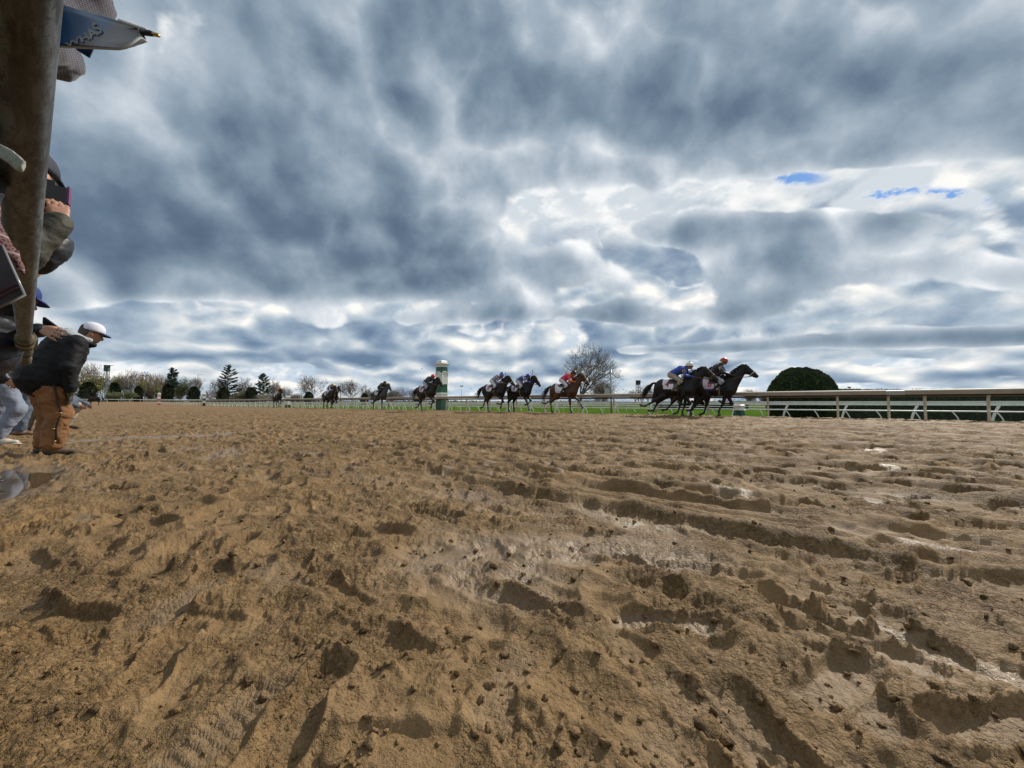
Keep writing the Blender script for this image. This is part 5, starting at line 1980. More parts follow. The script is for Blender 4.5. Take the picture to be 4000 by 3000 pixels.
def jockey_geo(k):
    if k in JG:
        return JG[k]
    J = JP[k]
    hx, hz = J['hip']; cx, cz = J['chest']; nx, nz = J['neck']; ex, ez = J['head']
    pr = [ell((hx, 0, hz), (.17, .175, .15), .05, 1), cap((hx + .08, 0, hz + .06), (cx, 0, cz), .15, .165, .06, 0, ((0, 1, 0), 1.15)), cap((cx, 0, cz), (nx - .04, 0, nz - .02), .16, .10, .06, 0, ((0, 1, 0), 1.2)),
          cap((nx - .04, 0, nz - .02), (ex - .03, 0, ez - .05), .06, .055, .03, 3), ell((ex, 0, ez), (.098, .076, .115), .03, 3), ell((ex + .045, 0, ez - .07), (.05, .05, .05), .03, 3), cap((ex + .09, 0, ez), (ex + .108, 0, ez - .03), .012, .016, .012, 3)]
    for s in (-1, 1):
        sh = V3(*J['sh']) * V3(1, s, 1); el = V3(*J['el']) * V3(1, s, 1); ha = V3(*J['ha']) * V3(1, s, 1)
        kn = V3(*J['kn']) * V3(1, s, 1); an = V3(*J['an']) * V3(1, s, 1); hp = V3(hx + .02, .09 * s, hz - .02)
        pr += [ell(sh, (.075, .07, .075), .04, 0), cap(sh, el, .076, .062, .03, 0), cap(el, ha - (ha - el) * .15, .062, .042, .02, 0), ell(ha, (.045, .032, .04), .015, 4)]
        for q in range(4):
            pr.append(cap(ha + V3(.02, .012 * s - .0, .022 - .016 * q), ha + V3(.05, -.012 * s, .012 - .016 * q), .010, .008, .006, 4))
        pr.append(cap(ha + V3(.0, -.01 * s, .03), ha + V3(.045, -.02 * s, .038), .010, .008, .006, 4))
        md = kn + (an - kn) * .30
        pr += [cap(hp, kn, .115, .072, .04, 1), cap(kn, md, .068, .060, .03, 1), cap(md, an, .060, .042, .015, 2), cap(an + V3(-.04, 0, -.03), an + V3(.15, .0, -.05), .040, .032, .03, 2)]
    me = body_mesh("jockey_" + k, pr, .015, [MT['bark']] * 5, folds=(.006, 14, 3, (1, 1, 1)))
    hb = MB()
    tilt = Matrix.Rotation(R(12 if k == 'high' else 4), 3, 'Y')

    def tr(b):
        b.v = [tuple(tilt @ Vector(p) + Vector((ex - .01, 0, ez + .02))) for p in b.v]
        return b
    prof = [(.142 * math.cos(t), .140 * math.sin(t)) for t in np.linspace(-.12, math.pi / 2 - .05, 9)]
    hb.lathe(prof, seg=18, sx=1.05, sy=.90); tr(hb)
    hm = hb.mesh("helmet", [TACK['white']], True)
    bb = MB(); n = 9
    vs = []
    for i in range(n):
        a = -R(65) + R(130) * i / (n - 1)
        vs += [(.125 * math.cos(a), .11 * math.sin(a), .004), (.125 * math.cos(a) + .065 * math.cos(a) ** .5, .115 * math.sin(a), -.022), (.125 * math.cos(a), .11 * math.sin(a), -.008)]
    bb.add(vs, [q for i in range(n - 1) for q in ((3 * i, 3 * i + 1, 3 * i + 4, 3 * i + 3), (3 * i + 1, 3 * i + 2, 3 * i + 5, 3 * i + 4))])
    tr(bb); bm = bb.mesh("peak", [TACK['white']], True)
    rb = MB(); rb.tube([(.146 * 1.03 * math.cos(a), .138 * .92 * math.sin(a), -.008) for a in np.linspace(0, 2 * math.pi, 20)], .011, 5, cap=False); tr(rb)
    rm = rb.mesh("helmet_band", [TACK['white']], True)
    gb = MB()
    gb.tube([(.105 * math.cos(a), .085 * math.sin(a), -.035) for a in np.linspace(-R(70), R(70), 9)], .022, 6); tr(gb)
    gm = gb.mesh("goggles", [GOG], True)
    pb = MB(); pb.lathe([(.006, .132), (.030, .148), (.032, .168), (.012, .185)], seg=8); tr(pb)
    pm = pb.mesh("pompom", [TACK['white']], True)
    JG[k] = (me, hm, bm, rm, gm, pm)
    return JG[k]


SILK = {}


def make_jockey(k, label, loc, rotz, dz, silks, breech, boots, cap_m, band_m, scale=1.0, pom=None, skin=SKIN2, patch=None):
    me, hm, bm, rm, gm, pm = jockey_geo(k)

    def re(q, ms):
        c = q.copy()
        for i, x in enumerate(ms):
            c.materials[i] = x
        return c
    root = thing("person", label, "jockey", loc, rotz, "jockeys crouched over their horses", scale)
    z = Vector((0, 0, dz))
    link("body", re(me, [silks, breech, boots, skin, TACK['black']]), root, z)
    h = link("helmet", re(hm, [cap_m]), root, z)
    link("peak", re(bm, [band_m]), h)
    link("helmet_band", re(rm, [band_m]), h)
    link("goggles", gm, root, z)
    if pom:
        link("pompom", re(pm, [pom]), h)
    if patch:
        txt, bgm, tm_, J = patch
        sh = V3(*JP[k]['sh']); el = V3(*JP[k]['el'])
        for s in (-1,):
            c = sh * .62 + el * .38
            ax = (el - sh); ax /= np.linalg.norm(ax)
            fw = np.cross(ax, V3(0, 1, 0)); fw /= np.linalg.norm(fw)
            if fw[0] < 0:
                fw = -fw
            c = c * V3(1, s, 1) + V3(0, s * .070, 0)
            b = MB()
            b.add([tuple(c + fw * .055 * i - ax * .065 * j) for i, j in ((-1, -1), (1, -1), (1, 1), (-1, 1))] + [tuple(c + V3(0, .03 * -s, 0) + fw * .055 * i - ax * .065 * j) for i, j in ((-1, -1), (1, -1), (1, 1), (-1, 1))], [(0, 1, 2, 3), (0, 4, 5, 1), (1, 5, 6, 2), (2, 6, 7, 3), (3, 7, 4, 0)])
            pt = b.build("sleeve_patch", bgm, root, loc=z)
            if txt:
                t = text_mesh(txt, .12, .003)
                n = len(t.vertices); co = np.zeros(n * 3); t.vertices.foreach_get('co', co); co = co.reshape(-1, 3)
                P = c + V3(0, s * .004, 0) + co[:, :1] * fw - co[:, 1:2] * ax
                t.vertices.foreach_set('co', P.astype(np.float32).ravel()); t.materials.clear(); t.materials.append(tm_); t.update()
                link("patch_number", t, pt)
    return root


def whip(hand_w, tip_w, label):
    o0 = Vector(hand_w)
    d = Vector(tip_w) - o0
    b = MB(); b.tube([d * -.08, (0, 0, 0), d * .5, d], [.016, .016, .014, .012], 6)
    b.tube([d * .86, d * 1.0, d * 1.06], [.010, .014, .010], 5, flat=(1.0, .4))
    o = b.build("riding_whip", TACK['black'], smooth=True, loc=o0)
    return tag(o, label, "whip", "riding whips held by jockeys")


def SC(name, c, kind=None, c2=None):
    if name not in SILK:
        SILK[name] = silk(name, c, kind, c2)
    return SILK[name]


WB = mat("white_breeches", (.56, .55, .56), .7, var=.05)
TB = mat("tan_muddy_breeches", (.33, .28, .22), .75, var=.15, vscale=10)
GB = mat("grey_breeches", (.36, .38, .42), .7, var=.08)
BBt = TACK['black']
MBt = mat("muddy_boots", (.14, .11, .07), .7, var=.3, vscale=12)
capm = lambda n, c: MT.setdefault('cap_' + n, mat(n + "_cap_cloth", c, .4))

FIELD = [
    # px, v, pose, coat, dz, horse label, cloth number, number material, jockey...
    dict(px=2798, v=17.0, ps='drive', coat='black', num='10', nm=RED, hl="leading black horse stretching past the clipped dome hedge", band='blue', nose='white', strap='white', gm='tan',
         jk='high', jl="jockey in black silks and red cap upright on the leading horse", s=SC("black_silks", (.012, .010, .012)), br=GB, bo=BBt, cap=capm('red', (.42, .008, .010)), bd=capm('gold', (.42, .22, .03)), patch=("10", TACK['clothwhite'], DARKNUM, 0), clothm='pink'),
    dict(px=2640, v=16.0, ps='float', coat='black', num='4', nm=RED, hl="black horse with a red 4 on its white saddlecloth", band=None, nose='tan', strap='tan', gm='black',
         jk='low', jl="jockey in bright blue silks with yellow sleeve patch and white cap", s=SC("blue_silks", (.018, .055, .34)), br=TB, bo=MBt, cap=capm('white', (.62, .58, .60)), bd=capm('offwhite', (.55, .48, .40)), pom=capm('white', (.62, .58, .60)), patch=("4", capm('yellow', (.62, .38, .02)), DARKNUM, 0)),
    dict(px=2690, v=17.4, ps='drive', coat='bay', num='2', nm=RED, hl="bay horse half hidden between the two leading black horses", band='blue', nose='white', strap='white', gm='tan',
         jk='push', jl="jockey in white silks and white cap hidden behind the black horse's head", s=SC("white_silks", (.58, .60, .66), 'bands', (.04, .07, .25)), br=WB, bo=BBt, cap=capm('bluewhite', (.55, .60, .72)), bd=capm('bluewhite', (.55, .60, .72))),
    dict(px=2206, v=17.0, ps='reach', coat='chestnut', num='7', nm=RED, hl="chestnut horse with white nose band galloping before the big bare tree", band='pink', nose='white', strap='white', gm='black', hair='c',
         jk='low', jl="jockey in pink silks with orange shoulder and dark maroon cap", s=SC("pink_silks", (.62, .03, .10), 'half', (.55, .12, .01)), br=WB, bo=BBt, cap=capm('maroon', (.030, .006, .010)), bd=capm('maroon', (.030, .006, .010))),
    dict(px=2032, v=17.0, ps='swing', coat='black', num='3', nm=PURPLE, hl="black horse just behind the chestnut with its right foreleg reaching", band='black', nose='black', strap='tan', gm='tan',
         jk='push', jl="jockey in blue and white patterned silks and plain blue cap", s=SC("blue_white_silks", (.03, .06, .30), 'spots', (.55, .57, .62)), br=WB, bo=BBt, cap=capm('blue', (.015, .04, .30)), bd=capm('blue', (.015, .04, .30)), whip=((.80, -.10, 1.70), (.98, -.18, 2.30), "riding whip held steeply above the chestnut's pursuer")),
    dict(px=1932, v=16.2, ps='gather', coat='dark', num='8', nm=RED, hl="dark horse with pale bridle and a red 8 on its saddlecloth", band='black', nose='white', strap='tan', gm='tan',
         jk='low', jl="jockey in white and navy banded silks and blue cap with pompom", s=SC("banded_silks", (.55, .56, .62), 'bands', (.03, .045, .18)), br=WB, bo=BBt, cap=capm('royal', (.02, .05, .38)), bd=capm('bluewhite', (.55, .60, .72)), pom=capm('royal', (.02, .05, .38)), whip=((.74, -.10, 1.68), (1.15, -.42, 2.12), "riding whip slanting up from the jockey with the pompom cap"), patch=("", capm('redpatch', (.40, .03, .03)), DARKNUM, 0)),
    dict(px=1668, v=14.8, ps='gather', coat='dark', num='6', nm=PURPLE, hl="dark brown horse striding past the green and white finish pole", band='black', nose='black', strap='tan', gm='tan',
         jk='low', jl="jockey in black silks and round red cap before the finish pole", s=SC("plain_black_silks", (.014, .014, .016)), br=GB, bo=BBt, cap=capm('red2', (.48, .010, .012)), bd=capm('red2', (.48, .010, .012)), clothm='pink'),
    dict(px=1487, v=16.6, ps='reach', coat='grey', num='9', nm=DARKNUM, hl="dark grey horse running alone with a green capped rider", band='black', nose='black', strap='black', gm='black',
         jk='low', jl="jockey in dark green silks and dark green cap", s=SC("green_silks", (.012, .030, .018)), br=BBt, bo=BBt, cap=capm('green', (.008, .045, .022)), bd=capm('green', (.008, .045, .022))),
    dict(px=1287, v=16.3, ps='swing', coat='dark', num='5', nm=DARKNUM, hl="dark horse under the yellow capped rider beside the white mast", band=None, nose='black', strap='tan', gm='tan',
         jk='low', jl="jockey in navy and white silks and bright yellow cap", s=SC("navy_silks", (.02, .03, .07), 'half', (.45, .46, .5)), br=WB, bo=BBt, cap=capm('bright_yellow', (.55, .46, .02)), bd=capm('bright_yellow', (.55, .46, .02))),
    dict(px=1301, v=17.2, ps='drive', coat='bay', num='1', nm=DARKNUM, hl="brown horse mostly hidden behind the yellow capped rider's horse", band=None, nose='black', strap='tan', gm='tan',
         jk='push', jl="jockey in pale pink silks and whitish cap half hidden behind the yellow cap", s=SC("pale_pink_silks", (.50, .38, .42)), br=WB, bo=BBt, cap=capm('whitish', (.55, .50, .52)), bd=capm('whitish', (.55, .50, .52))),
    dict(px=1086, v=17.0, ps='swing', coat='black', num='2', nm=DARKNUM, hl="last black horse far back along the rail with an orange capped rider", band=None, nose='black', strap='tan', gm='tan',
         jk='low', jl="jockey in black and orange silks and orange cap", s=SC("orange_black_silks", (.03, .02, .015), 'half', (.50, .20, .03)), br=WB, bo=BBt, cap=capm('orange', (.55, .20, .06)), bd=capm('orange', (.55, .20, .06))),
]


def run_field():
    for F in FIELD:
        x, y = on_line(F['px'], F['v'])
        z = gz(x, y) + 0.02
        loc = (x, y, z)
        root, G = make_horse(F['ps'], F['coat'], F['hl'], loc, HEAD, F['num'], F['nm'], F.get('hair', 'k'), F['band'], F['nose'], F['gm'], strap=F['strap'], clothm=F.get('clothm', 'clothwhite'))
        make_jockey(F['jk'], F['jl'], loc, HEAD, -G['fz'], F['s'], F['br'], F['bo'], F['cap'], F['bd'], pom=F.get('pom'), patch=F.get('patch'))
        if 'whip' in F:
            a, b, lab = F['whip']
            Mx = Matrix.Translation(Vector(loc) + Vector((0, 0, -G['fz']))) @ Matrix.Rotation(HEAD, 4, 'Z')
            whip(Mx @ Vector(a), Mx @ Vector(b), lab)
    d = 68.0
    x = (368 - 2000) / 1500 * d
    make_horse('stand', 'dark', "tiny dark riderless horse standing far up the track near the turn", (x, d, gz(x, d) + .02), R(-150), ridden=False)


run_field()


def flying_mud():
    rs = np.random.default_rng(9)
    P = []
    for F in FIELD:
        x, y = on_line(F['px'], F['v'])
        n = 120 if F['px'] > 1600 else 24
        for k in range(n):
            b = rs.uniform(.5, 2.2); P.append((x + TV.x * b + rs.normal(0, .25), y + TV.y * b + rs.normal(0, .25), abs(rs.normal(0, .55)) * (1 if rs.random() < .8 else 1.9) + .03))
    P = np.array(P)
    o = np.array([(1, 0, 0), (-1, 0, 0), (0, 1, 0), (0, -1, 0), (0, 0, 1), (0, 0, -1)], float)
    fb = np.array([(0, 2, 4), (2, 1, 4), (1, 3, 4), (3, 0, 4), (2, 0, 5), (1, 2, 5), (3, 1, 5), (0, 3, 5)])
    s = .006 + .030 * rs.random(len(P)) ** 3
    v = (P[:, None, :] + o[None] * s[:, None, None] * rs.uniform(.5, 1.3, (len(P), 6, 1))).reshape(-1, 3)
    f = (np.arange(len(P))[:, None, None] * 6 + fb[None]).reshape(-1, 3)
    ob = link("flying_mud", mesh_np("flying_mud", v, f, False, [mat("flung_mud", (.06, .038, .018), .9)]))
    tag(ob, "specks of mud flung up behind the galloping hooves", None, None, 'stuff')


flying_mud()
# ------------------------------------------------------------------ the outer rail overhead and the people leaning on it
def outer_rail():
    zr = 1.0
    org = T(0, -.020, zr)
    root = thing("outer_rail", "weathered steel pipe rail running close overhead along the edge of the track", "rail", org, math.atan2(TV.y, TV.x))
    m = bpy.data.materials.new("weathered_steel"); m.use_nodes = True
    g = NT(m.node_tree); b = m.node_tree.nodes['Principled BSDF']
    tc = g.n('ShaderNodeTexCoord').outputs['Object']
    s1 = g.noise(g.vm('MULTIPLY', tc, (2.2, 26.0, 26.0)), 1.6, 8.0, 0.68)
    s2 = g.noise(g.vm('MULTIPLY', tc, (6.0, 22.0, 22.0)), 3.2, 6.0, 0.7)
    sp = g.noise(tc, 160.0, 3.0, 0.6)
    s3 = g.noise(g.vm('MULTIPLY', tc, (7.0, 30.0, 30.0)), 2.0, 7.0, 0.72)
    c = g.mix(g.sstep(s1, 0.38, 0.62), (0.050, 0.049, 0.047, 1), (0.140, 0.150, 0.152, 1))
    c = g.mix(g.m('MULTIPLY', g.sstep(s2, 0.46, 0.66), 0.75), c, (0.048, 0.034, 0.021, 1))
    c = g.mix(g.m('MULTIPLY', g.sstep(s3, 0.52, 0.60), 0.85), c, (0.022, 0.018, 0.015, 1))
    c = g.mix(g.m('MULTIPLY', g.sstep(sp, 0.58, 0.68), 0.8), c, (0.018, 0.015, 0.013, 1))
    m.node_tree.links.new(c, b.inputs['Base Color'])
    b.inputs['Metallic'].default_value = 0.35
    m.node_tree.links.new(g.m('ADD', 0.36, g.m('MULTIPLY', s2, 0.35)), b.inputs['Roughness'])
    bn = g.n('ShaderNodeBump'); bn.inputs['Strength'].default_value = .25; bn.inputs['Distance'].default_value = .004
    m.node_tree.links.new(s2, bn.inputs['Height']); m.node_tree.links.new(bn.outputs[0], b.inputs['Normal'])
    r = .0285
    bb = MB(); bb.tube([(x, 0, 0) for x in np.linspace(-4.2, 5.75, 60)], r, 40)
    bb.build("pipe", m, root, True)
    for u in (-1.3, -3.9):
        p = MB(); p.tube([(u, 0, -zr - .1), (u, 0, -r * .8)], .026, 20); p.build("post", m, root, True)
    # canvas padding strapped round the far end
    cv = mat("olive_canvas", (.150, .128, .082), .85, c2=(.095, .080, .050), vscale=9, bump=.6, bscale=30)
    w = MB(); rs = random.Random(3)
    xs = np.linspace(3.78, 5.92, 36)
    w.tube([(x, 0, -.004 + .004 * math.sin(x * 9)) for x in xs], [.036 + .004 * math.sin(x * 14) + rs.uniform(0, .003) for x in xs], 28)
    pad = w.build("canvas_padding", cv, root, True)
    st = mat("dark_strap", (.045, .038, .028), .7)
    for x in (3.95, 4.25, 4.9, 5.6):
        q = MB(); q.tube([(x - .02, 0, -.004), (x + .02, 0, -.004)], .043, 28); q.build("strap", st, pad, True)
    # a torn flap of canvas standing off the pipe
    f = MB()
    pts = [(3.74, -.034, .03), (3.98, -.055, .02), (4.3, -.058, -.012), (4.35, -.034, -.035), (3.95, -.034, -.02)]
    f.add(pts + [(a, b_ + .006, c_) for a, b_, c_ in pts], [(0, 1, 2, 3, 4), (9, 8, 7, 6, 5)] + [(i, (i + 1) % 5, 5 + (i + 1) % 5, 5 + i) for i in range(5)])
    f.build("canvas_flap", cv, pad)


outer_rail()

FAB = {
    'blackcoat': mat("black_work_coat", (.0075, .0075, .0090), .75, c2=(.0095, .0095, .011), vscale=12, bump=.12, bscale=60, spec=.22),
    'brownduck': mat("brown_canvas_trousers", (.240, .110, .036), .85, c2=(.175, .078, .026), vscale=6, bump=.35, bscale=50),
    'seam': mat("dark_seam", (.035, .018, .010), .9),
    'boot': mat("muddy_boot", (.060, .040, .026), .7, c2=(.13, .085, .045), vscale=14, bump=.4, bscale=60),
    'whitecap': mat("white_cap", (.66, .65, .74), .8, var=.06, vscale=10),
    'bluebrim': mat("blue_cap_brim", (.025, .060, .13), .7),
    'greyhood': mat("grey_hood", (.36, .38, .40), .95, var=.1, vscale=20, bump=.3, bscale=80),
    'glove': mat("grey_work_glove", (.085, .080, .060), .9, c2=(.045, .043, .035), vscale=25, bump=.4, bscale=90),
    'olive': mat("olive_waxed_cotton", (.034, .031, .017), .7, c2=(.022, .020, .012), vscale=10, bump=.3, bscale=40),
    'navy': mat("navy_quilted_nylon", (.008, .0095, .015), .5, var=.2, vscale=14),
    'navycap': mat("dark_navy_cap", (.020, .024, .040), .8, var=.15, vscale=30),
    'tan': mat("tan_chinos", (.31, .245, .165), .85, c2=(.26, .20, .135), vscale=7, bump=.2, bscale=60),
    'olivepant': mat("olive_drab_trousers", (.15, .135, .09), .85, var=.12, vscale=8),
    'greypant': mat("blue_grey_chinos", (.20, .225, .29), .85, c2=(.165, .185, .24), vscale=7, bump=.2, bscale=60),
    'cream': mat("cream_jacket", (.52, .47, .37), .85, var=.08, vscale=8),
    'bluegrey': mat("blue_grey_fleece", (.085, .105, .14), .9, var=.15, vscale=20),
    'khaki': mat("pale_khaki_trousers", (.34, .30, .23), .85, var=.1, vscale=8),
    'blackbag': mat("black_trousers", (.010, .010, .011), .8),
    'white': mat("white_sneaker", (.62, .61, .58), .6, c2=(.42, .36, .26), vscale=10),
    'brownshoe': mat("brown_leather_shoe", (.095, .045, .030), .5, c2=(.14, .075, .040), vscale=10),
    'fleece': mat("dark_slate_fleece", (.018, .026, .034), .95, var=.25, vscale=60, bump=.6, bscale=140),
    'bluecap': mat("royal_blue_cap", (.012, .028, .16), .8),
    'hair': mat("dark_brown_hair", (.020, .012, .008), .7, bump=.5, bscale=120),
    'greyhair': mat("greying_hair", (.055, .042, .035), .8, bump=.5, bscale=120),
}


def weave(name, c1, c2, c3):
    """fine houndstooth check"""
    m = bpy.data.materials.new(name); m.use_nodes = True
    g = NT(m.node_tree); b = m.node_tree.nodes['Principled BSDF']
    tc = g.n('ShaderNodeTexCoord').outputs['Object']
    x, y, z = g.xyz(tc)
    a = g.m('SINE', g.m('MULTIPLY', g.m('ADD', g.m('MULTIPLY', x, .8), z), 620.0)); c = g.m('SINE', g.m('MULTIPLY', g.m('SUBTRACT', g.m('MULTIPLY', y, .9), g.m('MULTIPLY', z, .5)), 560.0))
    f = g.m('GREATER_THAN', g.m('MULTIPLY', a, c), -0.05)
    k = g.mix(f, (*c1, 1), (*c2, 1))
    k = g.mix(g.m('GREATER_THAN', g.m('ADD', a, c), 1.3), k, (*c3, 1))
    m.node_tree.links.new(k, b.inputs['Base Color'])
    b.inputs['Roughness'].default_value = .95; b.inputs['Sheen Weight'].default_value = .2
    return m


FAB['hound'] = weave("houndstooth_tweed", (.020, .019, .030), (.085, .083, .115), (.13, .12, .15))
def fairisle():
    m = bpy.data.materials.new("maroon_patterned_knit"); m.use_nodes = True
    g = NT(m.node_tree); b = m.node_tree.nodes['Principled BSDF']
    tc = g.n('ShaderNodeTexCoord').outputs['Object']
    vo = g.n('ShaderNodeTexVoronoi', feature='DISTANCE_TO_EDGE'); g.put(vo.inputs['Vector'], tc); vo.inputs['Scale'].default_value = 150.0
    f = g.m('LESS_THAN', vo.outputs['Distance'], .16)
    k = g.mix(f, (.045, .010, .022, 1), (.15, .085, .075, 1))
    x, y, z = g.xyz(tc)
    st = g.m('GREATER_THAN', g.m('SINE', g.m('MULTIPLY', z, 260.0)), .90)
    k = g.mix(st, k, (.28, .20, .22, 1))
    m.node_tree.links.new(k, b.inputs['Base Color']); b.inputs['Roughness'].default_value = .95
    return m


FAB['knit'] = fairisle()


def hand_prims(w, d, pn, L, curl, side, tg=0, thumb_up=0.6, spread=.12):
    """palm and five fingers: w wrist, d pointing direction, pn palm normal (the way fingers curl), side +-1 where the thumb leaves"""
    w = np.array(w, float); d = np.array(d, float); d /= np.linalg.norm(d)
    pn = np.array(pn, float); pn -= d * (pn @ d); pn /= np.linalg.norm(pn)
    s = np.cross(d, pn) * side
    pr = []
    pw = L * .42
    kn = []
    for i in range(4):
        o = (i - 1.5) / 3 * pw * .88
        k = w + d * L * (.50 - .02 * abs(i - 1.2)) - s * o
        kn.append(k)
        pr.append(cap(w + d * .01 - s * o * .55, k, L * .088, L * .066, L * .05, tg))
    ln = [.40, .45, .42, .33]
    for i in range(4):
        a = kn[i]; dd = d - s * ((i - 1.5) * spread)
        ang = 0
        for j, f in enumerate((.48, .30, .22)):
            ang += curl * (1.0 + .12 * i) * (.75 if j == 0 else 1.0)
            e = a + (dd * math.cos(ang) + pn * math.sin(ang)) * L * ln[i] * f
            pr.append(cap(a, e, L * (.060 - .004 * j), L * (.056 - .005 * j), L * .018, tg))
            a = e
    t0 = w + d * L * .14 + s * L * .17
    t1 = t0 + (d * .75 + s * thumb_up + pn * .35) * L * .24
    t2 = t1 + (d * .95 + s * thumb_up * .35 + pn * .25) * L * .19
    pr += [cap(w + d * L * .05 + s * L * .05, t0, L * .10, L * .085, L * .05, tg), cap(t0, t1, L * .078, L * .058, L * .03, tg), cap(t1, t2, L * .056, L * .046, L * .015, tg)]
    return pr


STAND = dict(hip=(0, .09, .95), kn=(.03, .10, .50), an=(-.02, .11, .09), toe=.19, belly=(.02, 0, 1.10), chest=(0, 0, 1.33), neck=(0, 0, 1.50), head=(.03, 0, 1.66), sh=(-.01, .185, 1.44), el=(-.03, .25, 1.15), wr=(.10, .24, .92))


def two(J, k):
    a = J[k]
    if isinstance(a, list):
        return [V3(*a[0]), V3(*a[1])]           # right, left
    return [V3(a[0], -a[1], a[2]), V3(a[0], a[1], a[2])]


def person(label, loc, rotz, J, top, bottom, shoe, skin=SKIN, hat=None, hands=None, h=.016, fat=1.0, top_r=1.0, hem=None, look=(1, 0, -.1), hair='hair', folds=(.020, 8.0, 3), baggy=1.0, group="people standing along the rail", sole=None, glove=None, handL=.185):
    root = thing("person", label, "person", loc, rotz, group)
    hip, kn, an = two(J, 'hip'), two(J, 'kn'), two(J, 'an')
    sh, el, wr = two(J, 'sh'), two(J, 'el'), two(J, 'wr')
    belly, chest, neck, head = V3(*J['belly']), V3(*J['chest']), V3(*J['neck']), V3(*J['head'])
    pel = (hip[0] + hip[1]) / 2
    lk = np.array(look, float); lk /= np.linalg.norm(lk)
    up = V3(0, 0, 1) - lk * lk[2]; up /= np.linalg.norm(up)
    sd = np.cross(up, lk)
    rot = np.stack([lk, sd, up], 1)
    # ---- body: one continuous skin
    hc = head
    pr = [cap(pel, belly, .13 * fat, .13 * fat, .06), cap(belly, chest, .13 * fat, .15, .06), cap(chest, neck, .13, .065, .06), cap(neck, hc - up * .03 - lk * .02, .060, .056, .03),
          ell(hc + up * .025, (.098, .077, .112), .03, 0, rot), ell(hc - up * .055 + lk * .035, (.062, .056, .062), .04, 0, rot), cap(hc + lk * .088 + up * .01, hc + lk * .112 - up * .028, .012, .017, .012),
          cap(hc + lk * .078 + up * .035 - sd * .03, hc + lk * .078 + up * .035 + sd * .03, .016, .016, .02), cap(hc + lk * .085 - up * .062 - sd * .018, hc + lk * .085 - up * .062 + sd * .018, .011, .011, .012)]
    for s in (-1, 1):
        pr.append(ell(hc + sd * .078 * s - lk * .008 - up * .008, (.022, .012, .034), .012, 0, rot))
    for i, s in ((0, -1), (1, 1)):
        pr += [cap(sh[i], el[i], .052, .042, .03), cap(el[i], wr[i], .041, .028, .02), cap(chest, sh[i], .09, .06, .05), cap(hip[i], kn[i], .085, .056, .05), cap(kn[i], an[i], .052, .038, .03), cap(an[i], an[i] + V3(J['toe'] * .8, 0, -.05), .035, .025, .03)]
        hd = (hands or {}).get(s)
        if hd is None:
            d = wr[i] - el[i]
            hd = dict(d=d, pn=V3(.2, -s, 0), curl=.35, side=1 if s < 0 else -1)
        if glove is None:
            pr += hand_prims(wr[i], hd['d'], hd['pn'], handL, hd.get('curl', .35), hd['side'], 0, hd.get('thumb', .6), hd.get('spread', .06))
    link("body", body_mesh("body", pr, min(h, .014 if hands else h), [skin]), root)
    if glove is not None:
        for i, s in ((0, -1), (1, 1)):
            hd = (hands or {}).get(s) or dict(d=wr[i] - el[i], pn=V3(.2, -s, 0), curl=.35, side=1 if s < 0 else -1)
            gp = hand_prims(wr[i], hd['d'], hd['pn'], handL * 1.12, hd.get('curl', .35), hd['side'], 0, hd.get('thumb', .6), hd.get('spread', .06))
            dd = np.array(hd['d'], float); dd /= np.linalg.norm(dd)
            gp.append(cap(wr[i] - dd * .05, wr[i] + dd * .02, .045, .042, .02))
            link("glove", body_mesh("glove", gp, .009, [glove], folds=(.004, 40, 2, (1, 1, 1))), root)
    # ---- upper garment
    a = top_r
    hemp = pel if hem is None else V3(*hem)
    pr = [cap(hemp, belly, .190 * fat * a, .170 * fat * a, .06, 0, ((0, 1, 0), 1.16)), cap(belly, chest, .165 * fat * a, .175 * a, .08, 0, ((0, 1, 0), 1.12)), cap(chest, neck - (neck - chest) * .12, .165 * a, .085, .06)]
    for i in (0, 1):
        pr += [cap(chest, sh[i], .13 * a, .085 * a, .06), cap(sh[i], el[i], .082 * a, .066 * a, .05), cap(el[i], wr[i] - (wr[i] - el[i]) * .06, .066 * a, .050 * a, .03)]
    link("jacket", body_mesh("jacket", pr, h, [top], folds=(folds[0] * .6, folds[1], folds[2], (1, 1, 1.3))), root)
    # ---- trousers
    pr = [cap(pel + V3(0, 0, .05), pel - V3(0, 0, .03), .145 * fat, .15 * fat, .05, 0, ((0, 1, 0), 1.08))]
    for i in (0, 1):
        kd = (kn[i] - an[i])
        pr += [cap(hip[i], kn[i], .098 * baggy * fat, .084 * baggy, .05), cap(kn[i], an[i] + kd * .10, .080 * baggy, .072 * baggy, .03)]
    link("trousers", body_mesh("trousers", pr, h, [bottom], folds=(folds[0], folds[1] * 1.1, folds[2] + 5, (1, 1, .8))), root)
    # ---- shoes
    for i in (0, 1):
        A = an[i]
        fwd = J.get('tdir', [(1, -.06, 0), (1, .06, 0)])[i]
        fd = V3(*fwd); fd /= np.linalg.norm(fd)
        t = J['toe']
        pr = [cap(A + V3(0, 0, .04), A - V3(0, 0, .03), .055, .050, .03), cap(A - fd * .05 - V3(0, 0, .045), A + fd * t * .55 - V3(0, 0, .045), .042, .046, .04, 0, ((0, 0, 1), .9)), cap(A + fd * t * .5 - V3(0, 0, .05), A + fd * t - V3(0, 0, .055), .046, .036, .03, 0, ((0, 0, 1), .8))]
        so = link("shoe", body_mesh("shoe", pr, .010, [shoe]), root)
        sp = [cap(A - fd * .06 - V3(0, 0, .078), A + fd * (t + .02) - V3(0, 0, .078), .048, .044, .01, 0, ((0, 0, 1), .28))]
        link("sole", body_mesh("sole", sp, .008, [sole or TACK['black']]), so)
    # ---- hair and hat
    pr = [ell(hc + up * .045 - lk * .018, (.098, .084, .098), .02, 0, rot), ell(hc - up * .02 - lk * .055, (.055, .074, .075), .03, 0, rot)]
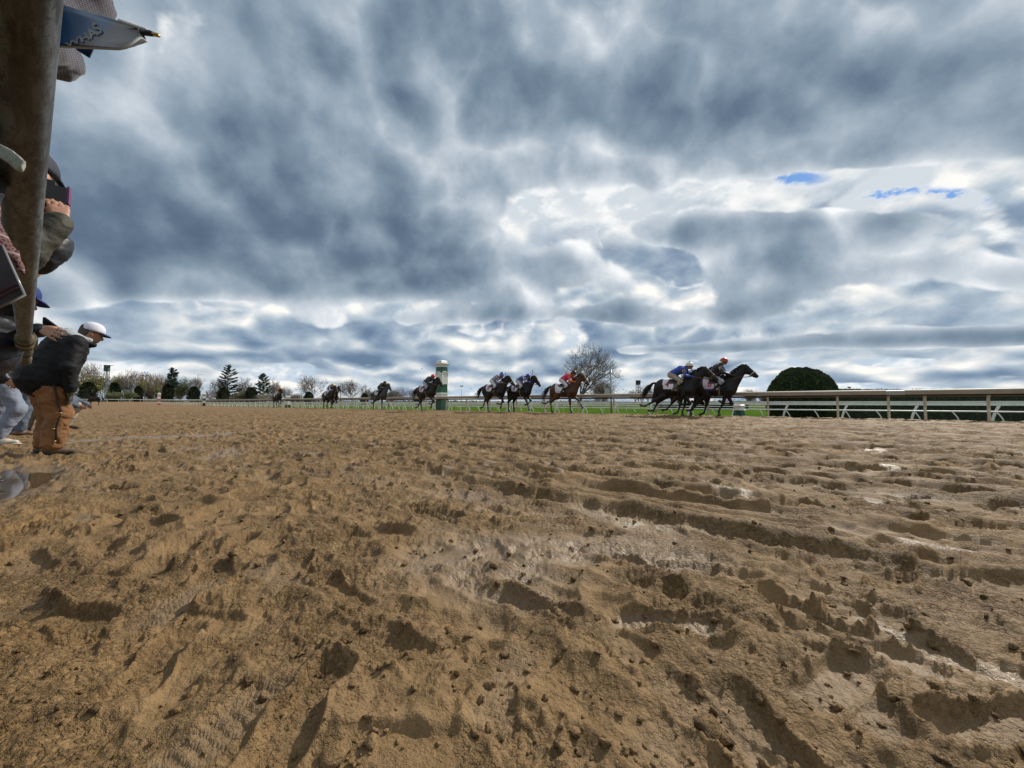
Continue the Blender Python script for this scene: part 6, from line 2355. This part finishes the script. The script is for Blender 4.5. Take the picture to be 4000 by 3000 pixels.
    link("hair", body_mesh("hair", pr, .012, [FAB[hair]]), root)
    if hat:
        cm, bm = hat
        b = MB()
        M3 = Matrix([[lk[0], sd[0], up[0]], [lk[1], sd[1], up[1]], [lk[2], sd[2], up[2]]])
        c0 = Vector(hc + up * .052)
        prof = [(.112 * math.cos(t) ** .7, .098 * math.sin(t) ** 1.1) for t in np.linspace(0, math.pi / 2 - .06, 9)]
        b.lathe([(.112, -.02)] + prof, seg=24, sx=1.0, sy=.86)
        b.lathe([(.010, .096), (.008, .103)], seg=8)
        b.v = [tuple(M3 @ Vector(p) + c0) for p in b.v]
        cap_o = b.build("cap", cm, root, True)
        b = MB(); n = 13; vs = []
        for i in range(n):
            q = -R(62) + R(124) * i / (n - 1)
            r0 = .108; y0 = .093
            ext = .075 * max(0, math.cos(q * 1.4)) ** .6
            for (e, z) in ((0, -.004), (ext * .6, -.008), (ext, -.026), (ext * .6, -.014), (0, -.012)):
                vs.append((r0 * math.cos(q) + e, y0 * math.sin(q) * (1 + e * .8), z - .35 * (math.sin(q) ** 2) * e))
        b.add(vs, [(i * 5 + j, i * 5 + (j + 1) % 5, (i + 1) * 5 + (j + 1) % 5, (i + 1) * 5 + j) for i in range(n - 1) for j in range(5)])
        b.v = [tuple(M3 @ Vector(p) + c0) for p in b.v]
        b.build("peak", bm, cap_o, True)
    return root, dict(lk=lk, up=up, sd=sd, hc=hc, rot=rot)


def local(loc, p):
    return tuple(Vector(p) - Vector(loc))


# ---- man in black work coat and brown canvas trousers, bent forward with his hands on his knees
def bending_man():
    x, y = -5.40, 4.50
    loc = (x, y, gz(x, y))
    J = dict(hip=(-.055, .105, .88), kn=(.035, .12, .48), an=(.0, .12, .095), toe=.145, belly=(.0, 0, 1.02), chest=(.09, 0, 1.23), neck=(.205, 0, 1.36), head=(.30, 0, 1.455), sh=(.12, .20, 1.30), el=(.05, .31, 1.0), wr=(.085, .265, .735))
    hands = {-1: dict(d=(.12, .30, -1), pn=(-.8, .5, -.1), curl=.25, side=1), 1: dict(d=(.12, -.30, -1), pn=(-.8, -.5, -.1), curl=.25, side=-1)}
    root, A = person("man in black coat and brown canvas trousers bending with hands on knees", loc, R(63), J, FAB['blackcoat'], FAB['brownduck'], FAB['boot'], skin=SKIN2, hat=(FAB['whitecap'], FAB['bluebrim']),
                     hands=hands, h=.012, fat=1.10, top_r=1.10, hem=(-.055, 0, .885), look=(.94, -.16, -.30), hair='greyhair', folds=(.026, 8.5, 3), baggy=1.36, group="people standing along the rail", glove=FAB['glove'])
    # grey hood lying on his shoulders
    n = V3(*J['neck'])
    pr = [cap(n + V3(-.12, -.10, .06), n + V3(-.12, .10, .06), .058, .058, .05), cap(n + V3(-.12, -.10, .06), n + V3(.06, -.085, .0), .050, .030, .04), cap(n + V3(-.12, .10, .06), n + V3(.06, .085, .0), .050, .030, .04), ell(n + V3(-.15, 0, .045), (.10, .12, .05), .05)]
    link("hood", body_mesh("hood", pr, .011, [FAB['greyhood']], folds=(.010, 14, 2, (1, 1, 1))), root)
    pr = [cap(n + V3(-.02, -.095, -.01), n + V3(.10, -.06, -.045), .034, .030, .04), cap(n + V3(-.02, .095, -.01), n + V3(.10, .06, -.045), .034, .030, .04), cap(n + V3(.10, -.06, -.045), n + V3(.10, .06, -.045), .026, .026, .03)]
    link("collar", body_mesh("collar", pr, .010, [FAB['blackcoat']]), root)
    lk, up, sd, hc = A['lk'], A['up'], A['sd'], A['hc']
    b = MB()
    for s in (-1, 1):
        c = hc + lk * .098 + up * .018 + sd * .036 * s
        b.tube([c + sd * .026 * math.cos(t) + up * .020 * math.sin(t) for t in np.linspace(0, 2 * math.pi, 14)], .0028, 5, cap=False)
        b.tube([hc + lk * .096 + up * .024 + sd * .063 * s, hc + lk * .02 + up * .022 + sd * .086 * s, hc - lk * .02 + up * .008 + sd * .086 * s], .0028, 5)
    b.tube([hc + lk * .102 + up * .022 - sd * .012, hc + lk * .106 + up * .026, hc + lk * .102 + up * .022 + sd * .012], .0028, 5)
    b.build("spectacles", TACK['black'], root, True)
    for s in (-1, 1):     # side seams of the overtrousers, with brass snaps
        b = MB()
        pts = [(-.05, s * .240, .84), (-.01, s * .255, .66), (.03, s * .238, .48), (.0, s * .226, .30), (.01, s * .224, .14)]
        b.tube(pts, .010, 6)
        b.build("side_seam", FAB['seam'], root, True)
    br = mat("brass_snap", (.55, .40, .15), .3, metal=.9)
    for s in (-1, 1):
        for p in ((.02, s * .247, .48), (-.02, s * .232, .30), (-.005, s * .232, .16)):
            q = MB(); q.lathe([(.012, -.004), (.014, 0), (.008, .006)], c=p, seg=8); q.build("snap", br, root, True)
    # thigh pocket patch
    pr = [cap((.045, -.205, .46), (.0, -.205, .26), .045, .045, .02, 0, ((0, 1, 0), .5))]
    link("knee_patch", body_mesh("knee_patch", pr, .010, [FAB['brownduck']], folds=(.006, 20, 3, (1, 1, 1))), root)


bending_man()


# ---- person photographing over the rail, olive waxed sleeve
def photographer():
    D = 1.76
    loc = T(2.62, -.42, 0)
    L = lambda px, py, d: local(loc, W(px, py, d))
    head = W(106, 690, D + .05)
    wrR, elR = W(240, 862, D - .02), W(92, 992, D - .10)
    wrL, elL = W(176, 892, D + .08), W(112, 1010, D + .18)
    shR = T(2.52, -.13, 1.43); shL = T(2.98, -.12, 1.44)
    lo = lambda p: tuple(Vector(p) - Vector(loc))
    f2 = NV * .25 + TV * .97
    J = dict(hip=[lo(T(2.52, -.42, .95)), lo(T(2.72, -.42, .95))], kn=[lo(T(2.52, -.38, .5)), lo(T(2.72, -.38, .5))], an=[lo(T(2.5, -.44, .09)), lo(T(2.74, -.44, .09))], toe=.19, tdir=[tuple(NV), tuple(NV)],
             belly=lo(T(2.64, -.36, 1.1)), chest=lo(T(2.70, -.20, 1.34)), neck=lo(T(2.74, -.06, 1.50)), head=lo(head), sh=[lo(shR), lo(shL)], el=[lo(elR), lo(elL)], wr=[lo(wrR), lo(wrL)])
    hands = {-1: dict(d=tuple(W(222, 775, D) - wrR), pn=(-.75, .5, .1), curl=.20, side=1, thumb=.30), 1: dict(d=tuple(W(196, 800, D + .1) - wrL), pn=(.7, -.2, .1), curl=.42, side=-1, thumb=.35)}
    person("person in olive waxed jacket and dark cap holding a camera up over the rail", loc, 0, J, FAB['olive'], FAB['tan'], FAB['brownshoe'], hat=(FAB['navycap'], FAB['navycap']), hands=hands, h=.010, look=(-.25, .95, -.10), top_r=1.0, handL=.15)
    # dark lining of the open coat hanging below the arm
    c = W(168, 800, D + .02)
    root = thing("camera", "black camera with purple edge held to the face by the olive sleeve", "camera", W(176, 775, D + .06), math.atan2(f2.y, f2.x))
    b = MB(); b.box((0, 0, 0), (.075, .15, .125)); b.box((0, 0, .072), (.06, .07, .03)); b.build("camera_body", TACK['black'], root)
    b = MB(); b.tube([(.03, 0, 0), (.07, 0, 0), (.085, 0, 0)], [.034, .036, .038], 16); b.build("lens", TACK['black'], root, True)
    b = MB(); b.box((-.015, -.079, .03), (.03, .008, .085)); b.build("side_strap", mat("purple_trim", (.16, .035, .13), .5), root)
    # shoulder bag hanging at the hip, showing as the dark bulge under the sleeve
    bp = W(158, 985, D + .16)
    pr = [ell((0, 0, 0), (.085, .06, .115), .04), ell((.03, .03, .05), (.065, .07, .085), .05)]
    o = link("shoulder_bag", body_mesh("shoulder_bag", pr, .010, [FAB['navy']], folds=(.008, 14, 2, (1, 1, 1))), loc=bp)
    tag(o, "dark navy shoulder bag hanging below the olive sleeve", "bag")


photographer()


# ---- person in houndstooth reading a racing programme
def programme_reader():
    loc = T(1.42, -.48, 0)
    lo = lambda p: tuple(Vector(p) - Vector(loc))
    wrR, elR, shR = W(190, 92, 1.22), W(205, 205, 1.18), T(1.28, -.20, 1.50)
    wrL, elL, shL = W(300, -170, 1.10), W(335, 0, 1.24), T(1.60, -.20, 1.52)
    J = dict(hip=[lo(T(1.32, -.48, .98)), lo(T(1.52, -.48, .98))], kn=[lo(T(1.32, -.45, .52)), lo(T(1.52, -.45, .52))], an=[lo(T(1.3, -.5, .09)), lo(T(1.54, -.5, .09))], toe=.19, tdir=[tuple(NV), tuple(NV)],
             belly=lo(T(1.42, -.44, 1.15)), chest=lo(T(1.42, -.32, 1.40)), neck=lo(T(1.43, -.24, 1.58)), head=lo(T(1.44, -.20, 1.76)), sh=[lo(shR), lo(shL)], el=[lo(elR), lo(elL)], wr=[lo(wrR), lo(wrL)])
    hands = {-1: dict(d=(.5, .2, .5), pn=(0, .3, -1), curl=.5, side=1), 1: dict(d=(.5, -.1, -.2), pn=(0, .3, -1), curl=.5, side=-1)}
    person("person in grey houndstooth jacket reading a blue programme over the rail", loc, 0, J, FAB['hound'], FAB['olivepant'], FAB['brownshoe'], hands=hands, h=.011, look=(.6, .6, -.5), top_r=1.05)
    # programme: a bent booklet with a pen tucked in it
    A, B = W(196, 6, 1.10), W(560, 108, .99)
    C, D_ = W(196, 176, 1.03), W(520, 190, .94)
    o0 = (A + B + C + D_) / 4
    root = thing("programme", "blue racing programme folded lengthwise with a pen clipped to its edge", "booklet", o0)
    nu, nv = 22, 8

    def pt(u, v):
        vv = v
        p = (A * (1 - u) + B * u) * (1 - vv) + (C * (1 - u) + D_ * u) * vv
        # rounded outer end
        e = max(0, (u - .80) / .20)
        mid = (A * (1 - u) + B * u) * .75 + (C * (1 - u) + D_ * u) * .25
        p = mid.lerp(p, 1 - .85 * e ** 2.4)
        n = (B - A).cross(C - A).normalized()
        return p + n * (.014 * math.sin(math.pi * v) ) - o0, n
    vs = []; fs = []
    for th in (0, .006):
        for j in range(nv + 1):
            for i in range(nu + 1):
                p, n = pt(i / nu, j / nv); vs.append(tuple(p + n * th))
    k = (nu + 1) * (nv + 1)
    for j in range(nv):
        for i in range(nu):
            a = j * (nu + 1) + i
            fs.append((a, a + 1, a + nu + 2, a + nu + 1)); fs.append((k + a, k + a + nu + 1, k + a + nu + 2, k + a + 1))
    rim = [i for i in range(nu + 1)] + [j * (nu + 1) + nu for j in range(1, nv + 1)] + [nv * (nu + 1) + i for i in range(nu - 1, -1, -1)] + [j * (nu + 1) for j in range(nv - 1, 0, -1)]
    side0 = len(fs)
    for q in range(len(rim)):
        a, b = rim[q], rim[(q + 1) % len(rim)]
        fs.append((b, a, k + a, k + b))
    m = bpy.data.materials.new("printed_cover"); m.use_nodes = True
    g = NT(m.node_tree); bs = m.node_tree.nodes['Principled BSDF']
    tc = g.n('ShaderNodeTexCoord').outputs['Object']
    ax = (B - A).normalized(); dn_ = (C - A).normalized()
    su = g.m('ADD', g.vm('DOT_PRODUCT', tc, tuple(ax)), g.m('MULTIPLY', g.vm('DOT_PRODUCT', tc, tuple(dn_)), 1.5))
    nz = g.noise(tc, 14.0, 5.0, .6)
    f = g.sstep(g.m('ADD', su, g.m('MULTIPLY', g.m('SUBTRACT', nz, .5), .08)), -.055, .075)
    c = g.mix(f, (.012, .080, .185, 1), (.070, .067, .064, 1))
    br = g.sstep(g.noise(tc, 22.0, 4.0, .6), .60, .72)
    inner = g.sstep(su, .02, -.09)
    c = g.mix(g.m('MULTIPLY', g.m('MULTIPLY', br, inner), .7), c, (.14, .055, .025, 1))
    m.node_tree.links.new(c, bs.inputs['Base Color']); bs.inputs['Roughness'].default_value = .35
    mb = MB(); mb.v = vs; mb.f = fs; mb.mi = [0] * side0 + [1] * (len(fs) - side0)
    pages = mat("page_edges", (.42, .45, .47), .8)
    cov = mb.build("cover", [m, pages], root, True)
    # title lettering, printed on the underside
    tm = text_mesh("WHAS", .078, .0016, .25)
    n = len(tm.vertices); co = np.zeros(n * 3); tm.vertices.foreach_get('co', co); co = co.reshape(-1, 3)
    ca, sa = math.cos(R(52)), math.sin(R(52))
    out = []
    for (a, b, _) in co:
        a2, b2 = (a * ca - b * sa), (a * sa + b * ca)
        u = .37 + a2 / (B - A).length; v = .68 - b2 / (C - A).length
        p, nn = pt(u, v)
        out.append(p)
    toc = (Vector((0, 0, CAM_H)) - o0).normalized()
    nn = (B - A).cross(C - A).normalized()
    off = nn * (.0085 if nn.dot(toc) > 0 else -.0025)
    tm.vertices.foreach_set('co', np.array([tuple(p + off) for p in out], np.float32).ravel()); tm.update()
    tm.materials.append(mat("pale_lettering", (.21, .205, .17), .5))
    link("title", tm, cov)
    # pen
    p0, p1, p2, p3 = W(466, 80, 1.00) - o0, W(572, 118, .985) - o0, W(596, 132, .98) - o0, W(620, 138, .977) - o0
    b = MB(); b.tube([p0, p1], .0042, 10); b.build("pen_barrel", TACK['white'], root, True)
    b = MB(); b.tube([W(556, 124, .985) - o0, p2], [.0085, .0062], 10); b.build("pen_grip", TACK['black'], root, True)
    b = MB(); b.tube([p2, p3], [.0055, .0045], 10); b.build("pen_tip", mat("brass_tip", (.45, .32, .12), .3, metal=.8), root, True)
    # loose blue leaf hanging out below
    b = MB()
    q = [W(290, 182, 1.04), W(366, 186, 1.03), W(348, 226, 1.03), W(300, 196, 1.04)]
    nn3 = (q[1] - q[0]).cross(q[2] - q[0]).normalized() * .002
    b.add([p - o0 for p in q] + [p - o0 + nn3 for p in q], [(0, 1, 2, 3), (7, 6, 5, 4), (0, 4, 5, 1), (1, 5, 6, 2), (2, 6, 7, 3), (3, 7, 4, 0)])
    b.build("loose_leaf", mat("blue_leaf", (.022, .07, .17), .5), root)


programme_reader()


# ---- nearest neighbour at the rail: fleece sleeve, patterned knitted glove, dark race card
def nearest_person():
    loc = T(.95, -.55, 0)
    lo = lambda p: tuple(Vector(p) - Vector(loc))
    d = .60
    wr = W(-165, 850, d); el = W(-150, 540, d + .01)
    J = dict(hip=[lo(T(.85, -.55, .95)), lo(T(1.05, -.55, .95))], kn=[lo(T(.85, -.52, .5)), lo(T(1.05, -.52, .5))], an=[lo(T(.83, -.57, .09)), lo(T(1.07, -.57, .09))], toe=.19, tdir=[tuple(NV), tuple(NV)],
             belly=lo(T(.95, -.52, 1.1)), chest=lo(T(.95, -.44, 1.33)), neck=lo(T(.95, -.40, 1.50)), head=lo(T(.96, -.37, 1.67)), sh=[lo(T(.80, -.28, 1.40)), lo(T(1.12, -.36, 1.42))], el=[lo(el), lo(T(1.25, -.30, 1.2))], wr=[lo(wr), lo(T(1.2, -.2, 1.1))])
    dd = W(-150, 960, d) - wr
    hands = {-1: dict(d=tuple(dd), pn=(-.6, .7, 0), curl=.3, side=1), 1: dict(d=(.3, .3, -.3), pn=(0, 0, -1), curl=.5, side=-1)}
    person("nearest person in dark slate fleece with patterned maroon knitted gloves", loc, 0, J, FAB['fleece'], FAB['blackbag'], FAB['brownshoe'], hands=hands, h=.010, look=(.7, .5, -.1), top_r=.78, glove=FAB['knit'], handL=.14, folds=(.008, 12, 4))
    # dark race card hanging from the glove
    q = [W(-75, 1010, d - .01), W(4, 958, d), W(90, 1150, d - .02), W(-4, 1196, d - .03)]
    o0 = sum(q, Vector()) / 4
    root = thing("race_card", "dark printed race card in a clear sleeve held below the maroon glove", "card", o0)
    nrm = (q[1] - q[0]).cross(q[2] - q[0]).normalized()
    b = MB()
    b.add([p - o0 for p in q] + [p - o0 + nrm * .004 for p in q], [(0, 1, 2, 3), (7, 6, 5, 4), (0, 4, 5, 1), (1, 5, 6, 2), (2, 6, 7, 3), (3, 7, 4, 0)])
    b.build("card", mat("dark_maroon_print", (.020, .017, .016), .3, c2=(.045, .022, .024), vscale=40), root)
    b = MB(); b.tube([q[i] - o0 + nrm * .002 for i in (0, 1, 2, 3, 0)], .0022, 6); b.build("clear_edge", mat("clear_plastic_edge", (.20, .21, .22), .2), root, True)
    b = MB()
    for t in (.78, .86):
        a, c = q[0].lerp(q[3], t), q[1].lerp(q[2], t)
        b.tube([a.lerp(c, .06) - o0 - nrm * .0008, a.lerp(c, .94) - o0 - nrm * .0008], .0012, 4)
        b.tube([a.lerp(c, .06) - o0 + nrm * .0048, a.lerp(c, .94) - o0 + nrm * .0048], .0012, 4)
    b.build("printed_stripe", mat("maroon_stripe", (.10, .030, .045), .5), root)
    # white paper strip curling past the pipe
    d2 = .50
    path = [W(-70, 556, d2 + .02), W(0, 590, d2), W(40, 612, d2 - .005), W(72, 640, d2 - .008), W(88, 650, d2 - .010)]
    o1 = path[2].copy()
    b = MB(); b.tube([p - o1 for p in path], [.0085, .0085, .009, .0095, .008], 12, flat=(.35, 1.0))
    o = b.build("paper_strip", mat("crumpled_white_paper", (.40, .40, .37), .9, bump=.6, bscale=60), smooth=True, loc=o1)
    tag(o, "crumpled white paper strip sticking out in front of the steel pipe", "paper")


nearest_person()


# ---- person in black bomber and tan chinos holding a phone out
def phone_person():
    D = 2.62
    loc = T(4.40, -.36, 0)
    lo = lambda p: tuple(Vector(p) - Vector(loc))
    wr, el = W(168, 1288, D), W(78, 1300, D + .12)
    J = dict(hip=[lo(T(4.28, -.22, .93)), lo(T(4.50, -.22, .93))], kn=[lo(T(4.28, -.24, .5)), lo(T(4.50, -.24, .5))], an=[lo(T(4.24, -.36, .09)), lo(T(4.52, -.36, .09))], toe=.20, tdir=[tuple(NV), tuple(NV)],
             belly=lo(T(4.40, -.20, 1.06)), chest=lo(T(4.38, -.18, 1.28)), neck=lo(T(4.38, -.12, 1.46)), head=lo(T(4.40, -.06, 1.60)), sh=[lo(T(4.22, -.10, 1.34)), lo(T(4.58, -.14, 1.38))], el=[lo(el), lo(T(4.66, -.30, 1.10))], wr=[lo(wr), lo(T(4.62, -.30, .86))])
    hd = W(222, 1304, D - .02) - wr
    hands = {-1: dict(d=tuple(hd), pn=(.05, .9, -.5), curl=.22, side=1, thumb=.5, spread=.12), 1: dict(d=(.4, .3, .3), pn=(0, 0, -1), curl=.4, side=-1)}
    person("person in black bomber jacket and tan chinos reaching a phone over the rail", loc, 0, J, FAB['navy'], FAB['tan'], FAB['brownshoe'], hands=hands, h=.011, look=(.5, .85, -.05), top_r=.92, handL=.17)
    c = W(198, 1272, D + .05)
    root = thing("phone", "black smartphone pinched in the outstretched hand", "phone", c)
    rot = Matrix.Rotation(R(35), 3, 'Y') @ Matrix.Rotation(R(25), 3, 'X')
    b = MB(); n = 8
    outl = []
    for (sx, sz) in ((1, 1), (-1, 1), (-1, -1), (1, -1)):
        a0 = {(1, 1): 0, (-1, 1): 90, (-1, -1): 180, (1, -1): 270}[(sx, sz)]
        for t in np.linspace(0, 90, 5):
            outl.append((sx * (.066 - .012) + .012 * math.cos(R(a0 + t)), sz * (.033 - .012) + .012 * math.sin(R(a0 + t))))
    k = len(outl)
    b.add([rot @ Vector((p[0], -.004, p[1])) for p in outl] + [rot @ Vector((p[0], .004, p[1])) for p in outl], [tuple(range(k)), tuple(range(2 * k - 1, k - 1, -1))] + [(i, k + i, k + (i + 1) % k, (i + 1) % k) for i in range(k)])
    b.build("phone_case", mat("phone_black", (.010, .013, .015), .25), root)
    b = MB(); b.add([rot @ Vector((p[0] * .93, .0046, p[1] * .9)) for p in outl], [tuple(range(k - 1, -1, -1))]); b.build("screen", mat("phone_glass", (.012, .03, .035), .08), root)


phone_person()


def standing(label, px, d, rot, top, bottom, shoe, J=None, dv=0.0, **kw):
    x = (px - 2000) / 1500 * d
    JJ = dict(STAND)
    if J:
        JJ.update(J)
    return person(label, (x, d, gz(x, d) + dv), rot, JJ, top, bottom, shoe, **kw)


NDIR = math.atan2(NV.y, NV.x)
# blue capped spectator, bending at the rail
_h = W(70, 1168, 3.05); _r = NDIR + R(25)
standing("person in royal blue cap leaning forward beyond the canvas padding", 2000 + 1500 * (_h.x - .29 * math.cos(_r)) / (_h.y - .29 * math.sin(_r)), _h.y - .29 * math.sin(_r), _r, FAB['navy'], FAB['olivepant'], FAB['boot'],
         J=dict(chest=(.10, 0, 1.16), belly=(.03, 0, 1.02), neck=(.22, 0, 1.30), head=(.29, 0, 1.43), sh=(.08, .18, 1.24), el=(-.02, .22, .98), wr=(.0, .2, .74), hip=(-.04, .09, .90)), hat=(FAB['bluecap'], FAB['bluecap']), look=(.95, 0, -.3))
# black quilted jacket, blue grey chinos, white sneakers, stepping forward
standing("person in black quilted jacket, blue grey chinos and white sneakers stepping forward", 20, 5.45, NDIR - R(20), FAB['navy'], FAB['greypant'], FAB['white'],
         J=dict(kn=[(.16, -.10, .50), (-.10, .10, .50)], an=[(-.02, -.11, .10), (-.32, .11, .13)], hip=(0, .10, .93), belly=(.03, 0, 1.08), chest=(.06, 0, 1.30)), baggy=1.12, sole=FAB['white'], hat=(FAB['navycap'], FAB['navycap']))
# cream jacket seen between the padding and the bending man
standing("person in cream jacket and grey trousers beyond the bending man's back", 88, 7.0, NDIR + R(10), FAB['cream'], FAB['bluegrey'], FAB['brownshoe'], hair='hair')
# olive trousers seen behind the bending man's legs
standing("person in olive trousers and dark boots behind the bending man's legs", 146, 7.7, NDIR + R(60), FAB['blackcoat'], FAB['olivepant'], FAB['boot'], J=dict(hip=(0, .07, .93), chest=(-.06, 0, 1.28), head=(.0, 0, 1.56), neck=(-.02, 0, 1.42), sh=(-.04, .16, 1.36)))
CROUCH = dict(hip=(-.22, .10, .36), kn=(.14, .16, .52), an=(-.04, .13, .09), belly=(-.12, 0, .50), chest=(.0, 0, .72), neck=(.10, 0, .86), head=(.16, 0, 1.0), sh=(.02, .18, .80), el=(.16, .24, .58), wr=(.32, .16, .52))
standing("person crouching in blue grey fleece and pale khaki trousers beyond the bending man", 256, 8.6, NDIR - R(35), FAB['bluegrey'], FAB['khaki'], FAB['boot'], J=dict(CROUCH, chest=(-.02, 0, .62), neck=(.04, 0, .72), head=(.06, 0, .84), sh=(.0, .18, .68)))
standing("person crouching low all in black beside the blue grey chinos", 52, 7.6, NDIR, FAB['blackbag'], FAB['blackbag'], FAB['brownshoe'], J=dict(CROUCH, chest=(-.02, 0, .60), neck=(.02, 0, .70), head=(.04, 0, .80), sh=(.0, .18, .66)))
